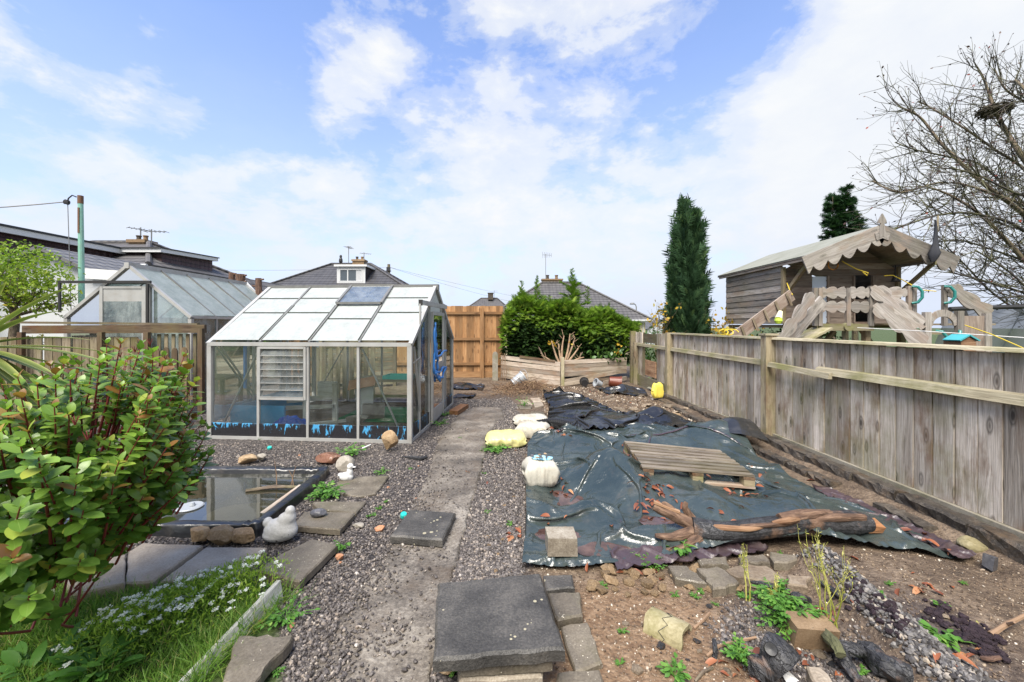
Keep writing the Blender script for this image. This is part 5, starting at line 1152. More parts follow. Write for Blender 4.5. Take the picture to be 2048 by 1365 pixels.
# ------------------------------------------------------------------ left hand fences
def left_fence():
    root = thing('fence', 'dark stained rail fence with old grey boards behind the glossy shrub', 'fence', (-6.6, 6.45, 0)); y = 6.45
    b = MB(); x = -8.9
    while x < -5.95:
        wd = random.uniform(.12, .15); b.hexa([(x, y, .02), (x + wd - .012, y, .02), (x + wd - .012, y + .018, .02), (x, y + .018, .02), (x, y, 1.22 + random.uniform(-.02, .02)), (x + wd - .012, y, 1.22), (x + wd - .012, y + .018, 1.22), (x, y + .018, 1.22)]); x += wd + (.03 if random.random() < .2 else 0)
    b.build('board_panel', M['old_wood'], root)
    b = MB(); b.bar((-7.75, y - .03, 1.34), (-4.83, y - .03, 1.355), .05, .13); b.build('top_rail', M['dark_wood'], root)
    b = MB(); b.bar((-9.2, y - .02, 1.47), (-4.95, y - .02, 1.425), .06, .035); b.build('cap_rail', M['old_wood'], root)
    b = MB(); b.bar((-7.7, y - .03, .45), (-4.85, y - .03, .45), .04, .08); b.build('lower_rail', M['dark_wood'], root)
    for x in (-7.72, -6.45, -5.72, -4.86): b = MB(); b.bar((x, y - .085, -.05), (x, y - .085, 1.36 if x > -5 else 1.30), .075, .06, (0, 1, 0)); b.build('post', M['dark_wood'], root)
    b = MB(); x = -5.63
    while x < -4.92: b.hexa([(x, y - .004, .1), (x + .055, y - .004, .1), (x + .055, y + .012, .1), (x, y + .012, .1), (x, y - .004, 1.27), (x + .055, y - .004, 1.27), (x + .055, y + .012, 1.27), (x, y + .012, 1.27)]); x += .115
    b.build('slat_panel', M['old_wood'], root)
    return root
left_fence()
def picket(name, label, x0, x1, y, z0, h, wd, gap, mat, dy=0.0, rails=(.25, .75)):
    root = thing(name, label, 'picket fence', ((x0 + x1) / 2, y, z0)); b = MB(); x = x0
    while x + wd <= x1 + .001:
        t = z0 + h * random.uniform(.95, 1.04); l = random.uniform(-.01, .01); yy = y + dy * (x - x0)
        b.prism([(x, yy, z0), (x + wd, yy, z0), (x + wd + l, yy, t - .05), (x + wd * .8 + l, yy, t - .012), (x + wd * .5 + l, yy, t), (x + wd * .2 + l, yy, t - .012), (x + l, yy, t - .05)], (0, .018, 0), gdir=(0, 0, 1)); x += wd + gap
    b.build('picket_panel', M[mat], root)
    for r in rails: b = MB(); b.bar((x0, y + .04, z0 + h * r), (x1, y + .04 + dy * (x1 - x0), z0 + h * r), .035, .06); b.build('rail', M[mat], root)
    return root
picket('picket_fence', 'low dark brown round topped picket fence in front of the slatted fence end', -5.62, -4.9, 6.22, .02, 1.03, .085, .055, 'dark_wood')
picket('picket_fence', 'grey brown picket fence seen through the left panes of the greenhouse', -4.78, -2.5, 7.7, 0, 1.0, .085, .05, 'old_wood')
root = thing('fence', 'horizontal board fence seen through the middle panes of the greenhouse', 'fence', (-3.2, 9.0, 0))
b = MB()
for i in range(13): b.bar((-4.0, 8.6, .1 + i * .105), (-2.55, 9.3, .1 + i * .105), .02, .095)
b.build('board_panel', M['old_wood'], root)
for t in (0.02, .5, .98): b = MB(); p = Vector((-4.0, 8.55, 0)).lerp(Vector((-2.55, 9.25, 0)), t); b.bar(p, p + Vector((0, 0, 1.42)), .07, .06, (0, 1, 0)); b.build('post', M['old_wood'], root)
b = MB(); b.box((-5.2, 5.9, .03), (2.2, .10, .14), (0, 0, -.35)); tag(b.build('edging_kerb', M['kerb']), 'low dark kerb running from the greenhouse corner towards the picket fence', 'kerb')

# ------------------------------------------------------------------ raised playhouse
def wavy(b, a, c, wd, th, amp=.05, wl=.28, n=60, sides=(1, 1), up=(0, 0, 1), ph=0, taper=True):
    "a board cut to a breaking-wave outline, from a to c"
    a, c = Vector(a), Vector(c); d = (c - a); L = d.length; d.normalize(); up = Vector(up); s = d.cross(up).normalized(); u = s.cross(d).normalized()
    def edge(sg, k):
        out = []
        for i in range(n + 1):
            x = L * i / n; t = ((x / wl + ph) % 1.0); w_ = amp * math.sin(math.pi * t ** 1.6) ** .6 if k else 0
            e = 1.0
            if taper: e = min(1, max(.55, (x / L) / .08), max(.55, (1 - x / L) / .08))
            out.append(a + d * x + u * sg * (wd / 2 * e - (amp * .5 if k else 0) + w_))
        return out
    lo, hi = edge(-1, sides[0]), edge(1, sides[1]); V = []; F_ = []; G = []
    for p, r in zip(lo, hi): V += [p - s * th / 2, r - s * th / 2, r + s * th / 2, p + s * th / 2]
    off = random.random() * 30; G = [((v - a).dot(d) + off, (v - a).dot(u) + off, (v - a).dot(s)) for v in V]
    for i in range(n):
        q_ = i * 4; F_ += [(q_, q_ + 4, q_ + 5, q_ + 1), (q_ + 1, q_ + 5, q_ + 6, q_ + 2), (q_ + 2, q_ + 6, q_ + 7, q_ + 3), (q_ + 3, q_ + 7, q_ + 4, q_)]
    F_ += [(0, 1, 2, 3), (n * 4 + 3, n * 4 + 2, n * 4 + 1, n * 4)]
    b.add([tuple(v) for v in V], F_, G)
def playhouse():
    root = thing('playhouse', 'grey timber raised playhouse with scalloped bargeboards, wavy railings and green felt roof', 'playhouse', (6.3, 8.2, 0))
    x0, x1, yf, yb, zf = 5.25, 7.42, 7.60, 9.55, 1.44; ze, zr = 2.46, 3.02; xm = (x0 + x1) / 2 + .09
    XL, XR, ya = 5.17, 7.66, 6.88; zl = 2.62; zp = 3.13      # roof edges, front, heights
    # cladding as lapped boards
    b = MB(); n = 9
    for i in range(n):
        z0 = zf + (ze + .1 - zf) * i / n; z1 = zf + (ze + .1 - zf) * (i + 1) / n
        b.hexa([(x0 - .014, yf, z0), (x0, yf, z0), (x0, yb, z0), (x0 - .014, yb, z0), (x0 - .004, yf, z1), (x0, yf, z1), (x0, yb, z1), (x0 - .004, yb, z1)])
        b.hexa([(x1, yf, z0), (x1 + .014, yf, z0), (x1 + .014, yb, z0), (x1, yb, z0), (x1, yf, z1), (x1 + .004, yf, z1), (x1 + .004, yb, z1), (x1, yb, z1)])
        b.hexa([(x0, yb, z0), (x1, yb, z0), (x1, yb + .014, z0), (x0, yb + .014, z0), (x0, yb, z1), (x1, yb, z1), (x1, yb + .004, z1), (x0, yb + .004, z1)])
    b.build('side_wall', M['grey_wood'], root)
    b = MB(); n = 9; holes = [(5.80, 6.06, 1.44, 2.33), (6.60, 6.92, 1.95, 2.33), (6.60, 6.92, 1.44, 1.75)]
    H = (zp - .05 - zf)
    for i in range(15):
        z0 = zf + .115 * i; z1 = z0 + .115
        if z0 > zr: break
        def lim(z): return (x0, x1) if z < ze else (x0 + (xm - x0) * (z - ze) / (zr + .05 - ze), x1 - (x1 - xm) * (z - ze) / (zr + .05 - ze))
        xs = [x0, x1]; cut = [h for h in holes if h[2] < (z0 + z1) / 2 < h[3]]
        segs = []; cur = x0
        for h in sorted(cut): segs.append((cur, h[0])); cur = h[1]
        segs.append((cur, x1))
        for a, c in segs:
            a0, c0 = max(a, lim(z0)[0]), min(c, lim(z0)[1]); a1, c1 = max(a, lim(z1)[0]), min(c, lim(z1)[1])
            if c0 - a0 < .02: continue
            if c1 < a1: a1 = c1 = (a1 + c1) / 2
            b.hexa([(a0, yf - .014, z0), (c0, yf - .014, z0), (c0, yf, z0), (a0, yf, z0), (a1, yf - .004, z1), (c1, yf - .004, z1), (c1, yf, z1), (a1, yf, z1)])
    b.build('front_wall', M['brown_wood'], root)
    b = MB(); b.box((5.95, yf - .006, 1.885), (.30, .012, .90)); b.build('window_sheet', M['milky'], root)
    for x, wd in ((6.09, .035), (6.58, .03), (6.95, .05)): b = MB(); b.bar((x, yf - .02, 1.46), (x, yf - .02, 2.34), wd, .04, (0, 1, 0)); b.build('door_jamb', M['brown_wood'], root)
    b = MB(); b.box((6.4, 8.2, 1.72), (1.4, .03, .02)); b.box(((x0 + x1) / 2, (yf + yb) / 2, zf + .02), (x1 - x0 - .03, yb - yf - .03, .03)); b.build('inner_floor', M['brown_wood'], root)
    # corner posts and porch posts
    b = MB()
    for x, y in ((x0 - .01, yf - .03), (x1 - .03, yf - .05)): b.bar((x, y, zf), (x, y, ze + .05), .06, .06, (0, 1, 0))
    b.build('corner_post', M['post'], root)
    for p_, r_ in (((x0 + .03, yf - .06, 2.02), (x0 + .10, ya + .12, 2.60)), ((x1 - .03, yf - .06, 2.0), (x1 + .12, ya + .12, 2.56)), ((x0 + .26, yf - .04, 2.36), (x0 + .10, ya + .10, 2.62))): b = MB(); b.bar(p_, r_, .065, .055); b.build('porch_brace', M['post'], root)
    # roof
    for side in (0, 1):
        xe = XL if side == 0 else XR; b = MB()
        P = [(xe, ya, zl), (xe, yb + .25, zl), (xm, yb + .25, zp), (xm, ya, zp)]
        slope(b, P if side == 0 else [P[1], P[0], P[3], P[2]], .025); b.build('roof', M['felt'], root)
        b = MB(); dz = Vector((0, 0, .03)); s_ = -1 if side == 0 else 1
        slope(b, [Vector(p) - dz for p in (P if side == 0 else [P[1], P[0], P[3], P[2]])], .018); b.build('roof_lining', M['brown_wood'], root)
        b = MB(); b.bar((xe - s_ * .02, ya + .02, zl - .045), (xe - s_ * .02, yb + .2, zl - .045), .022, .085); b.build('eave_board', M['grey_wood'], root)
        b = MB(); wavy(b, (xm - s_ * .0, ya - .02, zp - .135), (xe + s_ * .06, ya - .02, zl - .165), .27, .025, .12, .27, 110, (1, 0), (0, 0, 1), .2, False); b.build('bargeboard', M['grey_wood'], root)
    b = MB(); b.prism([(xm - .13, ya - .048, zp - .15), (xm, ya - .048, zp - .10), (xm + .13, ya - .048, zp - .15), (xm + .10, ya - .048, zp - .27), (xm, ya - .048, zp - .23), (xm - .10, ya - .048, zp - .27)], (0, .02, 0)); b.build('apex_plate', M['grey_wood'], root)
    b = MB(); b.prism([(xm - .07, ya - .05, zp - .24), (xm, ya - .05, zp - .20), (xm + .07, ya - .05, zp - .24), (xm + .035, ya - .05, zp - .02), (xm + .03, ya - .05, zp + .03), (xm + .075, ya - .05, zp + .02), (xm + .06, ya - .05, zp + .08), (xm, ya - .05, zp + .19), (xm - .06, ya - .05, zp + .08), (xm - .075, ya - .05, zp + .02), (xm - .03, ya - .05, zp + .03), (xm - .035, ya - .05, zp - .02)], (0, .028, 0), gdir=(0, 0, 1)); b.build('finial', M['grey_wood'], root)
    # deck
    yd = 6.80
    b = MB()
    for i in range(7): b.bar((x0 + .0, yd + .04 + i * .118, zf - .015), (8.3, yd + .04 + i * .118, zf - .015), .11, .03)
    b.build('deck_boards', M['old_wood'], root)
    b = MB(); b.bar((5.24, yd - .03, 1.375), (6.20, yd - .03, 1.375), .04, .115); b.build('deck_beam', M['fence_rail'], root)
    b = MB(); b.lathe([(0, -.05), (.075, -.05), (.08, 0), (.075, .03), (0, .03)], (5.76, yd - .05, 1.385), (0, -1, 0), 18); b.build('round_boss', M['fence_rail'], root)
    b = MB(); b.box(((x0 + x1) / 2, (yf + yb) / 2, 1.39), (x1 - x0 - .04, yb - yf - .1, .06)); b.build('floor_frame', M['post'], root)
    for x, y in ((5.3, 6.9), (6.2, 6.9), (7.4, 7.5), (5.3, 9.4), (7.35, 9.4), (6.3, 8.3), (8.2, 6.9)): b = MB(); b.bar((x, y, -.1), (x, y, 1.36), .09, .09, (0, 1, 0)); b.build('leg', M['post'], root)
    b = MB(); b.bar((5.9, 7.2, 1.3), (5.45, 7.2, .8), .07, .06); b.bar((6.3, 7.1, 1.33), (6.6, 7.1, .9), .07, .06); b.build('leg_brace', M['post'], root)
    # railing
    for x, h in ((5.20, 2.04), (5.28, 2.04), (5.75, 2.04), (6.14, 2.07), (6.78, 2.07), (6.86, 2.06), (7.38, 2.07)):
        b = MB(); b.bar((x, yd - .06, 1.40), (x, yd - .06, h), .065, .05, (0, 1, 0)); b.build('rail_post', M['grey_wood'], root)
    for x0_, x1_ in ((5.30, 5.72), (5.78, 6.12), (6.19, 6.76)):
        for z in (1.96, 1.72):
            b = MB(); wavy(b, (x0_, yd - .06, z), (x1_, yd - .06, z), .155, .022, .05, (x1_ - x0_) / 2.2, 60, (1, 1), ph=random.random()); b.build('wavy_board', M['grey_wood'], root)
    # stair strings towards us on the right
    for dz, y_ in ((0, yd - .10), (-.27, yd - .14)):
        b = MB(); wavy(b, (6.13, y_, 2.06 + dz * 1.1), (6.62, y_ - .35, 1.36 + dz), .19, .025, .055, .30, 70, ph=.1); b.build('stair_string', M['grey_wood'], root)
    b = MB(); wavy(b, (7.42, yd - .10, 2.04), (7.98, yd - .2, 1.60), .20, .025, .05, .30, 70, ph=.4); b.build('stair_string', M['grey_wood'], root)
    b = MB()
    for i in range(4): b.box((7.0, yd - .25 - .14 * i, 1.28 - .2 * i), (.62, .15, .035))
    b.build('tread', M['post'], root)
    # arched gateway and end panel
    for x, h in ((6.70, 1.62), (7.22, 1.64), (7.66, 1.60)): b = MB(); b.bar((x, yd - .42, .5), (x, yd - .42, h), .10, .06, (0, 1, 0)); b.build('gate_post', M['grey_wood'], root)
    b = MB(); A = [(6.96 + .24 * math.cos(t), yd - .43, 1.42 + .24 * math.sin(t)) for t in np.linspace(math.pi, 0, 16)]; B = [(6.96 + .17 * math.cos(t), yd - .43, 1.40 + .15 * math.sin(t)) for t in np.linspace(0, math.pi, 16)]
    for i in range(15): b.hexa([A[i], A[i + 1], B[14 - i], B[15 - i]] + [tuple(Vector(p) + Vector((0, .025, 0))) for p in (A[i], A[i + 1], B[14 - i], B[15 - i])], tint=.5)
    b.build('arch_board', M['grey_wood'], root)
    b = MB(); b.box((7.44, yd - .42, 1.25), (.36, .02, .62)); b.build('end_panel', M['brown_wood'], root)
    for (x, z, s) in ((6.79, 1.93, 1), (7.33, 1.93, 1), (6.78, 1.19, 1), (7.16, 1.19, -1)):
        b = MB(); yy = yd - (.10 if z > 1.5 else .48); b.tube([(x, yy, z + .13), (x + s * .05, yy - .05, z + .12), (x + s * .09, yy - .08, z + .04), (x + s * .09, yy - .08, z - .06), (x + s * .05, yy - .05, z - .14), (x, yy, z - .15)], .022, 8); b.build('grab_handle', M['teal'], root)
    # climbing ramp on the left, with battens
    a0, a1 = q(1466, 678, 6.9), q(1584, 590, 7.1); d = (a1 - a0).normalized(); sd = Vector((.55, -.83, 0)).normalized()
    b = MB(); b.bar(a0, a1, .03, .20); b.build('ramp_side', M['brown_wood'], root)
    b = MB(); b.bar(q(1570, 690, 6.5), q(1646, 600, 6.6), .03, .18); b.build('ramp_side', M['grey_wood'], root)
    b = MB()
    for i in range(5): p = a0 + (a1 - a0) * (.14 + .19 * i); b.bar(p + Vector((-.02, -.03, .10)), p + Vector((.06, -.05, -.12)), .02, .035); 
    b.build('ramp_batten', M['old_wood'], root)
    b = MB(); wavy(b, q(1552, 694, 6.2), q(1626, 588, 6.4), .17, .025, .06, .30, 60, ph=.2); b.build('wavy_board', M['grey_wood'], root)
    b = MB(); b.bar((4.8, 6.6, 1.15), (5.3, 6.72, 1.36), .35, .03); b.build('landing', M['fence_rail'], root)
playhouse()
# small things on and around the playhouse
b = MB(); p0 = Vector((5.04, 7.05, 1.95)); p1 = Vector((5.26, 7.5, 2.2)); b.tube([p0, p0.lerp(p1, .4) - Vector((0, 0, .03)), p1], .009, 6)
tag(b.build('yellow_rope', M['rope_y']), 'yellow rope tied from the playhouse ramp to its left corner post', 'rope')
b = MB(); b.tube([(6.12, 7.3, 2.58), (6.3, 7.2, 2.42), (6.42, 7.1, 2.34), (6.40, 7.1, 2.29), (6.34, 7.12, 2.36)], .010, 6); tag(b.build('yellow_rope', M['rope_y']), 'yellow rope hanging under the playhouse porch roof', 'rope')
b = MB(); b.tube([(6.80, 7.2, 2.30), (6.95, 7.2, 2.31), (7.08, 7.15, 2.22), (7.14, 6.9, 2.02), (7.22, 6.72, 1.98)], .008, 6); tag(b.build('yellow_rope', M['rope_y']), 'yellow rope sagging beside the dark playhouse window', 'rope')
b = MB(); b.tube([(5.88 + .09 * math.cos(t), 7.2, 2.50 + .09 * math.sin(t)) for t in np.linspace(0, 12, 40)], .010, 5); tag(b.build('rope_coil', M['rope_o']), 'orange rope coil hung in the porch beside the left bargeboard', 'rope')
b = MB(); c = q(1465, 668, 5.3); b.tube([c + Vector((.08 * math.cos(t), .02 * t, .04 * math.sin(t) + .02)) for t in np.linspace(0, 14, 40)], .007, 5); tag(b.build('rope_coil', M['rope_y']), 'yellow rope loops at the foot of the playhouse ramp', 'rope')
root = thing('flag', 'black cloth flag drooping on a stick at the right end of the playhouse roof', 'flag', q(1872, 520, 6.8))
b = MB(); b.tube([q(1871, 530, 6.8), q(1874, 470, 6.8), q(1876, 432, 6.8)], .013, 6); b.build('stick', M['post'], root)
b = MB(); V = []; n = 14
prof = [(1871, 440, 4), (1872, 455, 7), (1871, 470, 9), (1870, 485, 12), (1869, 498, 18), (1869, 508, 26), (1868, 516, 20), (1867, 524, 10)]
for px, py, wd in prof:
    c = q(px, py, 6.76)
    for j in range(n): a = 2 * math.pi * j / n; r = wd / 2 * .62 * 6.76 / F * (1 + .35 * math.cos(3 * a + py * .07)); V.append(tuple(c + Vector((r * math.cos(a), r * math.sin(a), 0))))
b.add(V, [(i * n + j, i * n + (j + 1) % n, (i + 1) * n + (j + 1) % n, (i + 1) * n + j) for i in range(len(prof) - 1) for j in range(n)]); b.build('cloth', M['flag'], root, smooth=True)
root = thing('bell', 'small black bell hung under the porch right of the playhouse window', 'bell', (7.05, 7.25, 2.2))
b = MB(); b.lathe([(.0, .12), (.03, .115), (.045, .06), (.06, .02), (.085, 0), (.07, .0), (0, .08)], (7.05, 7.25, 2.20), n=16); b.build('bell_cup', M['black_iron'], root)
b = MB(); b.tube([(7.05, 7.25, 2.31), (7.05, 7.25, 2.5)], .006, 5); b.build('hanger', M['black_iron'], root)
root = thing('toy_telescope', 'cream and lime plastic toy fixed to the ramp board of the playhouse', 'toy', q(1556, 640, 5.9))
b = MB(); a = q(1561, 624, 5.9); c = q(1557, 638, 5.85); b.tube([a, c], [.03, .048], 12); b.build('barrel', M['cream_cup'], root)
b = MB(); b.lathe([(0, 0), (.05, .0), (.052, .035), (.03, .075), (0, .08)], c, (-.1, -.1, -1), 12); b.build('cap', M['lime'], root)

root = thing('net_enclosure', 'dark grey netted play enclosure with black top rail at far right', 'enclosure', (11.2, 8.6, 0))
b = MB(); Y = 8.6
pts = [q(1899, 619, Y), q(1960, 616, Y), q(2048, 614, Y), q(2200, 612, Y)]; b.tube(pts, .05, 8); b.build('top_rail', M['rail_black'], root)
b = MB()
for px in (1905, 2060): b.tube([q(px + 22, 622, Y), q(px + 52, 700, Y - .1), q(px + 60, 760, Y - .1)], .045, 8)
b.build('post', M['rail_black'], root)
b = MB(); a, c = q(1899, 622, Y), q(2200, 616, Y); n = 30; V = []
for i in range(n):
    t = i / (n - 1); p = a.lerp(c, t); 
    for j in range(10): V.append((p.x, p.y + .12 * math.sin(i * .9 + j * .3) + .05 * j, p.z - (p.z + .0) * j / 9))
b.add(V, [(i * 10 + j, (i + 1) * 10 + j, (i + 1) * 10 + j + 1, i * 10 + j + 1) for i in range(n - 1) for j in range(9)]); b.build('netting', M['net'], root, smooth=True)
root = thing('bird_house', 'little teal roofed bird house just behind the right fence', 'bird house', (3.42, 3.0, 0))
c = q(1925, 690, 2.98)
b = MB(); b.tube([(c.x, 3.02, -.1), (c.x, 3.02, 1.25)], .025, 8); b.build('pole', M['post'], root)
b = MB(); b.prism([(c.x - .055, 2.94, 1.18), (c.x + .055, 2.94, 1.18), (c.x + .055, 2.94, 1.29), (c.x, 2.94, 1.325), (c.x - .055, 2.94, 1.29)], (0, .12, 0)); b.build('box', M['log_bare'], root)
b = MB()
for s in (-1, 1): b.bar((c.x + s * .036, 2.93, 1.318), (c.x + s * .036, 3.05, 1.318), .084, .010, (s * .5, 0, .87))
b.build('roof', M['teal_roof'], root)
b = MB(); b.tube([q(1930, 651, 5.6), q(1980, 668, 5.0), q(2038, 693, 4.4), q(2120, 730, 3.6)], .007, 6); tag(b.build('yellow_line', M['rope_y']), 'yellow rope slanting down to the right above the fence top', 'rope')
b = MB(); b.tube([q(1715, 656, 6.5), q(1850, 663, 5.6), q(2048, 676, 4.8), q(2200, 684, 4.3)], .006, 5); tag(b.build('white_line', M['rope_w']), 'thin white line stretched low across in front of the playhouse', 'washing line')
# ------------------------------------------------------------------ draped sheets: a small cloth solver
def drape(outline4, nx, ny, slack, floor, seed, steps=120, iters=8, zlift=.05, nz=.05, bend=.10, slack_var=.05, thick=.010, coarse=2.4, fine_steps=45):
    """outline4: four polylines (bottom l->r, right b->t, top l->r, left b->t). The sheet is larger than its outline by `slack`, so it buckles
    into folds when gravity lays it on floor(x, y): first on a coarse grid (broad folds), then on a fine one (creases)."""
    def rs(L, n):
        L = np.array(L, float); d = np.concatenate(([0], np.cumsum(np.linalg.norm(np.diff(L, axis=0), axis=1)))); t = np.linspace(0, d[-1], n)
        return np.stack([np.interp(t, d, L[:, k]) for k in range(2)], 1)
    old = None
    for nx, ny, steps in ((int(nx / coarse), int(ny / coarse), steps), (int(nx / coarse ** .5), int(ny / coarse ** .5), fine_steps), (nx, ny, fine_steps)):
        Bt, Rt, Tp, Lf = rs(outline4[0], nx), rs(outline4[1], ny), rs(outline4[2], nx), rs(outline4[3], ny)
        u = np.linspace(0, 1, nx)[None, :, None]; v = np.linspace(0, 1, ny)[:, None, None]
        XY = (1 - v) * Bt[None] + v * Tp[None] + (1 - u) * Lf[:, None] + u * Rt[:, None] - ((1 - u) * (1 - v) * Bt[0] + u * (1 - v) * Bt[-1] + (1 - u) * v * Tp[0] + u * v * Tp[-1])
        x, y = XY[..., 0], XY[..., 1]
        P = np.stack([x, y, floor(x, y) + zlift + nz * (vnoise(x, y, seed, 4, 3.0) - .3)], 2); flat = P.reshape(-1, 3)[:, :2].copy()
        if old is not None:
            oy, ox = old.shape[:2]; fu = np.linspace(0, ox - 1, nx); fv = np.linspace(0, oy - 1, ny); i0 = np.minimum(fu.astype(int), ox - 2); j0 = np.minimum(fv.astype(int), oy - 2); a = (fu - i0)[None, :, None]; c = (fv - j0)[:, None, None]
            P = (old[j0][:, i0] * (1 - a) + old[j0][:, i0 + 1] * a) * (1 - c) + (old[j0 + 1][:, i0] * (1 - a) + old[j0 + 1][:, i0 + 1] * a) * c
            slack = slack + .010
        P[1:-1, 1:-1] += (np.random.default_rng(seed).random((ny - 2, nx - 2, 3)) - .5) * np.array([.004, .004, .05 if old is None else .012])
        sl = np.maximum(1 + slack + slack_var * (vnoise(x, y, seed + 9, 3, 1.4) - .5) * 2, 1.0).ravel()
        S = []
        for di, dj, w_ in ((0, 1, 1.0), (1, 0, 1.0), (1, 1, .5), (1, -1, .5), (0, 2, bend), (2, 0, bend)):
            i, j = np.meshgrid(np.arange(ny - di), np.arange(max(0, -dj), nx - max(0, dj)), indexing='ij'); i2, j2 = i + di, j + dj
            a = (i * nx + j).ravel(); b_ = (i2 * nx + j2).ravel(); st = max(di, abs(dj)); key = ((i if di else j) // st % 2).ravel()
            r = np.linalg.norm(flat[a] - flat[b_], axis=1) * (sl[a] + sl[b_]) / 2
            for k in (0, 1): m = key == k; S.append((a[m], b_[m], r[m], w_))
        p = P.reshape(-1, 3).copy(); pv = p.copy(); fl = floor(p[:, 0], p[:, 1]) + thick; con = np.zeros(len(p), bool)
        e_ = np.zeros((ny, nx), bool); e_[0] = e_[-1] = True; e_[:, 0] = e_[:, -1] = True; e_ = e_.ravel(); hold = p[e_, :2].copy()
        for s_ in range(steps):
            vel = (p - pv) * .90; vel[con, :2] *= .55; vel = np.clip(vel, -.02, .02); pv = p.copy(); p = p + vel; p[:, 2] -= .0011
            for _ in range(iters):
                for a, b_, r, w_ in S:
                    d = p[a] - p[b_]; L = np.sqrt((d * d).sum(1)) + 1e-9; c = d * ((L - r) / L * .5 * w_)[:, None]
                    p[a] -= c; p[b_] += c
                p[e_, :2] = hold
            if s_ % 4 == 0: fl = floor(p[:, 0], p[:, 1]) + thick
            con = p[:, 2] < fl; p[con, 2] = fl[con]
        old = p.reshape(ny, nx, 3)
    return old
def sheet_obj(name, P, mat, **tags):
    ny, nx = P.shape[:2]; b = MB(); i = np.arange(nx * ny).reshape(ny, nx)
    b.add(P.reshape(-1, 3), [tuple(t) for t in np.stack([i[:-1, :-1], i[:-1, 1:], i[1:, 1:], i[1:, :-1]], 2).reshape(-1, 4)], None, .5)
    return b.build(name, mat, smooth=True, **tags)
HOLLOWS = [(.50, 3.30, .20, .22), (1.10, 2.92, .20, .22), (.33, 2.66, .17, .10), (.60, 2.47, .20, .09), (1.92, 3.22, .16, .12), (1.25, 4.25, .2, .15)]
def tarp_floor(x, y):
    h = ground_h(x, y) + .035 + .13 * (vnoise(x, y, 41, 3, 1.7) - .38) + .035 * (vnoise(x, y, 43, 2, 5) - .5)
    h = h + .20 * gauss(x, y, .92, 3.62, .24, .26) + .10 * gauss(x, y, 1.02, 3.25, .14, .3) + .24 * gauss(x, y, 2.55, 4.75, .5, .3) + .08 * gauss(x, y, 1.5, 2.95, .3, .22) + .10 * gauss(x, y, 2.1, 2.95, .3, .25) + .07 * gauss(x, y, 1.6, 3.65, .5, .45) + .06 * gauss(x, y, .55, 2.95, .2, .1) + .07 * gauss(x, y, 1.0, 4.7, .5, .3) + .04 * gauss(x, y, 1.2, 2.6, .4, .1)
    h = h - .04 * sstep(2.5, 2.8, x)
    ye = np.interp(x, [.09, .45, .80, 1.15, 1.55, 1.95, 2.28, 2.72], [2.30, 2.27, 2.34, 2.42, 2.50, 2.50, 2.46, 2.38]); h = h + .035 * vnoise(x, y * 0, 47, 3, 3) * np.exp(-((y - ye - .05) / .035) ** 2)      # turned-up hem
    for cx, cy, rx, ry in HOLLOWS: h = h - .075 * gauss(x, y, cx, cy, rx, ry)
    return np.maximum(h, ground_h(x, y) + .004)
TARP = drape([[(.09, 2.30), (.45, 2.27), (.80, 2.34), (1.15, 2.42), (1.55, 2.50), (1.95, 2.50), (2.28, 2.46), (2.72, 2.38)],
              [(2.72, 2.38), (2.70, 2.75), (2.60, 3.2), (2.58, 3.7), (2.66, 4.3), (2.74, 4.72)],
              [(.38, 5.02), (.8, 5.22), (1.4, 5.34), (2.0, 5.30), (2.5, 5.0), (2.74, 4.72)],
              [(.09, 2.30), (.14, 2.8), (.16, 3.3), (.20, 3.9), (.24, 4.5), (.38, 5.02)]], 190, 190, .105, tarp_floor, 4, steps=110, slack_var=.05, zlift=.06, nz=.08, coarse=3.4, fine_steps=40)
tag(sheet_obj('tarpaulin', TARP, M['tarp']), 'big dark green wrinkled tarpaulin spread wet over the ground', 'tarpaulin')
def tarp_z(x, y, r=.05):
    d = np.hypot(TARP[..., 0] - x, TARP[..., 1] - y); m = d < r
    return float(TARP[..., 2][m].max()) if m.any() else float(ground_h(np.array(x), np.array(y)))
def liner_floor(x, y):
    return ground_h(x, y) + .02 + .07 * vnoise(x, y, 61, 3, 2.2) + .16 * gauss(x, y, 2.15, 5.75, .28, .16) + .07 * gauss(x, y, 1.2, 6.4, .3, .5) + .05 * gauss(x, y, 1.6, 5.6, .6, .2)
LINER = drape([[(.52, 5.1), (.9, 5.18), (1.5, 5.28), (2.1, 5.3), (2.62, 5.15)], [(2.62, 5.15), (2.6, 5.4), (2.50, 5.62), (2.40, 5.95)],
               [(.72, 7.85), (1.05, 7.9), (1.38, 7.35), (1.62, 6.55), (1.80, 5.95), (2.05, 6.0), (2.40, 5.95)], [(.52, 5.1), (.60, 5.8), (.72, 6.6), (.70, 7.3), (.72, 7.85)]], 120, 120, .17, liner_floor, 8, steps=120, zlift=.09, nz=.12, slack_var=.10, coarse=3.0)
tag(sheet_obj('pond_liner_sheet', LINER, M['liner']), 'shiny black polythene sheet bunched in deep folds beyond the green tarpaulin', 'plastic sheet')
def small_sheet(name, mat, label, quad, nx, ny, seed, slack=.08, extra=None, lift=.06):
    a, b_, c, d = quad
    fl = lambda x, y: ground_h(x, y) + .012 + (extra(x, y) if extra else 0)
    P = drape([[a, b_], [b_, c], [d, c], [a, d]], nx, ny, slack, fl, seed, steps=90, iters=6, zlift=lift, nz=.06, slack_var=.06)
    return tag(sheet_obj(name, P, M[mat]), label, 'plastic sheet')
small_sheet('black_sheet', 'liner', 'small crumpled black sheet in front of the plant pots by the corner fence', ((2.0, 8.0), (2.78, 7.85), (2.95, 8.6), (1.95, 8.75)), 40, 36, 3, extra=lambda x, y: .12 * gauss(x, y, 2.5, 8.5, .2, .15))
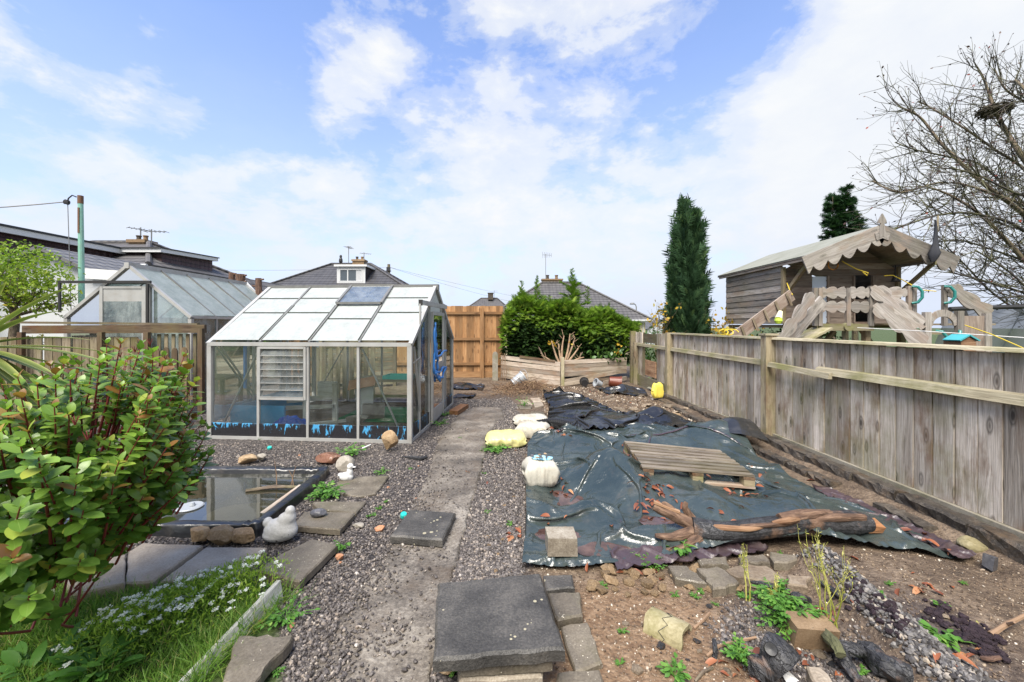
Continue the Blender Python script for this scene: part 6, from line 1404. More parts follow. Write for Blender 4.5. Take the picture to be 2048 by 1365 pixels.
small_sheet('black_sheet', 'liner', 'crumpled black sheet on the gravel nearest the open greenhouse door', ((-1.08, 7.75), (-.68, 7.65), (-.60, 8.1), (-1.0, 8.2)), 26, 26, 13)
small_sheet('black_sheet', 'liner', 'crumpled black sheet at the foot of the orange fence beside the greenhouse corner', ((-1.25, 8.7), (-.52, 8.6), (-.50, 9.3), (-1.2, 9.5)), 34, 30, 14, extra=lambda x, y: .08 * gauss(x, y, -1.05, 9.2, .2, .2))
small_sheet('membrane', 'membrane', 'purple brown membrane showing in folds under the front edge of the tarpaulin', ((.62, 2.235), (1.60, 2.435), (1.60, 2.58), (.62, 2.42)), 80, 18, 23, .16, lambda x, y: .012, .04)
small_sheet('membrane', 'membrane', 'purple brown membrane strip running along the edging beside the tarpaulin', ((2.66, 2.34), (2.80, 2.38), (2.72, 3.35), (2.55, 3.35)), 18, 80, 24, .14, lambda x, y: .015, .03)
small_sheet('liner_corner', 'liner', 'loose black sheet corner hanging over the mound next to the fence post', ((2.50, 4.55), (2.86, 4.35), (2.90, 4.95), (2.62, 5.1)), 26, 34, 27, .05, lambda x, y: .03 + .26 * gauss(x, y, 2.70, 4.75, .3, .35), .05)
# rain lying in the hollows
for k, ((cx, cy, rx, ry), lab) in enumerate(zip(HOLLOWS, ('reddish rain puddle in the tarpaulin beside the white full sack', 'reddish rain puddle with sunken leaves in the middle of the tarpaulin', 'small reddish puddle just behind the concrete block on the tarpaulin', 'wide reddish puddle to the right of the concrete block', 'dark puddle in the tarpaulin under the front right of the pallet', 'shallow puddle on the tarpaulin behind the pallet'))):
    m = (np.hypot((TARP[..., 0] - cx) / rx, (TARP[..., 1] - cy) / ry) < .8); zs = TARP[..., 2][m]
    lo = float(np.percentile(zs, 4)); lvl = lo + (.007 if k != 1 else .012)
    b = MB(); n = 40; V = [(cx, cy, lvl)]
    for j in range(n): a = 2 * math.pi * j / n; r = .88 + .10 * math.sin(3 * a + k) + .06 * math.sin(5 * a + 2 * k); V.append((cx + rx * r * math.cos(a), cy + ry * r * math.sin(a), lvl))
    b.add(V, [(0, j + 1, (j + 1) % n + 1) for j in range(n)], None, .5)
    tag(b.build('puddle', M['puddle']), lab, 'puddle')
# ------------------------------------------------------------------ pond
def pond():
    x0, x1, y0, y1 = POND; root = thing('pond', 'rectangular garden pond edged with folded black liner', 'pond', ((x0 + x1) / 2, (y0 + y1) / 2, 0))
    r = .03; loop = []
    for cx, cy, a0 in ((x1 - r, y0 + r, -90), (x1 - r, y1 - r, 0), (x0 + r, y1 - r, 90), (x0 + r, y0 + r, 180)):
        for t in np.linspace(0, 90, 7): a = R(a0 + t); loop.append((cx + r * math.cos(a), cy + r * math.sin(a), math.cos(a), math.sin(a)))
    pts = []
    for i in range(len(loop)):
        a, c = loop[i], loop[(i + 1) % len(loop)]; d = math.hypot(c[0] - a[0], c[1] - a[1]); n = max(1, int(d / .025))
        for k in range(n): t = k / n; nx_, ny_ = a[2] * (1 - t) + c[2] * t, a[3] * (1 - t) + c[3] * t; l = math.hypot(nx_, ny_); pts.append((a[0] * (1 - t) + c[0] * t, a[1] * (1 - t) + c[1] * t, nx_ / l, ny_ / l))
    prof = [(.10, -.02), (.088, .03), (.083, .067), (.078, .078), (.066, .082), (.018, .078), (.008, .073), (.004, .062), (-.004, .02), (-.02, -.06), (-.04, -.20)]
    V = []; n = len(pts); m = len(prof)
    for i, (x, y, a, c) in enumerate(pts):
        corner = min(abs(x - x1) + abs(y - y0), abs(x - x1) + abs(y - y1), abs(x - x0) + abs(y - y0)); wr = .007 + .022 * math.exp(-corner / .12)
        f = (vnoise(np.array(i * .8), np.array(0.), 3, 3, 1) - .5) * 2 * wr + (vnoise(np.array(x), np.array(y), 7, 3, 3) - .5) * .03
        for j, (o_, z) in enumerate(prof): V.append((x + a * (o_ + f * (1.3 if j < 3 else .6)), y + c * (o_ + f * (1.3 if j < 3 else .6)), z + f * (.8 if 1 < j < 8 else 0)))
    b = MB(); b.add(V, [(i * m + j, ((i + 1) % n) * m + j, ((i + 1) % n) * m + j + 1, i * m + j + 1) for i in range(n) for j in range(m - 1)], None, .5)
    b.build('liner', M['pond_liner'], root, smooth=True)
    b = MB(); b.box(((x0 + x1) / 2, (y0 + y1) / 2, -.215), (x1 - x0 + .1, y1 - y0 + .1, .02)); b.build('pond_floor', M['pond_liner'], root)
pond()
b = MB(); x0, x1, y0, y1 = POND; b.add([(x0 - .0, y0 - .0, .035), (x1 + .0, y0, .035), (x1, y1, .035), (x0, y1, .035)], [(0, 1, 2, 3)], None, .5); b.build('water', M['water'], kind='structure')
b = MB(); b.rock((-2.0, 3.12, -.06), (.62, .42, .14), .3, 3, rough=.15); tag(b.build('sunken_stone', M['sack_white']), 'pale flat stone seen under the pond water near the right side', 'stone')
b = MB(); b.bar((-1.80, 2.88, .02), (-1.72, 3.35, .065), .04, .02); tag(b.build('plank', M['planter']), 'pale wooden strip slanting into the pond along its right side', 'plank')
b = MB(); b.lathe([(0, 0), (.085, 0), (.088, .006), (.08, .012), (0, .012)], (-2.39, 3.02, .036), n=28); b.lathe([(.0, .012), (.02, .014), (.012, .035), (0, .04)], (-2.37, 3.02, .036), n=10); tag(b.build('floating_disc', M['bucket']), 'round pale grey disc floating on the pond', 'float')
for k, (x, y, dx) in enumerate(((-1.98, 3.45, -.02), (-1.86, 3.42, .06), (-1.80, 3.40, -.05))):
    b = MB(); b.tube([(x, y, -.05), (x + dx * .5, y + .01, .12), (x + dx, y, .24 - .03 * k)], [.005, .004, .002], 5)
    tag(b.build('twig', M['twig']), 'thin bare twig standing up out of the pond water', 'twig', 'twigs standing in the pond')
b = MB(); b.tube([(-2.15, 3.3, .045), (-1.95, 3.36, .055), (-1.74, 3.34, .06)], [.012, .016, .01], 7); tag(b.build('stick', M['bark']), 'dark stick lying across the back right of the pond water', 'stick')

# ------------------------------------------------------------------ paving slabs
def slab(name, label, pxs, z, th, mat, cat='paving slab', group=None, tilt=(0, 0), bev=.008, ragged=.0, res=.035):
    "a flag with worn edges from its outline on the ground plan"
    pl = [g(px, py, z) for px, py in pxs]; c = sum(pl, Vector()) / len(pl); top = []
    for i in range(len(pl)):
        a, d = pl[i], pl[(i + 1) % len(pl)]; L = (d - a).length; n = max(1, int(L / res))
        for k in range(n):
            p = a.lerp(d, k / n); nrm = Vector((d.y - a.y, a.x - d.x, 0)).normalized(); rj = ragged if ragged else .0015
            top.append(p + nrm * random.uniform(-rj, rj))
    area = sum(top[i].x * top[(i + 1) % len(top)].y - top[(i + 1) % len(top)].x * top[i].y for i in range(len(top)))
    if area < 0: top = top[::-1]
    hz = lambda p: tilt[0] * (p.x - c.x) + tilt[1] * (p.y - c.y)
    n = len(top); rings = []
    rings.append([p + Vector((0, 0, -th + hz(p))) for p in top])
    rings.append([p + Vector((0, 0, -bev + hz(p) + random.uniform(-.002, .002))) for p in top])
    def inset(f, dz): return [c.lerp(p, f) + Vector((0, 0, hz(c.lerp(p, f)) + dz)) for p in top]
    sz = max((p - c).length for p in top); f1 = 1 - bev / sz * 1.4
    rings.append(inset(f1, 0)); 
    for f in (.8, .6, .4, .2): rings.append(inset(f * f1, random.uniform(-.0012, .0012)))
    V = [tuple(p + (Vector((0, 0, z)) - Vector((0, 0, z)))) for r in rings for p in r] + [tuple(c)]
    F_ = [(i * n + j, i * n + (j + 1) % n, (i + 1) * n + (j + 1) % n, (i + 1) * n + j) for i in range(len(rings) - 1) for j in range(n)]
    F_ += [((len(rings) - 1) * n + j, (len(rings) - 1) * n + (j + 1) % n, len(rings) * n) for j in range(n)] + [tuple(range(n))[::-1]]
    b = MB(); b.add(V, F_)
    BLOCKED.append([(p.x, p.y) for p in top])
    return tag(b.build(name, M[mat]), label, cat, group)
slab('paving_slab', 'big square dark riven slab raised on a stack in the centre foreground', [(875, 1165), (1080, 1145), (1130, 1296), (868, 1318)], .205, .05, 'slab_dark', ragged=.004, bev=.010)
slab('paving_slab', 'grey brown slab directly under the big dark foreground slab', [(905, 1192), (1075, 1180), (1105, 1318), (922, 1330)], .152, .045, 'slab_mid', ragged=.004)
slab('paving_slab', 'lowest mossy concrete slab in the foreground stack', [(915, 1215), (1075, 1205), (1085, 1352), (918, 1362)], .100, .11, 'block', ragged=.005)
slab('paving_slab', 'square dark slate grey slab lying loose on the concrete path', [(820, 1017), (911, 1024), (885, 1081), (780, 1072)], .075, .050, 'slab_dark', tilt=(0, -.03), ragged=.003, bev=.010)
slab('paving_slab', 'large lichen spotted slab between lawn and gravel with clipped corner', [(560, 1108), (625, 1078), (676, 1090), (599, 1164), (514, 1140)], .050, .045, 'slab_mid', tilt=(.02, 0), ragged=.003)
slab('paving_slab', 'pale worn stained slab in front of the pond beside the shrub', [(256, 1104), (285, 1086), (405, 1090), (305, 1163), (250, 1166)], .032, .05, 'slab_pale', ragged=.003)
slab('paving_slab', 'wide grey worn slab below the pond rocks with the scratched surface', [(412, 1094), (534, 1095), (483, 1148), (316, 1165)], .030, .05, 'slab_pale', ragged=.003)
slab('paving_slab', 'grey brown slab carrying the dark oval pebble right of the pond', [(608, 1021), (711, 1026), (680, 1062), (584, 1050)], .045, .04, 'slab_mid', tilt=(.03, -.02), ragged=.003)
slab('paving_slab', 'narrow grey brown slab tucked behind the one with the pebble', [(625, 1004), (733, 1003), (712, 1026), (636, 1018)], .035, .04, 'slab_mid', ragged=.003)
slab('paving_slab', 'dark half buried slab beside the small white duck', [(673, 968), (686, 953), (778, 952), (752, 987), (716, 993), (673, 985)], .022, .04, 'slab_mid', ragged=.006)
slab('paving_slab', 'broken brown flagstone with ragged edge at the bottom left of the gravel', [(478, 1271), (588, 1269), (583, 1281), (545, 1320), (508, 1368), (440, 1366)], .065, .05, 'slab_mid', ragged=.010)
slab('paving_slab', 'pale slab half hidden under the glossy shrub left of the pond slabs', [(120, 1112), (252, 1102), (249, 1166), (140, 1190)], .05, .06, 'slab_pale', ragged=.003)
slab('paver', 'dark wet paver touching the tarpaulin corner behind the foreground slab', [(1086, 1150), (1144, 1149), (1149, 1174), (1094, 1179)], .055, .05, 'slab_dark', 'paver', ragged=.004)
slab('paver', 'mossy edged grey paver right of the big foreground slab', [(1096, 1185), (1160, 1183), (1166, 1230), (1114, 1240)], .055, .05, 'slab_mid', 'paver', ragged=.004)
slab('paver', 'long narrow grey paver sloping down beside the brown sand', [(1122, 1250), (1176, 1242), (1206, 1326), (1150, 1345)], .030, .04, 'slab_mid', 'paver', ragged=.005)
slab('paver', 'grey paver cut off by the bottom edge below the foreground stack', [(1115, 1342), (1200, 1338), (1212, 1400), (1110, 1400)], .030, .04, 'slab_mid', 'paver', ragged=.005)
for lab, P_ in (('small pale square paver, left of the little patch beyond the sacks', [(1040, 800), (1057, 799), (1065, 809), (1044, 810)]), ('small pale square paver, rearmost of the little patch beyond the sacks', [(1060, 796), (1079, 796), (1083, 803), (1066, 804)]), ('small pale square paver, right of the little patch beyond the sacks', [(1066, 805), (1084, 804), (1088, 811), (1070, 815)]), ('thin broken paver at the near edge of the little patch beyond the sacks', [(1035, 811), (1064, 812), (1062, 817), (1040, 817)]), ('dark flat slate behind the white sacks', [(1062, 823), (1088, 824), (1090, 829), (1060, 828)])):
    slab('paver', lab, P_, .035, .04, 'slab_pale' if 'pale' in lab else 'slab_mid', 'paver', ragged=.006)
# flat stones along the front of the tarpaulin
T4 = lambda pts: [(1240 + x * .3945, 1060 + y * .3945) for x, y in pts]
for lab, P_, m in (('wedge shaped grey flagstone, first of the row before the tarpaulin', [(245, 182), (340, 180), (440, 268), (270, 240)], 'slab_mid'), ('flagstone with a dark burnt patch in the row before the tarpaulin', [(390, 192), (505, 182), (612, 268), (475, 300)], 'slab_mid'), ('broad rounded brown flagstone in the row before the tarpaulin', [(530, 192), (640, 172), (745, 180), (838, 240), (810, 266), (600, 238)], 'rubble'), ('brown flagstone near the yellow stemmed weed', [(842, 222), (960, 230), (955, 290), (850, 272)], 'rubble'), ('flat stone half under the tarpaulin hem, left one', [(395, 152), (540, 132), (552, 178), (420, 178)], 'slab_mid'), ('flat stone half under the tarpaulin hem, middle one', [(600, 132), (735, 122), (755, 160), (602, 166)], 'slab_mid'), ('flat stone half under the tarpaulin hem, right one', [(762, 112), (900, 130), (885, 162), (772, 158)], 'slab_mid'), ('pale slate leaning at the bottom edge among the charred pieces', [(950, 692), (1010, 690), (1085, 775), (1000, 790)], 'slab_pale')):
    slab('flagstone', lab, T4(P_), .055, .05, m, 'flagstone', ragged=.012)

# ------------------------------------------------------------------ single stones
def stone(label, px, py, w_, h_, d_, mat, seed, cat='stone', group=None, name='stone', rot=0, z=0, **k):
    "px, py: foot of the stone on the plan"
    p = g(px, py, z); b = MB(); kw = dict(n=3, rough=.14, cuts=10); kw.update(k)
    b.rock((p.x, p.y + d_ * .35, z + h_ * .42), (w_, d_, h_), rot, seed, **kw); return tag(b.build(name, M[mat]), label, cat, group)
stone('brown buff rock, leftmost of the rocks along the front of the pond', 390, 1092, .15, .12, .12, 'stone_buff', 1)
stone('squarish mossy buff rock, middle one along the front of the pond', 432, 1094, .20, .12, .13, 'stone_buff', 22, rough=.10)
stone('jagged buff rock, right one along the front of the pond', 480, 1092, .17, .11, .12, 'stone_buff', 3)
stone('flat topped golden rock on the far rim of the pond', 486, 930, .22, .10, .14, 'stone_buff', 4)
stone('small grey rock on the far rim of the pond', 519, 924, .11, .08, .10, 'stone_grey', 5)
stone('wet red brown boulder behind the far right corner of the pond', 656, 931, .30, .12, .18, 'stone_red', 26, rough=.08)
stone('smooth pale grey boulder at the far right corner of the pond', 686, 946, .18, .16, .15, 'stone_grey', 7, rough=.06, cuts=4)
stone('upright buff standing stone against the greenhouse corner', 777, 904, .20, .25, .12, 'stone_buff', 8, rough=.08)
stone('dark striped oval pebble on a slab right of the pond', 633, 1036, .115, .055, .08, 'stone_slate', 9, z=.045, rough=.03, cuts=2)
stone('flat brown pebble on the gravel between the slabs', 715, 1059, .085, .035, .06, 'stone_grey', 10)
stone('orange brick fragment on the gravel left of the loose path slab', 757, 1065, .085, .045, .06, 'brick', 11, 'brick', name='brick_fragment')
stone('orange brick fragment on the gravel below the clipped slab', 677, 1123, .055, .04, .05, 'brick', 12, 'brick', name='brick_fragment')
stone('brown stone block lying at the end of the lower edging', 1962, 1114, .17, .11, .12, 'tilepipe', 14, rough=.06)
stone('buff stone under the front left of the foreground stack', 893, 1352, .10, .07, .10, 'stone_buff', 15)
stone('pale stone by the tarpaulin edge next to the far black sheet', 1352, 838, .22, .10, .15, 'stone_buff', 16)
# loose rubble: kinds of their own, copied about
def rubble(group, label, places, mat, size, seed0, flat=.55):
    protos = []
    for s_ in range(5):
        b = MB(); b.rock((0, 0, 0), (1, .8, flat), 0, seed0 + s_, n=2, rough=.16, cuts=16); o = b.build('rubble_stone', M[mat]); tag(o, label, 'stone', group); protos.append(o)
    used = set()
    for i, (x, y, s_) in enumerate(places):
        k = i % 5; o = protos[k] if k not in used else protos[k].copy()
        if k in used: col.objects.link(o)
        used.add(k); sz = size * s_
        o.location = (x, y, float(ground_h(np.array(x), np.array(y))) + sz * flat * .28); o.scale = (sz,) * 3; o.rotation_euler = (random.uniform(-.2, .2), random.uniform(-.2, .2), random.uniform(0, 6.3))
    for k in range(5):
        if k not in used: bpy.data.objects.remove(protos[k])
def inpx(px0, px1, py0, py1, n, seed, lo=.5, hi=1.3):
    rg = np.random.default_rng(seed); out = []
    for _ in range(n): p = g(rg.uniform(px0, px1), rg.uniform(py0, py1)); out.append((p.x, p.y, rg.uniform(lo, hi)))
    return out
rubble('rubble along the tarpaulin front', 'small brown rubble stone in the strip between tarpaulin and brown sand', inpx(1180, 1330, 1140, 1200, 22, 1) + inpx(1330, 1560, 1125, 1185, 20, 2), 'stone_buff', .075, 40)
rubble('rubble beside the pallet end fence', 'flat grey rubble stone on the bare earth between black sheet and edging', inpx(1200, 1420, 790, 835, 26, 3, .6, 1.6), 'rubble', .16, 50, .3)
rubble('buff chips in the gravel', 'small buff stone chip loose in the gravel strip beside the path', inpx(960, 1045, 960, 1150, 16, 4, .4, 1.0) + inpx(905, 960, 1130, 1170, 5, 5, .5, 1), 'stone_buff', .04, 60)
rubble('brick chips in the left gravel', 'small orange brick chip loose in the gravel left of the path', inpx(560, 880, 900, 1130, 12, 6, .4, 1.0) + inpx(520, 620, 1180, 1260, 4, 7), 'brick', .04, 70)
rubble('stones by the charred pile', 'small brown stone lying among the charred sticks at bottom right', inpx(1240, 1900, 1230, 1350, 20, 8, .4, 1.2), 'rubble', .06, 80)
rubble('black coal lumps', 'small black charred lump lying on the dark gravel', inpx(1320, 1760, 1150, 1330, 20, 9, .4, 1.1), 'char', .045, 90)

# ------------------------------------------------------------------ ornaments
def blob(name, spheres, mat, label, cat, vox=.006, parent=None):
    "one continuous body grown from overlapping balls"
    bm_ = bpy.data.metaballs.new('m'); ob = bpy.data.objects.new('m', bm_); col.objects.link(ob); bm_.resolution = vox; bm_.threshold = .1
    for (x, y, z, rx, ry, rz) in spheres:
        e = bm_.elements.new(type='ELLIPSOID'); e.co = (x, y, z); e.radius = 1.0; e.size_x, e.size_y, e.size_z = rx * 1.05, ry * 1.05, rz * 1.05; e.stiffness = 10
    bpy.context.view_layer.update(); dg = bpy.context.evaluated_depsgraph_get(); me = bpy.data.meshes.new_from_object(ob.evaluated_get(dg)); bpy.data.objects.remove(ob)
    v = np.zeros(len(me.vertices) * 3); me.vertices.foreach_get('co', v); b = MB(); b.add(v.reshape(-1, 3), [tuple(p.vertices) for p in me.polygons], None, .5); bpy.data.meshes.remove(me)
    o = b.build(name, M[mat], parent, smooth=True)
    return tag(o, label, cat) if label else o
p = g(694, 964); x, y = p.x, p.y
root = thing('duck_ornament', 'small white plaster duck ornament standing by the far pond corner', 'ornament', (x, y, 0))
blob('body', [(x - .005, y, .045, .065, .045, .045), (x - .055, y, .062, .03, .025, .018), (x + .025, y, .085, .03, .028, .05), (x + .030, y, .138, .03, .027, .029), (x + .0, y, .012, .045, .035, .014), (x - .01, y - .035, .052, .045, .012, .03), (x + .035, y - .01, .012, .03, .02, .012)], 'white_plaster', None, None, .005, root)
b = MB(); b.rock((x + .066, y - .004, .134), (.034, .022, .012), .1, 3, n=1, rough=.02, cuts=0); b.build('beak', M['white_plaster'], root)
b = MB(); b.rock((x + .045, y - .026, .145), (.007, .005, .007), 0, 3, n=1, cuts=0); b.build('eye', M['black_iron'], root)
p = g(551, 1092); x, y = p.x, p.y + .06
blob('hen_stone', [(x, y, .07, .115, .075, .075), (x - .02, y, .045, .10, .075, .045), (x + .01, y, .105, .095, .06, .05), (x + .055, y, .15, .045, .045, .06), (x + .062, y, .195, .032, .032, .036), (x + .035, y, .13, .06, .05, .06), (x - .085, y, .12, .03, .035, .035)], 'white_stone', 'chipped white painted hen shaped stone at the near right corner of the pond', 'ornament', .008)

# ------------------------------------------------------------------ sacks and litter
def sack(name, label, c, sx, sy, sz, rot, mat, seed, dims=(40, 28), wr=.10, sq=.55, pinch=.5):
    "a filled plastic bag: soft box with seams at both ends and puckers running from them"
    nu, nv = dims; V = []; rg = np.random.default_rng(seed)
    for i in range(nu):
        s = -1 + 2 * i / (nu - 1); e = (1 - abs(s) ** 5) ** .5; e = max(e, .04)
        for j in range(nv):
            a = 2 * math.pi * j / nv; ca, sa = math.cos(a), math.sin(a); yy = math.copysign(abs(ca) ** sq, ca); zz = math.copysign(abs(sa) ** sq, sa)
            n_ = float(vnoise(np.array(s * 2.2 + 5), np.array(ca * 1.6 + sa * 2.1 + 9), seed, 4, 1.6)) - .5
            pk = (math.sin(a * 7 + seed) + .6 * math.sin(a * 13 + 2 * seed)) * .018 * abs(s) ** 4
            n_ = n_ * wr * 2.2 + pk + (abs(float(vnoise(np.array(s * 4 + 2), np.array(a * 1.5), seed + 3, 3, 1.5)) - .5) * -.26)
            wy = (1 - pinch * .3 * abs(s) ** 4) if e > .2 else .8
            V.append((s * sx / 2 * (1 + .05 * math.sin(3 * a + seed)), yy * sy / 2 * (wy if abs(s) > .95 else e * .25 + .75) * (1 + n_), zz * sz / 2 * (e + .0) * (1 + n_)))
    V = np.array(V); V[:, 2] = np.where(V[:, 2] < -sz * .42, -sz * .42 + V[:, 2] * .02, V[:, 2]); V[:, 2] += sz * .44
    m = Matrix.Rotation(rot, 3, 'Z'); V = V @ np.array(m).T + np.array(c)
    b = MB(); b.add(V, [(i * nv + j, i * nv + (j + 1) % nv, (i + 1) * nv + (j + 1) % nv, (i + 1) * nv + j) for i in range(nu - 1) for j in range(nv)] + [tuple(range(nv)), tuple((nu - 1) * nv + j for j in range(nv))[::-1]], None, .5)
    return tag(b.build(name, M[mat], smooth=True), label, 'sack')
sack('plastic_sack', 'flattened pale yellow plastic sack lying beside the path', (-.01, 4.72, .01), .46, .40, .15, .05, 'sack_yellow', 3)
sack('plastic_sack', 'dirty white sack lying behind the other white one beyond the yellow sack', (.34, 5.62, .01), .48, .30, .15, .05, 'sack_white', 4)
sack('plastic_sack', 'dirty white sack in front between yellow sack and tarpaulin', (.33, 5.02, .01), .42, .27, .20, -.25, 'sack_white', 5)
sk = sack('plastic_sack', 'full round white sack with light blue top on the tarpaulin edge', (.295, 3.50, .02), .30, .26, .25, .1, 'sack_white', 6, sq=.62, wr=.05)
b = MB(); b.rock((.305, 3.50, .252), (.20, .15, .026), .1, 8, n=3, rough=.10, cuts=8); o = b.build('blue_top', plain('pale_blue_print', (.30, .58, .68), .4, 0, .2, 12)); o.parent = sk
for k in range(11):
    b = MB(); x, y = .305 + random.uniform(-.09, .09), 3.49 + random.uniform(-.07, .07); b.rock((x, y, .277), (.035, .018, .014), random.uniform(0, 6), 60 + k, n=1, cuts=1); tag(b.build('mussel_shell', M['stone_slate'] if k % 4 else M['stone_buff']), 'small dark shell like chip lying on top of the full white sack', 'chip', 'dark chips on the white sack')
b = MB(); pts = [Vector((.42 + .44 * t, 5.42 - .08 * t + .03 * math.sin(5 * t), .07 + .03 * math.sin(3.1 * t))) for t in np.linspace(0, 1, 40)]; b.tube(pts, [.048 + .010 * (i % 2) for i in range(40)], 10); tag(b.build('ribbed_pipe', M['rubber']), 'black ribbed drain pipe piece lying by the white sacks', 'pipe')
b = MB(); pts = [g(805, 914, .01), g(825, 916, .012), g(842, 918, .015), g(855, 914, .025)]; b.tube(pts, [.010, .022, .022, .012], 7); tag(b.build('rubber_strip', M['rubber']), 'curved black rubber strip on the gravel left of the path', 'rubber strip')
b = MB(); a = g(899, 830, .0); c = g(926, 814, .0); b.hexa([(-.90, 6.28, .01), (-.76, 6.22, .01), (-.64, 6.75, .01), (-.78, 6.82, .01), (-.90, 6.28, .075), (-.76, 6.22, .075), (-.64, 6.75, .075), (-.78, 6.82, .075)]); tag(b.build('timber_offcut', M['plank']), 'wet brown timber offcut on the path beside the greenhouse', 'timber')
b = MB(); b.hexa([(-.90, 4.62, .005), (-.885, 4.60, .005), (-.83, 4.72, .012), (-.84, 4.73, .012), (-.90, 4.62, .012), (-.885, 4.60, .012), (-.83, 4.72, .02), (-.84, 4.73, .02)]); o = b.build('white_sliver', M['white_plaster']); o.location = (-.75, -.05, 0); tag(o, 'white plastic sliver on the gravel before the greenhouse base', 'litter')
for px, py, l in ((539, 898, 'turquoise plastic bottle top on the gravel in front of the greenhouse'), (807, 1033, 'turquoise plastic bottle top beside the loose path slab')):
    b = MB(); p = g(px, py, .01); b.lathe([(0, .026), (.020, .026), (.024, .020), (.025, 0), (.02, 0)], p, (.2, -.3, 1), 16); tag(b.build('litter_disc', M['turq']), l, 'litter')
def pot(name, label, base, axis, prof, mat, rim=None, cat='plant pot', wallt=.006):
    root = thing(name, label, cat, base); b = MB(); b.lathe([(0, 0)] + prof + [(prof[-1][0] - wallt, prof[-1][1]), (prof[0][0] - wallt, .01), (0, .01)], base, axis, 24); b.build('body', M[mat], root, smooth=False)
    r, h = prof[-1]; b = MB(); b.lathe([(r - .001, h - .025), (r + .010, h - .025), (r + .012, h), (r - .001, h + .002)], base, axis, 24); b.build('rim', M[mat], root); return root
p = g(1023, 780, .0); bk = pot('bucket', 'grey plastic bucket tipped on its side by the plank wall', (p.x + .03, p.y, .13), (1.0, .25, .62), [(.10, 0), (.135, .29)], 'bucket', cat='bucket')
b = MB(); ax = Vector((1.0, .25, .62)).normalized(); rimc = Vector((p.x + .03, p.y, .13)) + ax * .28; a1 = ax.orthogonal().normalized(); a2 = ax.cross(a1); b.tube([rimc + (a1 * math.cos(t) + a2 * math.sin(t)) * .15 + ax * .09 * math.sin(t) for t in np.linspace(0, math.pi, 20)], .005, 6); b.build('handle', M['bucket'], bk)
p = g(1238, 777); pot('plant_pot', 'red brown plastic flowerpot lying on its side by the plank wall', (p.x - .19, p.y + .12, .14), (1, -.15, -.12), [(.105, 0), (.14, .26)], 'pot_red')
p = g(1170, 776); pot('plant_pot', 'black plastic pot lying with its round base towards us', (p.x, p.y + .02, .10), (.1, 1, .1), [(.075, 0), (.095, .17)], 'pot_black')
p = g(1198, 777); pot('plant_pot', 'pale grey plastic pot lying between the black and the red one', (p.x + .06, p.y + .05, .08), (-.9, -.3, .35), [(.06, 0), (.085, .16)], 'bucket')
sack('yellow_bag', 'bright yellow bag standing against the right fence by the corner post', (2.80, 7.42, .06), .22, .10, .30, .3, 'yellow_bag', 9, wr=.12)
b = MB(); a, c, d, e = g(1294, 777, .05), g(1302, 775, .05), g(1371, 795, .06), g(1345, 797, .06); up = Vector((0, 0, .02)); b.hexa([a, e, d, c, a + up, e + up, d + up, c + up]); tag(b.build('white_board', M['white_wood']), 'long white board lying on the earth below the yellow bag', 'board')
b = MB(); b.hexa([(-1.165, 2.06, -.02), (-1.245, 1.44, -.04), (-1.225, 1.44, -.04), (-1.145, 2.06, -.02), (-1.195, 2.08, .085), (-1.28, 1.44, .025), (-1.265, 1.44, .025), (-1.175, 2.08, .085)]); tag(b.build('edging_board', M['white_wood']), 'white flaking edging board between the lawn and the gravel', 'edging board')
p = g(1120, 1118, .06); zt = tarp_z(.33, 2.38)
b = MB(); b.box((.325, 2.39, zt + .045), (.17, .135, .105), (0, .02, .03), jit=.004); tag(b.build('concrete_block', M['block']), 'small grey concrete block weighing down the near left tarpaulin corner', 'block')

# ------------------------------------------------------------------ pallet
def pallet():
    c = [Vector((1.198, 4.10, .235)), Vector((1.17, 3.42, .20)), Vector((2.03, 3.26, .185)), Vector((2.06, 3.88, .21))]
    root = thing('pallet', 'weathered wooden slatted pallet resting on the green tarpaulin', 'pallet', ((c[0] + c[2]) / 2) - Vector((0, 0, .12)))
    pt = lambda u, v, dz=0: (c[1] * (1 - u) + c[2] * u) * (1 - v) + (c[0] * (1 - u) + c[3] * u) * v + Vector((0, 0, dz))
    n = 8
    for i in range(n):
        v0 = i / n + .008; v1 = (i + .60) / n + .008; b = MB(); th = .016; e0, e1 = random.uniform(-.008, .008), random.uniform(-.008, .008)
        b.hexa([pt(e0, v0, -th), pt(1 + e1, v0, -th), pt(1 + e1, v1, -th), pt(e0, v1, -th), pt(e0, v0), pt(1 + e1, v0), pt(1 + e1, v1), pt(e0, v1)]); b.build('slat', M['pallet'], root)
    for u in (.0, .45, .90):
        b = MB(); b.hexa([pt(u, 0, -.042), pt(u + .1, 0, -.042), pt(u + .1, 1, -.042), pt(u, 1, -.042), pt(u, 0, -.021), pt(u + .1, 0, -.021), pt(u + .1, 1, -.021), pt(u, 1, -.021)]); b.build('stringer_board', M['dark_wood'], root)
        for v in (0, .44, .86):
            b = MB(); b.hexa([pt(u + .003, v + .003, -.095), pt(u + .097, v + .003, -.095), pt(u + .097, v + .12, -.095), pt(u + .003, v + .12, -.095), pt(u + .003, v + .003, -.043), pt(u + .097, v + .003, -.043), pt(u + .097, v + .12, -.043), pt(u + .003, v + .12, -.043)]); b.build('block', M['post'], root)
    for v in (0, .44, .86):
        b = MB(); b.hexa([pt(0, v, -.112), pt(1, v, -.112), pt(1, v + .12, -.112), pt(0, v + .12, -.112), pt(0, v, -.096), pt(1, v, -.096), pt(1, v + .12, -.096), pt(0, v + .12, -.096)]); b.build('bottom_board', M['planter'], root)
pallet()

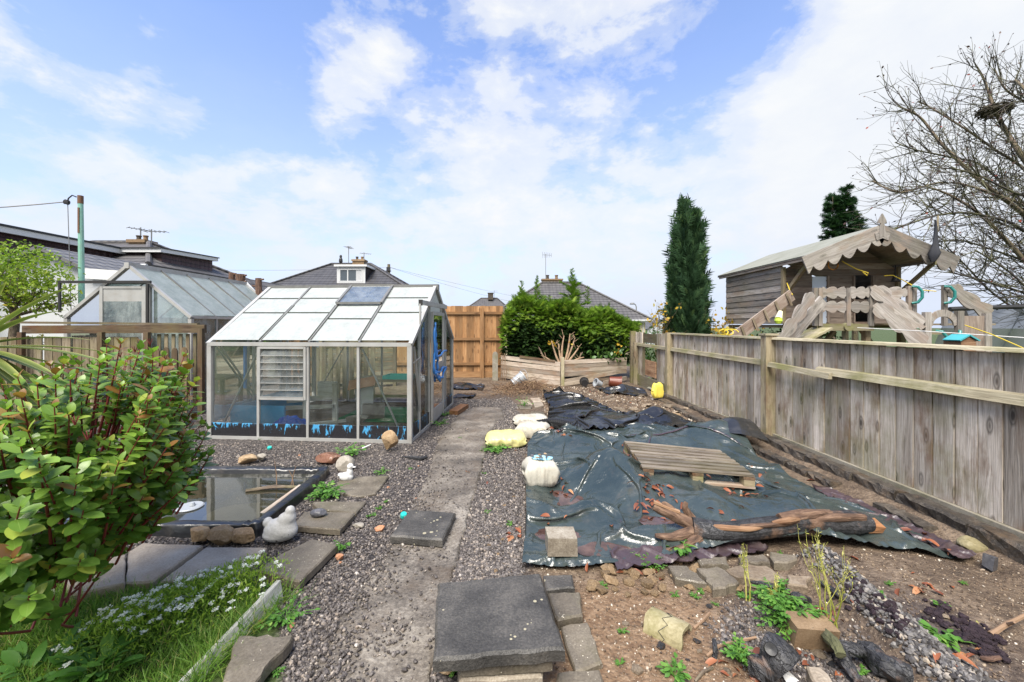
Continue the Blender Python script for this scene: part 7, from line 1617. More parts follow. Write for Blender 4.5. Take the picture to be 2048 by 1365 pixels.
# ------------------------------------------------------------------ burnt log on the tarpaulin
def limb(b, pts, rad, n=18, rough=.12, seed=0, sub=8, mi=0):
    "knobbly branch"
    P = [Vector(p) for p in pts]; Q = []; RR = []
    for i in range(len(P) - 1):
        for k in range(sub):
            t = k / sub; p0, p1, p2, p3 = P[max(i - 1, 0)], P[i], P[i + 1], P[min(i + 2, len(P) - 1)]
            Q.append(.5 * ((2 * p1) + (p2 - p0) * t + (2 * p0 - 5 * p1 + 4 * p2 - p3) * t * t + (3 * p1 - p0 - 3 * p2 + p3) * t ** 3)); RR.append(rad[i] * (1 - t) + rad[i + 1] * t)
    Q.append(P[-1]); RR.append(rad[-1]); s0 = b.n; b.tube(Q, RR, n, mi=mi); V = b.v[-1]
    k = len(Q)
    for i in range(k):
        for j in range(n):
            c = np.array(Q[i]); d = V[i * n + j] - c; f = float(vnoise(np.array(i * .35 + seed), np.array(j * 6 / n + seed * 3.1), seed, 3, 1.0)) - .5; f2 = math.sin(j * 2 * math.pi / n * 3 + i * .2 + seed) * .5
            V[i * n + j] = c + d * (1 + rough * (2 * f + f2 * .5))
root = thing('burnt_log', 'long half charred log with split roots lying across the front of the tarpaulin', 'log', (1.65, 2.55, .1))
L0 = .105
b = MB(); limb(b, [(1.18, 2.55, L0 + .01), (1.38, 2.52, L0), (1.70, 2.56, L0 + .015), (2.0, 2.60, L0 + .02), (2.24, 2.61, L0 + .02), (2.36, 2.60, L0 + .015)], [.070, .060, .066, .070, .074, .050], seed=2); b.build('trunk', M['char'], root)
b = MB()
for pts, rd in (([(1.46, 2.50, L0 + .050), (1.62, 2.49, L0 + .060), (1.78, 2.52, L0 + .06), (1.9, 2.55, L0 + .062)], [.008, .015, .016, .006]), ([(1.95, 2.56, L0 + .06), (2.12, 2.56, L0 + .075), (2.30, 2.57, L0 + .07)], [.014, .030, .02]), ([(1.74, 2.55, L0 + .07), (1.95, 2.58, L0 + .08), (2.1, 2.60, L0 + .075)], [.03, .04, .03])): limb(b, pts, rd, 12, .2, seed=3)
b.build('bark', M['root'], root)
b = MB(); limb(b, [(1.24, 2.53, L0 + .040), (1.34, 2.49, L0 + .045), (1.5, 2.475, L0 + .044), (1.60, 2.49, L0 + .046)], [.006, .020, .016, .004], 10, .1, seed=5); limb(b, [(1.66, 2.50, L0 + .07), (1.76, 2.50, L0 + .085), (1.85, 2.53, L0 + .078)], [.01, .022, .01], 8, .1, seed=6); b.build('split_wood', M['log_bare'], root)
b = MB()
for pts, rd in (([(1.22, 2.56, L0 + .02), (1.08, 2.60, L0 + .07), (.97, 2.64, L0 + .11)], [.045, .034, .028]), ([(1.18, 2.53, L0), (1.04, 2.50, L0 - .02), (.93, 2.50, L0 - .01)], [.04, .026, .012]), ([(1.2, 2.5, L0 - .02), (1.08, 2.44, L0 - .05), (.96, 2.42, L0 - .06)], [.036, .022, .012]), ([(1.2, 2.6, L0 + .05), (1.16, 2.6, L0 + .12), (1.17, 2.6, L0 + .155)], [.03, .02, .012]), ([(1.12, 2.6, L0 + .05), (1.06, 2.62, L0 + .12), (1.02, 2.63, L0 + .13)], [.03, .02, .012])):
    limb(b, pts, rd, 10, .2, seed=7)
b.build('root_stub', M['root'], root)
b = MB(); b.bar((.97, 2.635, L0 + .142), (1.12, 2.585, L0 + .098), .03, .012); b.build('split_face', M['log_bare'], root)
b = MB(); b.box((2.385, 2.60, L0 + .0), (.09, .07, .05), (.2, .1, 0), jit=.012); b.build('broken_end', M['plank'], root)

# ------------------------------------------------------------------ bottom right: burnt pile, pipe, mound
p = g(1345, 1275, .0); b = MB(); ax = Vector((.75, -.66, 0)).normalized(); c = Vector((p.x - .01, p.y + .035, -.02))
up = Vector((0, 0, 1)); sd = ax.cross(up); V = []; n = 14; m = 9
for i in range(m):
    l = -.085 + .17 * i / (m - 1)
    for rr in (.085, .068):
        for j in range(n): a = math.pi * (.06 + .82 * j / (n - 1)); jj = random.uniform(-.001, .001); V.append(tuple(c + ax * (l + jj + .004 * math.sin(j)) * (1 if i in (0, m - 1) else 1) + sd * math.cos(a) * (rr + jj) + up * math.sin(a) * (rr + jj)))
k2 = 2 * n; F_ = []
for i in range(m - 1):
    for j in range(n - 1):
        F_ += [(i * k2 + j, i * k2 + j + 1, (i + 1) * k2 + j + 1, (i + 1) * k2 + j), (i * k2 + n + j, (i + 1) * k2 + n + j, (i + 1) * k2 + n + j + 1, i * k2 + n + j + 1)]
for e in (0, (m - 1) * k2):
    for j in range(n - 1): F_.append((e + j, e + n + j, e + n + j + 1, e + j + 1))
for i in range(m - 1):
    for j in (0, n - 1): F_.append((i * k2 + j, (i + 1) * k2 + j, (i + 1) * k2 + n + j, i * k2 + n + j))
b.add(V, F_); root = thing('pipe_half', 'cracked mossy half round clay pipe on the brown sand', 'clay pipe', (c.x, c.y, 0)); b.build('shell', M['tilepipe'], root)
b = MB(); b.tube([c + ax * .018 * math.sin(j * 2.1) + sd * math.cos(a) * .0865 + up * math.sin(a) * .0865 for j, a in enumerate(np.linspace(.2, 2.7, 12))], .0016, 4); b.build('crack', M['black_iron'], root)
def at4(x, y, z=0): return g(1240 + x * .3945, 1060 + y * .3945, z)
root = thing('charred_stump', 'charred log stump with a round hole, lying beside the brown block', 'log', at4(800, 690))
a, c = at4(735, 590, .09), at4(850, 700, .055); b = MB(); limb(b, [a, a.lerp(c, .4) + Vector((0, 0, .01)), c], [.055, .068, .07], 20, .10, seed=4, sub=10); b.build('stump', M['char'], root)
h = at4(765, 605, .135); b = MB(); d = (Vector((0, 0, HC)) - h).normalized(); b.lathe([(0, .0), (.021, .004), (.024, -.01), (0, -.012)], h + d * .008, d, 14); b.build('hole', M['rubber'], root)
b = MB(); a, c = at4(880, 600, .0), at4(1095, 620, .0); d = (c - a).normalized(); s_ = Vector((-d.y, d.x, 0)); up = Vector((0, -.025, .105)); q4 = [a, c, c + s_ * .11, a + s_ * .11]; b.hexa(q4 + [v + up for v in q4]); tag(b.build('brown_block', M['block_brown']), 'brown gritty block standing on edge beside the charred stump', 'block')
for lab, pts, rd in (('charred black log at the foot of the gravel ridge', [(1250, 610, .04), (1350, 690, .05), (1465, 745, .04)], [.05, .058, .05]), ('thin charred stick reaching towards the gravel ridge', [(1090, 585, .05), (1180, 610, .06), (1265, 625, .05)], [.026, .03, .022]), ('grey brown weathered stick crossing the charred pile', [(1005, 495, .04), (1080, 570, .10), (1120, 640, .09)], [.028, .026, .022]), ('charred forked stick running down to the bottom edge', [(1110, 600, .07), (1160, 700, .04), (1215, 780, .02)], [.03, .026, .02]), ('charred lump of wood left of the holed stump', [(665, 690, .03), (720, 705, .04), (765, 715, .03)], [.045, .055, .04]), ('flat charred piece under the yellow stemmed weed', [(870, 345, .03), (920, 350, .035), (965, 360, .03)], [.025, .03, .02]), ('long charred strip behind the row of flagstones', [(600, 240, .03), (740, 280, .035), (860, 310, .03)], [.014, .018, .012]), ('black tarred strip along the foot of the gravel ridge', [(1020, 265, .05), (1110, 330, .06), (1190, 380, .05)], [.016, .02, .014]), ('upright dark peg by the lower edging', [(480, 650, .0), (482, 600, .03), (478, 560, .035)], [.012, .012, .010])):
    b = MB(); limb(b, [at4(*p) for p in pts], [r * .85 for r in rd], 9, .34, seed=len(lab), sub=7); tag(b.build('charred_stick', M['bark_dark'] if 'grey brown' in lab else M['char']), lab, 'charred wood')
for lab, pts, mat in (('thin forked twig lying across the brown sand', [(440, 640), (500, 590), (590, 565), (690, 545)], 'twig'), ('dry twig beside the cracked clay pipe', [(375, 500), (420, 460), (455, 420)], 'twig'), ('dry twig lying by the bottom edge', [(380, 770), (420, 720), (470, 700)], 'bark'), ('pale dry stalk left of the dark clods', [(1780, 430), (1810, 470), (1840, 500)], 'stalk')):
    b = MB(); b.tube([at4(x, y, .012 + .01 * (i % 2)) for i, (x, y) in enumerate(pts)], .006, 5); tag(b.build('twig', M[mat]), lab, 'twig')
b = MB(); a = at4(1880, 530, .03); limb(b, [a, at4(1960, 480, .06), at4(2060, 430, .07)], [.012, .010, .008], 7, .1); limb(b, [at4(1960, 480, .06), at4(2000, 470, .1)], [.008, .004], 6); tag(b.build('branch', M['twig']), 'pale forked branch at the right edge above the dark clods', 'branch')
b = MB(); b.hexa([at4(810, 720, .01), at4(850, 720, .03), at4(905, 770, .02), at4(850, 790, .0), at4(812, 716, .03), at4(850, 713, .05), at4(908, 765, .035), at4(850, 785, .02)]); tag(b.build('white_sherd', M['white_plaster']), 'white crockery sherd at the bottom edge beside the charred stump', 'sherd')
b = MB()
for k in range(260):
    t = random.random(); p = at4(1560 + 370 * t + random.uniform(-50, 50), 430 + 215 * t + random.uniform(-55, 55)) if k % 3 else at4(1130 + 330 * t + random.uniform(-45, 35), 350 + 260 * t + random.uniform(-35, 35)); s = random.uniform(.010, .050) * (1.0 if t > .5 else .8); b.rock((p.x, p.y, float(ground_h(np.array(p.x), np.array(p.y))) + s * .25), (s, s * .8, s * .6), random.uniform(0, 6), 200 + k, n=2, rough=.5)
tag(b.build('soil_clods', M['soil']), 'dark purple crumbling soil clods', kind='stuff')
b = MB(); limb(b, [at4(1830, 650, .02), at4(1870, 655, .03), at4(1925, 648, .03)], [.008, .01, .008], 6, .1); tag(b.build('root', M['bark_red']), 'short brown root end under the dark clods', 'root')
b = MB(); c = at4(1925, 110, .0); b.box((2.78, 2.30, .05), (.06, .05, .07), (.1, .2, .4), jit=.006); tag(b.build('slate_piece', M['stone_slate']), 'dark slate piece by the lower edging end', 'slate')
# ------------------------------------------------------------------ plants
def leaf_tpl(nl=5, w_=.5, fold=.25, curl=.25, pointy=1.0):
    "leaf along +y, length 1, face towards +z"
    V, G = [], []
    for i in range(nl + 1):
        t = i / nl; wd = w_ / 2 * (math.sin(math.pi * min(1, t ** .95)) ** .62 if 0 < t < 1 else .02); z = -curl * t * t
        for s in (-1, 0, 1): V.append((s * wd, t, z + abs(s) * wd * fold)); G.append((s * 1.0, t, 0))
    F_ = []
    for i in range(nl):
        for j in (0, 1): a = i * 3 + j; F_.append((a, a + 1, a + 4, a + 3))
    return V, F_, G
LEAF = leaf_tpl(7, .56, .16, .16); LEAF_S = leaf_tpl(3, .55, .2, .2); LEAF_N = leaf_tpl(4, .22, .2, .35)
def unit(v): return v / np.maximum(np.linalg.norm(v, axis=1), 1e-9)[:, None]
def leafset(name, mat, parent, P, D, U, S, tint, tpl=LEAF, **k):
    Mx = frames(unit(D), U, S); V, F_, G = tpl
    return scatter(name, mat, V, F_, Mx, np.asarray(P), np.clip(tint, 0, 1), parent, True, G, **k)

def shrub():
    rg = np.random.default_rng(5); base = np.array([-1.95, 1.75, 0.0])
    root = thing('shrub', 'big glossy green shrub with red stems filling the left foreground', 'shrub', tuple(base))
    P, D, U, S, T = [], [], [], [], []; st = MB(); Yg = []
    blobs = [((-1.93, 1.78, .74), (.58, .55, .60), 390), ((-1.68, 1.32, .70), (.30, .30, .38), 80), ((-1.90, 2.15, .80), (.50, .30, .45), 80), ((-1.62, 1.95, .62), (.30, .3, .38), 75)]
    for (c, r, n) in blobs:
        c = np.array(c); r = np.array(r)
        for k in range(n):
            d = rg.normal(size=3); d /= np.linalg.norm(d); d[2] = d[2] * .9 + .12
            tip = c + d * r * rg.uniform(.72, 1.04)
            if tip[2] < .10 or tip[0] / tip[1] > np.interp((HC - tip[2]) / tip[1], [.05, .14, .386, .46, .55, .66, .74], [-.86, -.76, -.735, -.82, -.93, -1.04, -1.17]) or (HC - tip[2]) / tip[1] < np.interp(tip[0] / tip[1], [-1.35, -1.19, -1.08, -.85, -.73], [.19, .15, .075, .055, .13]): continue
            root_p = base + np.array([rg.uniform(-.1, .1), rg.uniform(-.1, .1), rg.uniform(.05, .3)]) ; mid = (root_p * .45 + tip * .55) + np.array([0, 0, -.06]) + rg.normal(size=3) * .04
            pts = [Vector(root_p * (1 - t) ** 2 + 2 * mid * t * (1 - t) + tip * t * t + np.array([0, 0, .05]) * t * t) for t in np.linspace(0.68 if k % 22 else .05, 1, 9)]
            st.tube(pts, list(np.linspace(.0055, .0018, 9)), 5, cap=False)
            ax = np.array(pts[-1] - pts[-3]); ax /= np.linalg.norm(ax)
            nlev = rg.integers(6, 10)
            for i in range(nlev):
                f = 1 - i * .085 - rg.uniform(0, .03); q_ = max(0, min(1, (f))) ; idx = q_ * 8; i0 = int(min(7, idx)); pp = np.array(pts[i0].lerp(pts[i0 + 1], idx - i0))
                nn = 2 if i else 3
                for j in range(nn):
                    a = i * 2.4 + j * 2 * math.pi / nn + rg.uniform(-.5, .5); e1 = np.cross(ax, [0, 0, 1.0]); e1 = e1 / max(np.linalg.norm(e1), 1e-6); e2 = np.cross(ax, e1)
                    out = e1 * math.cos(a) + e2 * math.sin(a); dd = out * (.9 if i else .5) + ax * (.45 if i else .9) + np.array([0, 0, .10])
                    up = ax * .8 - out * .2 + np.array([0, 0, .9]) + d * .25
                    P.append(pp); D.append(dd); U.append(up); s = rg.uniform(.036, .074) * (.62 if i == 0 else 1); S.append((s * rg.uniform(.8, 1.2), s, s)); Yg.append(i < 2 and d[2] > -.1 and rg.random() < .20); tt = rg.beta(2, 2) * .7 + (.12 if i < 2 else 0) + .18 * (d[2] > .3) * rg.random(); T.append(rg.uniform(.85, 1) if rg.random() < .08 else tt)
    st.build('stems', M['shrub_stem'], root, smooth=True)
    P, D, U, S, T, Yg = (np.array(a) for a in (P, D, U, S, T, Yg))
    for nm, mt, k in (('foliage', 'shrub_leaf', ~Yg), ('young_leaves', 'young_leaf', Yg)): leafset(nm, M[mt], root, P[k], D[k], U[k], S[k], T[k])
    # young red tips at the top
    for px, py, Y in ((270, 705, 1.9), (330, 722, 1.85), (455, 715, 2.3), (150, 850, 1.4), (175, 880, 1.38), (300, 690, 2.0)):
        b = MB(); p = q(px * 1.0 if px < 440 else 240, py, Y)
        for k in range(5): a = k * 1.3; b.tube([p, p + Vector((.012 * math.cos(a), .012 * math.sin(a), .03))], [.003, .001], 4)
        b.build('red_bud', M['shrub_stem'], root)
shrub()

def cordyline():
    rg = np.random.default_rng(8); c = q(-62, 700, 1.75); root = thing('cordyline', 'spiky plant with long yellow edged strap leaves at the left edge', 'plant', (c.x, c.y, 0))
    b = MB(); b.tube([(c.x, c.y, -.05), (c.x, c.y, c.z)], [.05, .04], 8); b.build('trunk', M['bark'], root)
    b = MB()
    dirs = [(.9, -.1, .55, .62), (1, 0, .10, .75), (1, -.2, -.02, .62), (.8, -.1, -.35, .55), (.95, .1, .30, .55), (.7, -.3, .8, .6), (.6, .2, -.5, .5), (1, -.3, -.15, .5), (.85, .05, -.6, .45)]
    for k in range(16): a = rg.uniform(0, 6.28); dirs.append((math.cos(a) * .8, math.sin(a) * .6, rg.uniform(-.4, .9), rg.uniform(.45, .7)))
    for dx, dy, dz, L in dirs:
        d = Vector((dx, dy, dz)).normalized(); side = d.cross(Vector((0, 0, 1))).normalized(); n = 12; V = []; T = []; G = []; L *= .92
        for i in range(n + 1):
            t = i / n; w_ = .021 * (min(1, t * 4 + .4)) * (1 - t ** 3) + .001; p = c + d * L * t + Vector((0, 0, -.22 * L * t * t)); up = side.cross(d)
            for s, tt in ((-1, .95), (-.55, .25), (0, .05), (.55, .25), (1, .95)): V.append(tuple(p + side * w_ * s + up * abs(s) * w_ * .35)); T.append(tt if t < .93 else 1.0)
        b.add(V, [(i * 5 + j, i * 5 + j + 1, (i + 1) * 5 + j + 1, (i + 1) * 5 + j) for i in range(n) for j in range(4)], None, T)
    b.build('leaves', M['cordyline'], root, smooth=True)
cordyline()

def branchy(b, p, d, L, r, depth, rg, tips, spread=.5, up=.15, kids=3, seg=5, n=6, gravity=0.0):
    pts = [Vector(p)]; dd = Vector(d).normalized()
    for i in range(seg):
        dd = (dd + Vector(rg.normal(size=3)) * .13 + Vector((0, 0, up * .25 - gravity))).normalized(); pts.append(pts[-1] + dd * L / seg)
    b.tube(pts, list(np.linspace(r, r * .45, seg + 1)), n if depth else 4, cap=depth == 0)
    if depth == 0: tips.append((pts, dd)); return
    for k in range(kids):
        t = rg.uniform(.35, 1.0); i = min(seg - 1, int(t * seg)); p2 = pts[i].lerp(pts[i + 1], t * seg - i if t < 1 else 1)
        ax = Vector(rg.normal(size=3)); nd = (dd + ax * spread).normalized(); branchy(b, p2, nd, L * rg.uniform(.5, .75), r * .5, depth - 1, rg, tips, spread, up, kids, seg, max(4, n - 1), gravity)
    branchy(b, pts[-1], dd, L * .6, r * .45, depth - 1, rg, tips, spread, up, kids, seg, max(4, n - 1), gravity)

def left_tree():
    rg = np.random.default_rng(3); Y = 7.4; bx = (20 - CX) * Y / F; root = thing('small_tree', 'small spreading tree with green and yellow leaves at the left edge', 'tree', (bx, Y, 0))
    b = MB(); tips = []; 
    pts = [(bx, Y, -.1), (bx + .04, Y, .8), (bx + .10, Y, 1.60)]; limb(b, pts, [.09, .075, .06], 10, .1)
    for (dx, dz, L) in ((.9, .45, .8), (.2, 1, .7), (-.5, 1, .7), (.95, .28, .75), (-.9, .6, .8), (.5, .8, .75), (-.2, .7, .6)): branchy(b, pts[2], (dx, rg.uniform(-.5, .5), dz), L * .70, .035, 2, rg, tips, .55, .1, 3)
    branchy(b, (bx + .05, Y, 1.2), (1, -.1, .12), .55, .02, 1, rg, tips, .4, .1, 3)
    b.build('trunk', M['bark'], root, smooth=True)
    P, D, U, S, T = [], [], [], [], []
    for pts, dd in tips:
        for k in range(9):
            i = rg.integers(0, 5); p = pts[i].lerp(pts[i + 1], rg.random()); P.append(tuple(p)); D.append(rg.normal(size=3) + np.array([0, 0, .1])); U.append(np.array([0, 0, 1.0]) + rg.normal(size=3) * .5); s = rg.uniform(.045, .075); S.append(s); low = max(0, (2.1 - p.z)); T.append(np.clip(rg.beta(2, 2.5) + low * .35 * rg.random(), 0, 1))
    for k in range(3800):
        a = rg.normal(size=3); a /= np.linalg.norm(a); p = np.array([bx + .1, Y, 2.25]) + a * np.array([.98, .6, .72]) * rg.uniform(.45, 1.04) + rg.normal(size=3) * .03
        if p[2] < 1.68 and rg.random() < .8: continue
        P.append(p); D.append(rg.normal(size=3)); U.append(np.array([0, 0, 1.0]) + rg.normal(size=3) * .5); S.append(rg.uniform(.045, .08)); T.append(np.clip(rg.beta(2, 3) + (2.0 - p[2]) * .5 * rg.random(), 0, 1))
    leafset('foliage', M['tree_leaf'], root, P, np.array(D), np.array(U), np.array(S), T, LEAF_S)
left_tree()

# conifer sprays: a flat fan of scale-leaf sprigs
def spray_tpl(n=8, seedv=1):
    rg = np.random.default_rng(seedv); V, F_, G = [], [], []
    def sprig(p, d, L, w_):
        s = np.array([-d[1], d[0], 0]); k = len(V)
        V.extend([tuple(p - s * w_ * .5), tuple(p + s * w_ * .5), tuple(p + d * L * .6 + s * w_ * .42), tuple(p + d * L + np.array([0, 0, -.04])), tuple(p + d * L * .6 - s * w_ * .42)]); F_.append((k, k + 1, k + 2, k + 3, k + 4)); G.extend([(0, 0, 0)] * 5)
    sprig(np.array([0, 0, 0.]), np.array([0, 1., 0]), 1.0, .055)
    for i in range(n):
        t = .12 + .72 * i / n
        for sd in (-1, 1):
            a = sd * rg.uniform(.6, .95); d = np.array([math.sin(a), math.cos(a), rg.uniform(-.15, .15)]); sprig(np.array([0, t, 0.]), d, (.52 - .3 * t) * rg.uniform(.7, 1.3), .05)
    return V, F_, G
SPRAY = spray_tpl()
def sprays(name, mat, parent, P, D, S, tint, seed, upj=.5):
    rg = np.random.default_rng(seed); U = np.array([0, 0, 1.0]) + rg.normal(size=(len(P), 3)) * upj
    return leafset(name, mat, parent, np.asarray(P), np.asarray(D), U, np.asarray(S), np.asarray(tint), SPRAY)
def hedge():
    rg = np.random.default_rng(12); root = thing('conifer_hedge', 'bushy conifer hedge, bright green on top and dark below, behind the plank wall', 'hedge', (1.6, 11.1, 0))
    def top(x): return 1.70 - .35 * max(0, (.5 - x) / .6) ** 2 + .10 * math.sin(x * 5.3) + .28 * math.sin(x * 2.1 + .5) * .5 + .22 * math.exp(-((x - .6) / .5) ** 2) + .28 * math.exp(-((x - 1.75) / .45) ** 2) - .42 * max(0, x - 2.5)
    # core mass
    b = MB(); V = []; nx, nt = 60, 16
    for i in range(nx):
        x = .02 + 3.25 * i / (nx - 1)
        for j in range(nt):
            t = math.pi * j / (nt - 1); e = min(1, .35 + 2.2 * min(i, nx - 1 - i) / nx); y = 11.15 - math.cos(t) * .52 * e; z = .18 + math.sin(t) ** .6 * (top(x) - .42) * (e * .3 + .7); n_ = (vnoise(np.array(x * 2), np.array(t * 2.), 4, 3, 2) - .5) * .18; V.append((x, y + n_, z + n_))
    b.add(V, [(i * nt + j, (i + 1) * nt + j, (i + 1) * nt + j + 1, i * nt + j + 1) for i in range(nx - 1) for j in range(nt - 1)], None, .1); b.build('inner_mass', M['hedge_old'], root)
    P, D, S, T = [], [], [], []; P2, D2, S2, T2 = [], [], [], []
    for k in range(11500):
        x = rg.uniform(-.12, 3.45); tp = top(x); f = rg.random(); lump = .16 * (float(vnoise(np.array(x), np.array(f * 2.), 77, 3, 2.2)) - .5)
        if f < .50:     # front face
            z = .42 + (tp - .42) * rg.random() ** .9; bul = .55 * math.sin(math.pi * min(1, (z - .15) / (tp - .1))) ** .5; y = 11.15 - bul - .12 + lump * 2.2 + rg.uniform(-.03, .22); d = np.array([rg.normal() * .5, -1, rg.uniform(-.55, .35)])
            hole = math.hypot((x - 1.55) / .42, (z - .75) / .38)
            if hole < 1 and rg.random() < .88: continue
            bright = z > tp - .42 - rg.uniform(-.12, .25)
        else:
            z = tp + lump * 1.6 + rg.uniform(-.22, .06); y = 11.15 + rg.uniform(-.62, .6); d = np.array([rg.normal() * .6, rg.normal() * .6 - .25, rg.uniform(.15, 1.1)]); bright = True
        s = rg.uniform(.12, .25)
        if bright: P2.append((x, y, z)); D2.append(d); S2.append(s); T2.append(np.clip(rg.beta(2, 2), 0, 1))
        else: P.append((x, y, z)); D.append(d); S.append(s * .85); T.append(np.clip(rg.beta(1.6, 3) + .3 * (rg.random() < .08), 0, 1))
    # leader shoots reach past the mass
    st = MB(); LP, LD, LS, LT = [], [], [], []
    for px, top_y, bot_y, Y, wd in ((1043, 562, 610, 10.9, .10), (1074, 553, 612, 11.0, .11), (1144, 538, 640, 11.0, .30), (1175, 572, 610, 11.2, .07), (1083, 590, 620, 10.8, .2), (1100, 592, 620, 11, .16)):
        a, c = q(px, bot_y, Y), q(px, top_y, Y); st.tube([a, a.lerp(c, .5) + Vector((.01, 0, 0)), c], [.014, .009, .003], 5)
        H = (c - a).length; nlev = int(H / .035)
        for i in range(nlev):
            t = i / nlev; p = a.lerp(c, t)
            for j in range(3): an = rg.uniform(0, 6.28); w_ = wd * (1 - t) ** .8 + .05; dv = np.array([math.cos(an), math.sin(an) * .8, .55 + .5 * t]); LP.append(tuple(p)); LD.append(dv); LS.append(w_ * rg.uniform(.8, 1.5)); LT.append(rg.beta(2, 2.6))
        for i in range(3 if wd > .2 else 0):
            for sd in (-1, 1):
                p = a.lerp(c, .25 + .2 * i); e = p + Vector((sd * (.42 - .09 * i), rg.uniform(-.1, .1), .12)); st.tube([p, e], [.007, .003], 4)
                for k in range(14): t = rg.uniform(.2, 1); LP.append(tuple(p.lerp(e, t))); LD.append(np.array([sd, rg.normal() * .5, .5 * rg.random()])); LS.append(rg.uniform(.09, .17)); LT.append(rg.beta(2, 2))
    st.build('leader_stems', M['bark'], root)
    sprays('leader_shoots', M['hedge_new'], root, LP, LD, LS, np.array(LT) * .8, 3)
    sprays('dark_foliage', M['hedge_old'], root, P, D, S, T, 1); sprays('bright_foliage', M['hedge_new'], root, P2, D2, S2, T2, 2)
    # bare brown patch with cut branches in the middle
    b = MB(); tips = []; base = Vector((1.36, 9.85, .3)); rgb = np.random.default_rng(4)
    for (px, py), (mx, my) in (((1103, 682), (1112, 712)), ((1128, 672), (1124, 700)), ((1150, 676), (1140, 706)), ((1160, 692), (1146, 712)), ((1140, 668), (1136, 700)), ((1117, 688), (1120, 712)), ((1086, 712), (1104, 724)), ((1168, 715), (1148, 722))):
        e = q(px, py, 10.15); m_ = q(mx, my, 10.05); limb(b, [base + Vector((rgb.uniform(-.03, .03), 0, 0)), m_, e], [.035, .026, .012], 8, .1, seed=px)
        for k in range(3): t = rgb.uniform(.3, .9); p = m_.lerp(e, t); b.tube([p, p + Vector((rgb.uniform(-.15, .15), rgb.uniform(-.1, .1), rgb.uniform(.05, .22)))], [.009, .004], 5)
    b.build('cut_branches', M['bark_pale'], root, smooth=True)
    b = MB()
    for (px, py) in ((1075, 690), (1090, 720), (1165, 705), (1180, 720)):
        e = q(px, py, 10.4); limb(b, [Vector((1.36, 10.0, .3)), q((px + 1125) / 2, 735, 10.15), e], [.04, .03, .012], 8, .12, seed=px)
    b.build('old_branches', M['bark'], root, smooth=True)
    return root
hedge()
# orange leaves caught in the hedge, ivy on the wall
rg = np.random.default_rng(9)
def leaf_cluster(name, label, cat, pts, mat, s0, s1, group=None, tpl=LEAF_S, seed=1, flat=False, stem=None, **kw):
    rg = np.random.default_rng(seed); n = len(pts); D = rg.normal(size=(n, 3)); 
    if flat: D[:, 2] *= .15
    U = (np.array([0, 0, 1.0]) + rg.normal(size=(n, 3)) * (.25 if flat else .8)) if flat else rg.normal(size=(n, 3)) + np.array([0, -1.0, .5])
    return leafset(name, mat, stem, np.array([tuple(p) for p in pts]), D, U, rg.uniform(s0, s1, n), rg.beta(2, 2, n), tpl, **(dict(label=label, cat=cat, group=group) if label else {}), **kw)
leaf_cluster('ivy', 'ivy trailing over the right planks of the retaining wall', 'ivy', [q(rg.uniform(1180, 1250), rg.uniform(695, 722), 9.75) for _ in range(70)], M['ivy'], .07, .14, seed=2)
leaf_cluster('orange_leaves', 'orange autumn leaves on the cut branches in the hedge gap', 'leaves', [q(rg.normal(1104, 4), rg.normal(686, 3), 9.9) for _ in range(16)] + [q(rg.normal(1146, 2), rg.normal(692, 3), 9.9) for _ in range(5)], M['yellow_leaf'], .05, .09, seed=3)
leaf_cluster('orange_leaves', 'orange yellow leaves hanging at the right end of the hedge', 'leaves', [q(rg.normal(1237, 4), rg.uniform(680, 712), 10.0) for _ in range(22)], M['yellow_leaf'], .05, .09, seed=4)

def columnar(label, name, cx, cy, spires, n, mat, size, zb=0.0, seed=1, tuft=SPRAY):
    rg = np.random.default_rng(seed); root = thing(name, label, 'tree', (cx, cy, zb)); P, D, S, T = [], [], [], []; st = MB(); core = MB()
    for (dx, dy, r, h, wgt) in spires:
        st.tube([(cx + dx * .3, cy + dy * .3, zb), (cx + dx, cy + dy, zb + h * .5), (cx + dx, cy + dy, zb + h)], [.06, .04, .008], 7)
        prof = []
        for t in np.linspace(0, 1, 14): prof.append((r * .45 * (min(1, (t + .04) * 6) ** .5) * (1 - t ** 2.2) ** .8 + .004, h * t))
        core.lathe(prof, (cx + dx, cy + dy, zb + .05), n=14, tint=.05)
        for k in range(int(n * wgt)):
            t = rg.random() ** .85; a = rg.uniform(0, 2 * math.pi); rr = r * (min(1, (t + .04) * 6) ** .5) * (1 - t ** 2.2) ** .8 * (1 + .8 * (float(vnoise(np.array(a * 1.3 + dx * 9), np.array(t * 9.), seed, 3, 1.4)) - .45)); o_ = rg.uniform(.55, 1.15)
            P.append((cx + dx + rr * o_ * math.cos(a), cy + dy + rr * o_ * math.sin(a), zb + h * t)); D.append((math.cos(a) * .6 + rg.normal() * .2, math.sin(a) * .45 + rg.normal() * .15, 1.0)); S.append(size * rg.uniform(.6, 1.3) * (1.7 if rg.random() < .10 else 1)); T.append(np.clip(rg.beta(2, 2.8) + .25 * (o_ > 1) * rg.random(), 0, 1))
    st.build('trunk', M['bark'], root); core.build('inner_mass', mat, root)
    D = np.array(D); U = np.stack([-D[:, 1], D[:, 0], np.zeros(len(D))], 1) + rg.normal(size=D.shape) * .6
    leafset('foliage', mat, root, np.array(P), D, U, np.array(S), np.array(T), tuft); return root
columnar('dark green columnar cypress with several spires standing behind the right fence', 'cypress', 4.28, 9.6, [(.0, .05, .16, 4.3, .8), (-.21, -.1, .13, 3.55, .5), (.22, -.1, .14, 3.62, .6), (.14, -.2, .17, 3.98, .7), (-.11, -.2, .17, 3.80, .7), (.30, .0, .14, 2.9, .4), (.35, -.1, .11, 2.0, .2), (-.28, -.1, .13, 2.6, .4), (0, -.30, .20, 3.0, .6)], 2600, M['cypress'], .20, seed=4)
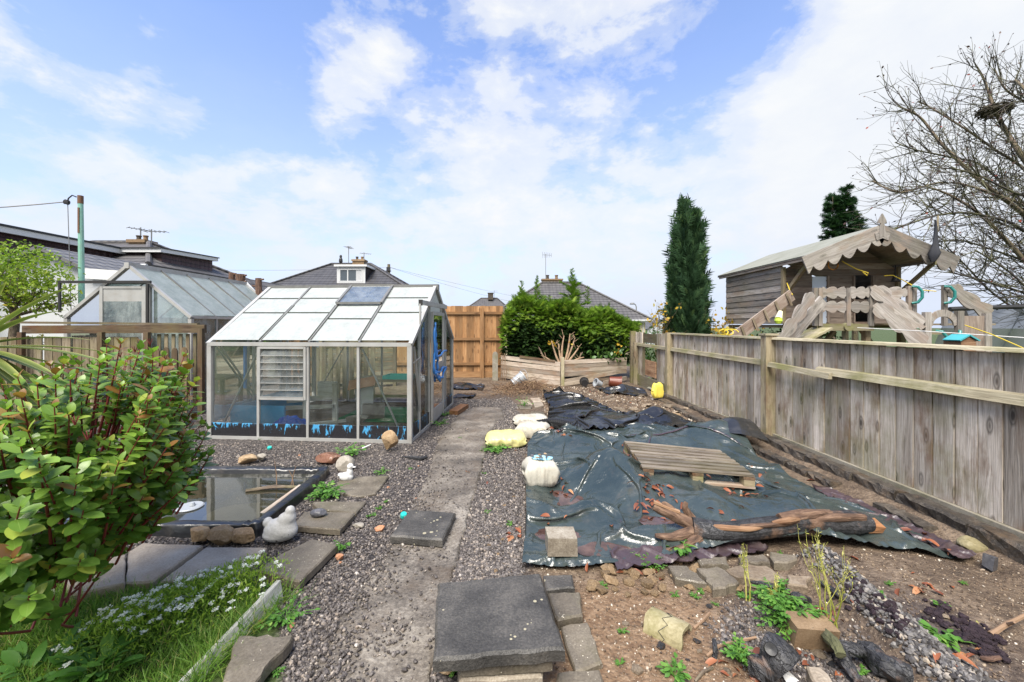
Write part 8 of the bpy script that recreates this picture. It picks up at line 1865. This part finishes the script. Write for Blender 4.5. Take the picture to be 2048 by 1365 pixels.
def fir():
    rg = np.random.default_rng(6); root = thing('fir_tree', 'dark spiky twin topped conifer rising behind the playhouse roof', 'tree', (11.9, 14, -.3)); P, D, S, T = [], [], [], []; st = MB()
    for (x, y, h, r) in ((11.85, 14, 6.5, .60), (11.5, 14.1, 6.25, .55), (12.2, 14, 5.7, .6)):
        st.tube([(x, y, -.3), (x, y, h - .3)], [.12, .01], 6)
        for k in range(150):
            t = rg.random() ** .8; a = rg.uniform(0, 6.28); L = r * (1 - t) ** .75 * rg.uniform(.7, 1.1) * (.9 if t > .5 else .65) + .08; z = -.3 + 1.5 + (h - 1.5) * t
            d = Vector((math.cos(a), math.sin(a), .35)).normalized(); p = Vector((x, y, z))
            st.tube([p, p + d * L], [.012, .004], 4)
            for j in range(15): u = rg.uniform(.15, 1); P.append(tuple(p + d * L * u)); D.append((d.x + rg.normal() * .5, d.y + rg.normal() * .5, .35 + rg.normal() * .4)); S.append(rg.uniform(.14, .26)); T.append(rg.beta(2, 2.5))
    st.build('trunk', M['bark'], root); sprays('foliage', M['fir'], root, P, D, S, T, 4, .6)
fir()
def yellow_shrub(label, cx, cy, h, r, n, seed, px=None):
    rg = np.random.default_rng(seed); root = thing('yellow_shrub', label, 'shrub', (cx, cy, 0)); b = MB(); tips = []
    for k in range(5): branchy(b, (cx, cy, 0), (rg.normal() * .35, rg.normal() * .3, 1), h * .6, .018, 2, rg, tips, .4, .2, 3)
    b.build('stems', M['bark'], root, smooth=True); P, D, U, S, T = [], [], [], [], []
    for k in range(n):
        pts, dd = tips[rg.integers(0, len(tips))]; i = rg.integers(0, 5); p = pts[i].lerp(pts[i + 1], rg.random()) + Vector(rg.normal(size=3)) * .04; P.append(tuple(p)); D.append(rg.normal(size=3)); U.append(rg.normal(size=3) + np.array([0, -1, .5])); S.append(rg.uniform(.06, .11)); T.append(rg.random())
    leafset('foliage', M['yellow_leaf'], root, P, np.array(D), np.array(U), np.array(S), T, LEAF_S)
yellow_shrub('sparse yellow leaved sapling just left of the dark cypress', 3.72, 9.4, 1.75, .4, 150, 5)
yellow_shrub('dense yellow leaved bush between the cypress and the playhouse wall', 4.95, 9.4, 1.55, .4, 420, 6)
yellow_shrub('second yellow leaved bush hard against the playhouse wall', 5.05, 8.7, 1.25, .3, 200, 7)
# low greenery under the playhouse
rg = np.random.default_rng(15)
for cx, cy, r, lab in ((6.2, 8.6, 1.3, 'dark leafy bush growing beneath the playhouse floor'), (3.5, 9.6, .4, 'leafy green top of a bush beside the corner fence post')):
    root = thing('leafy_bush', lab, 'shrub', (cx, cy, 0)); b = MB(); tips = []
    for k in range(5): branchy(b, (cx, cy, 0), (rg.normal() * .5, rg.normal() * .5, 1), .7, .02, 1, rg, tips, .5, .2, 3)
    b.build('stems', M['bark'], root); n = 900 if r < 1 else 2600; a = unit(rg.normal(size=(n, 3))) * np.array([r, r * .7, .65]) * rg.uniform(.5, 1, (n, 1)) + np.array([cx, cy, .75])
    leafset('foliage', M['ivy'], root, a, rg.normal(size=(n, 3)), rg.normal(size=(n, 3)) + np.array([0, 0, 1.]), rg.uniform(.05, .09, n), rg.beta(2, 3, n), LEAF_S)

def bare_tree():
    rg = np.random.default_rng(21); Y0 = 10.0; base = q(2200, 700, Y0); root = thing('bare_tree', 'large leafless spreading tree at the right edge holding a bird nest', 'tree', (base.x, Y0, 0))
    tr = MB(); limb(tr, [(base.x, Y0, -.2), (base.x - .05, Y0, 1.0), (base.x - .1, Y0, 2.0)], [.34, .27, .24], 14, .1); tr.build('trunk', M['bark'], root, smooth=True)
    limbs = [([(2192, 600), (2120, 505), (2048, 430), (1960, 362), (1884, 289), (1840, 235), (1800, 215)], 10.0, .105), ([(2185, 620), (2090, 560), (2010, 478), (1955, 425), (1898, 390), (1850, 372)], 9.5, .085),
             ([(2195, 560), (2130, 430), (2048, 318), (2012, 262), (1990, 222), (1968, 160), (1950, 128)], 10.4, .11), ([(2195, 580), (2140, 450), (2055, 345), (1990, 300), (1930, 258), (1860, 215), (1836, 203)], 10.8, .06),
             ([(2180, 640), (2060, 470), (1960, 430), (1880, 430), (1800, 455), (1765, 470)], 9.3, .05), ([(2190, 600), (2080, 440), (1985, 388), (1890, 365), (1800, 385), (1745, 362)], 10.2, .055),
             ([(2200, 540), (2150, 350), (2095, 240), (2050, 180), (2030, 160)], 9.8, .10), ([(2185, 650), (2060, 590), (1960, 560), (1900, 545)], 9.6, .05), ([(2190, 660), (2080, 640), (1990, 590), (1930, 530), (1900, 500)], 10.3, .045),
             ([(2195, 590), (2100, 470), (1975, 340), (1900, 315), (1830, 300), (1790, 285)], 11.0, .05), ([(2190, 620), (2080, 540), (1985, 500), (1905, 480), (1840, 500)], 10.7, .045), ([(2200, 520), (2130, 290), (2062, 215), (2012, 180), (1990, 140)], 10.9, .06),
             ([(2200, 500), (2160, 330), (2120, 210), (2085, 160)], 10.2, .09), ([(2190, 640), (2100, 610), (2020, 545), (1950, 500)], 9.0, .04), ([(2195, 590), (2110, 400), (2040, 390), (1940, 345), (1860, 335)], 9.2, .045)]
    tw = MB(); tips = []
    for pl, Y, r0 in limbs:
        P = [q(px, py, Y + rg.uniform(-.25, .25)) for px, py in pl]; P[0] = Vector((base.x - .1, Y0, rg.uniform(1.5, 2.2))); n = len(P)
        b = MB(); limb(b, P, list(np.linspace(r0 * .72, .014, n)), 9, .10, seed=int(r0 * 1000), sub=6); b.build('limb', M['bark_dark'] if r0 < .055 else M['bark'], root, smooth=True)
        for i in range(1, n):
            seg = (P[i] - P[i - 1]); L = seg.length; cnt = max(3, int(L / .095))
            for k in range(cnt):
                t = rg.random(); p = P[i - 1].lerp(P[i], t); d = seg.normalized() * .8 + Vector((rg.normal() * .65 - .15, rg.normal() * .6, rg.normal() * .65 + .1)); branchy(tw, p, d, rg.uniform(.45, 1.05) * (1.1 if i < n - 1 else .8), .0135, 1, rg, tips, .6, .22, 3, 4, 4)
    tw.build('twigs', M['bark_dark'], root)
    P, D, S = [], [], []
    for pts, dd in tips:
        if rg.random() < .55: p = pts[-1]; P.append(tuple(p)); D.append((dd.x + rg.normal() * .4, dd.y + rg.normal() * .4, dd.z - .5)); S.append(rg.uniform(.035, .08))
    n = len(P); leafset('last_leaves', M['few_leaf'], root, P, np.array(D), rg.normal(size=(n, 3)) + np.array([0, -1, 0]), np.array(S), np.where(rg.random(n) < .07, .95, rg.random(n) * .6), LEAF_S)
    c = q(1989, 219, 10.3); b = MB()
    for k in range(240):
        a = rg.uniform(0, 6.28); rr = .30 * rg.uniform(.5, 1.05); p = c + Vector((rr * math.cos(a), rr * math.sin(a), rg.uniform(-.09, .08) - .12 * (1 - rr / .3))); d = Vector((-math.sin(a), math.cos(a), rg.normal() * .3)) * rg.uniform(.1, .22); b.tube([p - d, p + Vector((0, 0, .01)), p + d], .008, 4)
    tag(b.build('bird_nest', M['nest']), 'round bird nest of twigs high in the bare tree', 'nest')
bare_tree()

# ------------------------------------------------------------------ low weeds
def weed(label, px, py, r, n, h=.08, seed=1, mat='weed', group=None, s=(.02, .04), name='weed', lacy=False, z=None):
    rg = np.random.default_rng(seed); p = g(px, py); zz = float(ground_h(np.array(p.x), np.array(p.y))) if z is None else z
    root = thing(name, label, 'weed', (p.x, p.y, zz), group); st = MB(); P, D, U, S, T = [], [], [], [], []
    for k in range(n):
        a = rg.uniform(0, 6.28); L = r * rg.uniform(.4, 1.05); e = Vector((p.x + L * math.cos(a), p.y + L * math.sin(a), zz + h * rg.uniform(.2, 1.1))); o_ = Vector((p.x, p.y, zz)); m_ = o_.lerp(e, .5) + Vector((0, 0, h * .45))
        pts = [o_ * (1 - t) ** 2 + m_ * 2 * t * (1 - t) + e * t * t for t in np.linspace(0, 1, 5)]; st.tube(pts, .0016, 4, cap=False)
        nl = 7 if lacy else 3
        for j in range(nl):
            t = .35 + .65 * j / max(1, nl - 1); i = min(3, int(t * 4)); pp = pts[i].lerp(pts[i + 1], t * 4 - i); an = a + (1 if j % 2 else -1) * rg.uniform(.4, 1.3) * (t < .99); P.append(tuple(pp)); D.append((math.cos(an), math.sin(an), rg.uniform(-.1, .35))); U.append((rg.normal() * .3, rg.normal() * .3, 1)); S.append(rg.uniform(*s)); T.append(rg.beta(2, 2))
    st.build('stems', M[mat], root); leafset('leaves', M[mat], root, P, np.array(D), np.array(U), np.array(S), T, LEAF_S); return root
weed('bright green dandelion like weed between the red boulder and the greenhouse', 704, 912, .13, 34, .11, 1, s=(.03, .055))
weed('grey green thistle like weed growing beside the pond slab', 655, 993, .17, 30, .09, 2, s=(.025, .045), lacy=True)
weed('leafy weed in front of the yellow sack', 990, 903, .15, 34, .07, 3, s=(.03, .05))
weed('lacy leaved weed mound behind the brown block at bottom right', 1578, 1258, .13, 70, .12, 4, lacy=True, s=(.018, .032))
weed('lacy weed patch behind the yellow stalks, right of the flagstones', 1555, 1215, .12, 40, .10, 5, lacy=True, s=(.018, .030))
weed('small weed tuft left of the charred stump', 1478, 1325, .07, 24, .07, 6, lacy=True, s=(.014, .024))
weed('upright weed at the tarpaulin hem', 1363, 1118, .06, 12, .09, 7, s=(.03, .05))
weed('low weed carpet under the tarpaulin hem by the loose rubble', 1300, 1132, .10, 50, .05, 8, s=(.008, .016), lacy=True)
weed('small weed at the bottom edge of the brown sand', 1350, 1358, .05, 14, .04, 9, s=(.02, .035))
weed('weed clump by the foot of the greenhouse door', 880, 850, .12, 24, .06, 10, s=(.02, .035))
weed('weed near the timber offcut along the greenhouse', 890, 832, .10, 18, .06, 11, s=(.02, .035))
weed('spindly weed behind the white sacks', 1048, 815, .14, 14, .16, 12, s=(.03, .05))
weed('weed beside the white edging board', 572, 1240, .12, 26, .05, 13, s=(.018, .03))
weed('small rosette on the gravel below the clipped slab', 684, 1100, .05, 14, .05, 14, s=(.02, .03))
weed('green weed at the right edge by the gravel ridge foot', 1885, 1290, .07, 14, .05, 15, s=(.03, .05))
weed('grass like weed by the white duck slab', 765, 947, .07, 14, .04, 16, s=(.02, .03))
tiny = [(772, 1008), (757, 1022), (749, 1033), (738, 1037), (612, 1062), (660, 1070), (540, 1170), (821, 939), (1205, 1180), (1216, 1150), (1402, 1190), (1430, 1215), (1390, 1200), (1452, 1175), (1490, 1200), (1500, 1140), (1760, 1235), (1755, 1200), (1925, 1180), (1640, 1345), (1720, 1345), (975, 1025), (1020, 1050), (968, 948), (920, 880), (1030, 845), (520, 880), (436, 875), (1420, 1170), (1245, 1270), (1240, 1330), (1560, 1110), (1880, 1222), (1240, 1125), (905, 1345), (555, 1345), (930, 1250), (1780, 1180), (1355, 1335), (1350, 1195)]
proto = weed('tiny green seedling dotted in the gravel and soil', *tiny[0], .022, 9, .02, 40, s=(.007, .014), group='seedlings in the gravel', name='seedling')
proto2 = weed('tiny green seedling dotted in the gravel and soil', *tiny[1], .03, 12, .022, 41, s=(.006, .012), group='seedlings in the gravel', name='seedling', lacy=True)
for i, (px, py) in enumerate(tiny[2:]):
    o = copy_tree(proto if i % 2 else proto2); p = g(px, py); o.location = (p.x, p.y, float(ground_h(np.array(p.x), np.array(p.y))) + (.02 if in_path(p.x, p.y)[0] else 0)); s = random.uniform(.7, 1.3); o.scale = (s, s, s); o.rotation_euler.z = random.uniform(0, 6)
def stalks(label, px, py, n, h, spread, seed):
    rg = np.random.default_rng(seed); p = g(px, py); root = thing('dry_weed', label, 'weed', (p.x, p.y, 0)); b = MB(); tips = []
    for k in range(n): branchy(b, (p.x + rg.normal() * .008, p.y + rg.normal() * .008, 0), (rg.normal() * spread, rg.normal() * spread * .6, 1), h * rg.uniform(.5, .75), .0045, 2, rg, tips, .28, .25, 2, 5, 5)
    b.build('stems', M['stalk'], root, smooth=True); P, D, S = [], [], []
    for pts, dd in tips:
        for k in range(3): i = rg.integers(1, 5); P.append(tuple(pts[i])); D.append(rg.normal(size=3) + np.array([0, 0, .6])); S.append(rg.uniform(.010, .022))
    n = len(P); leafset('seed_heads', M['stalk'], root, P, np.array(D), rg.normal(size=(n, 3)), np.array(S), rg.random(n), LEAF_N)
stalks('tall branching yellow green dry weed in front of the tarpaulin', 1655, 1262, 5, .33, .22, 3)
stalks('thin yellow stalk standing left of the lacy weed', 1500, 1205, 2, .22, .1, 4)
stalks('small yellow dry stalks rising from the lacy weed', 1540, 1215, 3, .13, .3, 5)

# ------------------------------------------------------------------ lawn, flowers, litter
def blades(name, count, xf, hmin, hmax, mat, seed, wd=.0035, lean=.5, **tags):
    rg = np.random.default_rng(seed); x, y = xf(rg, count); n = len(x); z = ground_h(x, y)
    V = [(-.5, 0, 0), (.5, 0, 0), (.42, .4, .03), (-.42, .4, .03), (.25, .75, .14), (-.25, .75, .14), (0, 1, .30)]; F_ = [(0, 1, 2, 3), (3, 2, 4, 5), (5, 4, 6)]
    D = np.stack([rg.normal(size=n) * lean, rg.normal(size=n) * lean, np.ones(n)], 1); U = rg.normal(size=(n, 3)); U[:, 2] = 0; h = rg.uniform(hmin, hmax, n) * (.6 + .8 * vnoise(x, y, 91, 2, 5))
    Mx = frames(unit(D), U, np.stack([np.full(n, wd) * rg.uniform(.7, 1.3, n), h, h], 1))
    return scatter(name, mat, V, F_, Mx, np.stack([x, y, z], 1), np.clip(rg.beta(2, 2.6, n) + (rg.random(n) < .15) * .4, 0, 1), **tags)
def lawn_xy(rg, n):
    x = rg.uniform(-3.2, -1.12, n * 2); y = rg.uniform(.95, 2.35, n * 2); k = zones(x, y)[2] > rg.uniform(.3, .9, n * 2); k &= (x < -1.15 - (2.05 - y) * .13) | (y > 2.06); return x[k][:n], y[k][:n]
blades('grass', 26000, lawn_xy, .035, .10, M['grass'], 3, .004, .55, kind='stuff', label='rough green grass at the bottom left')
def edge_xy(rg, n):
    y = rg.uniform(1.2, 2.1, n); x = -1.19 - (2.05 - y) * .13 + rg.normal(size=n) * .05; return x, y
blades('long_grass', 1500, edge_xy, .07, .16, M['grass'], 5, .0035, .9, kind='stuff', label='long pale grass flopping over the white edging board')
def dandelion(px, py, r, seed, lab):
    rg = np.random.default_rng(seed); p = g(px, py, .06); root = thing('broad_leaf_weed', lab, 'weed', (p.x, p.y, .0)); n = 46; a = rg.uniform(0, 6.28, n); e = rg.uniform(.25, 1.1, n)
    D = np.stack([np.cos(a), np.sin(a), e], 1); P = np.stack([p.x + np.cos(a) * r * rg.uniform(0, .8, n), p.y + np.sin(a) * r * rg.uniform(0, .8, n), rg.uniform(.02, .06, n)], 1)
    leafset('leaves', M['weed'], root, P, D, np.tile([0, 0, 1.0], (n, 1)) + rg.normal(size=(n, 3)) * .2, rg.uniform(.07, .12, n), rg.beta(2, 2, n), leaf_tpl(4, .38, .2, .3))
dandelion(70, 1335, .22, 3, 'broad leaved green weed at the bottom left corner of the lawn')
dandelion(190, 1330, .12, 5, 'smaller broad leaved weed right of the corner one')
def alyssum():
    rg = np.random.default_rng(14); root = thing('flower_mat', 'spreading mat of small white flowers along the lawn edge', 'flowers', (-1.5, 1.95, 0)); P, D, U, S, T = [], [], [], [], []; fl = []
    a, c = np.array([-1.36, 2.16]), np.array([-1.75, 1.72])
    for k in range(5200):
        t = rg.random(); ctr = a * (1 - t) + c * t; off = rg.normal(size=2) * np.array([.13, .10]); x, y = ctr + off; rr = np.linalg.norm(off) / .2; z = max(0, .13 * (1 - rr * rr * .6)) * rg.uniform(.5, 1) + .015
        if rr > 1.3: continue
        P.append((x, y, z)); D.append((off[0] * 3 + rg.normal() * .5, off[1] * 3 + rg.normal() * .5, .8)); U.append(rg.normal(size=3)); S.append(rg.uniform(.014, .028)); T.append(rg.beta(2, 2))
        if rg.random() < .032 and rr < 1.1: fl.append((x, y, z + .022))
    leafset('foliage', M['alyssum'], root, P, np.array(D), np.array(U), np.array(S), T, LEAF_N)
    PP, DD = [], []
    for (x, y, z) in fl:
        for j in range(22): PP.append((x + rg.normal() * .006, y + rg.normal() * .006, z + rg.uniform(-.003, .005))); DD.append((rg.normal(), rg.normal(), .5))
    n = len(PP); leafset('flower_heads', M['petal'], root, PP, np.array(DD), np.tile([0, 0, 1.0], (n, 1)) + rg.normal(size=(n, 3)) * .3, np.full(n, .010), rg.random(n), leaf_tpl(2, .9, .1, .1))
alyssum()
def litter(name, label, pts, mat, s0, s1, seed, zf=None):
    rg = np.random.default_rng(seed); n = len(pts); P = np.array([(x, y, (zf(x, y) if zf else float(ground_h(np.array(x), np.array(y)))) + rg.uniform(.004, .02)) for x, y in pts]); D = rg.normal(size=(n, 3)); D[:, 2] = rg.uniform(-.1, .3, n); U = np.array([0, 0, 1.0]) + rg.normal(size=(n, 3)) * .35
    return leafset(name, M[mat], None, P, D, U, rg.uniform(s0, s1, n), rg.beta(1.6, 1.8, n), leaf_tpl(4, .42, .5, .5), label=label, kind='stuff')
rg = np.random.default_rng(30); tz = lambda x, y: tarp_z(x, y, .02)
pts = []
for cx, cy, s, n in ((1.10, 3.02, .10, 26), (1.16, 3.22, .05, 22), (.48, 3.35, .06, 7), (1.92, 3.22, .10, 14), (.36, 2.70, .04, 6), (.60, 4.75, .12, 12), (1.30, 4.25, .10, 10), (2.3, 3.6, .2, 8), (2.7, 2.6, .05, 6), (1.5, 2.72, .3, 12), (1.7, 2.40, .3, 6)): pts += [(cx + rg.normal() * s, cy + rg.normal() * s) for _ in range(n)]
litter('leaf_litter', 'dead red brown leaves lying on the tarpaulin', pts, 'dead_leaf', .03, .085, 31, tz)
pts = []
for px, py, sp, n in ((1540, 1320, 60, 26), (1480, 1340, 25, 10), (1700, 1325, 60, 14), (1850, 1190, 18, 14), (1660, 1225, 25, 16), (1270, 1150, 40, 18), (1030, 1075, 8, 14), (1080, 985, 8, 8), (1000, 1350, 25, 10), (1945, 1320, 12, 5), (1220, 790, 60, 20), (1170, 830, 30, 12), (970, 960, 30, 8), (1010, 900, 20, 6), (1450, 1120, 60, 10), (1890, 1350, 50, 8)):
    for _ in range(n): p = g(px + rg.normal() * sp, py + rg.normal() * sp * .35); pts.append((p.x, p.y))
litter('leaf_litter', 'dead red brown leaves lying about on the soil and gravel', pts, 'dead_leaf', .02, .07, 32)
b = MB(); rg = np.random.default_rng(33)
for k in range(900):
    cx, cy = .35 + rg.normal() * .33, 8.45 + rg.normal() * .38; z = float(ground_h(np.array(cx), np.array(cy))) + rg.uniform(.0, .14) * math.exp(-((cx - .4) / .45) ** 2); a = rg.uniform(0, 6.28); L = rg.uniform(.06, .22); d = Vector((math.cos(a), math.sin(a), rg.normal() * .4)) * L; p = Vector((cx, cy, z)); b.tube([p, p + d * .5 + Vector((0, 0, .03)), p + d], .004, 4, cap=False)
tag(b.build('dead_vines', M['straw']), 'heap of dead brown vine stems in front of the plank wall', kind='stuff')
# ------------------------------------------------------------------ loose stones
def pip(x, y, poly):
    c = np.zeros(x.shape, bool); n = len(poly); j = n - 1
    for i in range(n):
        xi, yi = poly[i]; xj, yj = poly[j]; k = ((yi > y) != (yj > y)) & (x < (xj - xi) * (y - yi) / (yj - yi + 1e-12) + xi); c ^= k; j = i
    return c
def free(x, y):
    k = ~((x > POND[0] - .14) & (x < POND[1] + .12) & (y > POND[2] - .12) & (y < POND[3] + .12))
    for p in BLOCKED:
        if len(p) > 12: p = p[::2]
        k &= ~pip(x, y, p)
    return k
EDGE = np.concatenate([TARP[0, :, :2], TARP[1:, -1, :2], TARP[-1, ::-1, :2], TARP[::-1, 0, :2]])[::6]
def keep_left(x, y, rg):
    ip, d = in_path(x, y); k = (x < -.20) & free(x, y) & (zones(x, y)[2] < .5)
    fr = np.clip(.62 - d * 1.9 + (vnoise(x, y, 71, 3, 4) - .5) * 1.8, .05, 1) * np.where(y < 3.2, .9, .4)   # gravel spills over the left side of the path
    k &= np.where(ip, rg.random(len(x)) < fr, True); k &= ~((x > -3.8) & (x < -1.0) & (y > 4.75) & (y < 7.3)); return k
stones('gravel', M['gravel'], -4.6, -.2, 1.1, 5.6, 46000, .008, .026, keep_left, 'damp grey purple gravel covering the ground left of the path', 1)
stones('gravel', M['gravel'], -1.4, .8, 5.4, 8.2, 9000, .012, .028, lambda x, y, rg: free(x, y) & (~in_path(x, y)[0]) & ~((x < -.9) & (y < 7.3)) & (x < .62 + .1 * (y - 6)) & (zones(x, y)[0] > .3), 'grey gravel beyond the end of the path', 2)
stones('gravel', M['gravel'], -.32, .34, 1.5, 5.6, 19000, .008, .027, lambda x, y, rg: free(x, y) & (~in_path(x, y)[0]) & (x < np.interp(y, [2.2, 2.5, 3.5, 4.5, 5.2], [.10, .12, .16, .24, .42])) & (zones(x, y)[0] > .25), 'mixed grey gravel between path and tarpaulin', 3)
stones('grit', M['grit'], .0, 2.9, 1.1, 2.6, 15000, .004, .017, lambda x, y, rg: free(x, y) & ((y < 2.34) | (y < 2.48) & (x > 1.0)), 'fine stony grit scattered over the soil at bottom right', 4)
def ridge_keep(x, y, rg):
    d, t = seg_d(x + .02, y, MOUND_A, MOUND_B); return (rg.random(len(x)) < .3 + vnoise(x, y, 88, 2, 14)) & (np.abs(d) < (.10 + .09 * t) * rg.uniform(.2, 1.5, len(x))) & (x > np.interp(y, [1.4, 2.28], [1.62, 1.72]))
stones('gravel_ridge', M['gravel_pale'], 1.5, 2.1, 1.3, 2.4, 4200, .012, .034, ridge_keep, 'pale blue grey chippings along the top of the ridge at bottom right', 5, .6)
def dark_keep(x, y, rg): return free(x, y) & (zones(x, y)[3] > rg.uniform(.1, .8, len(x))) & (y < 2.3)
stones('dark_gravel', M['gravel'], .8, 1.75, 1.2, 2.3, 7000, .008, .028, dark_keep, 'dark burnt gravel around the charred wood', 6)
stones('grit', M['grit'], .6, 3.0, 5.2, 9.2, 7000, .012, .05, lambda x, y, rg: free(x, y) & (x < 2.75), 'stony earth beyond the tarpaulin', 7)
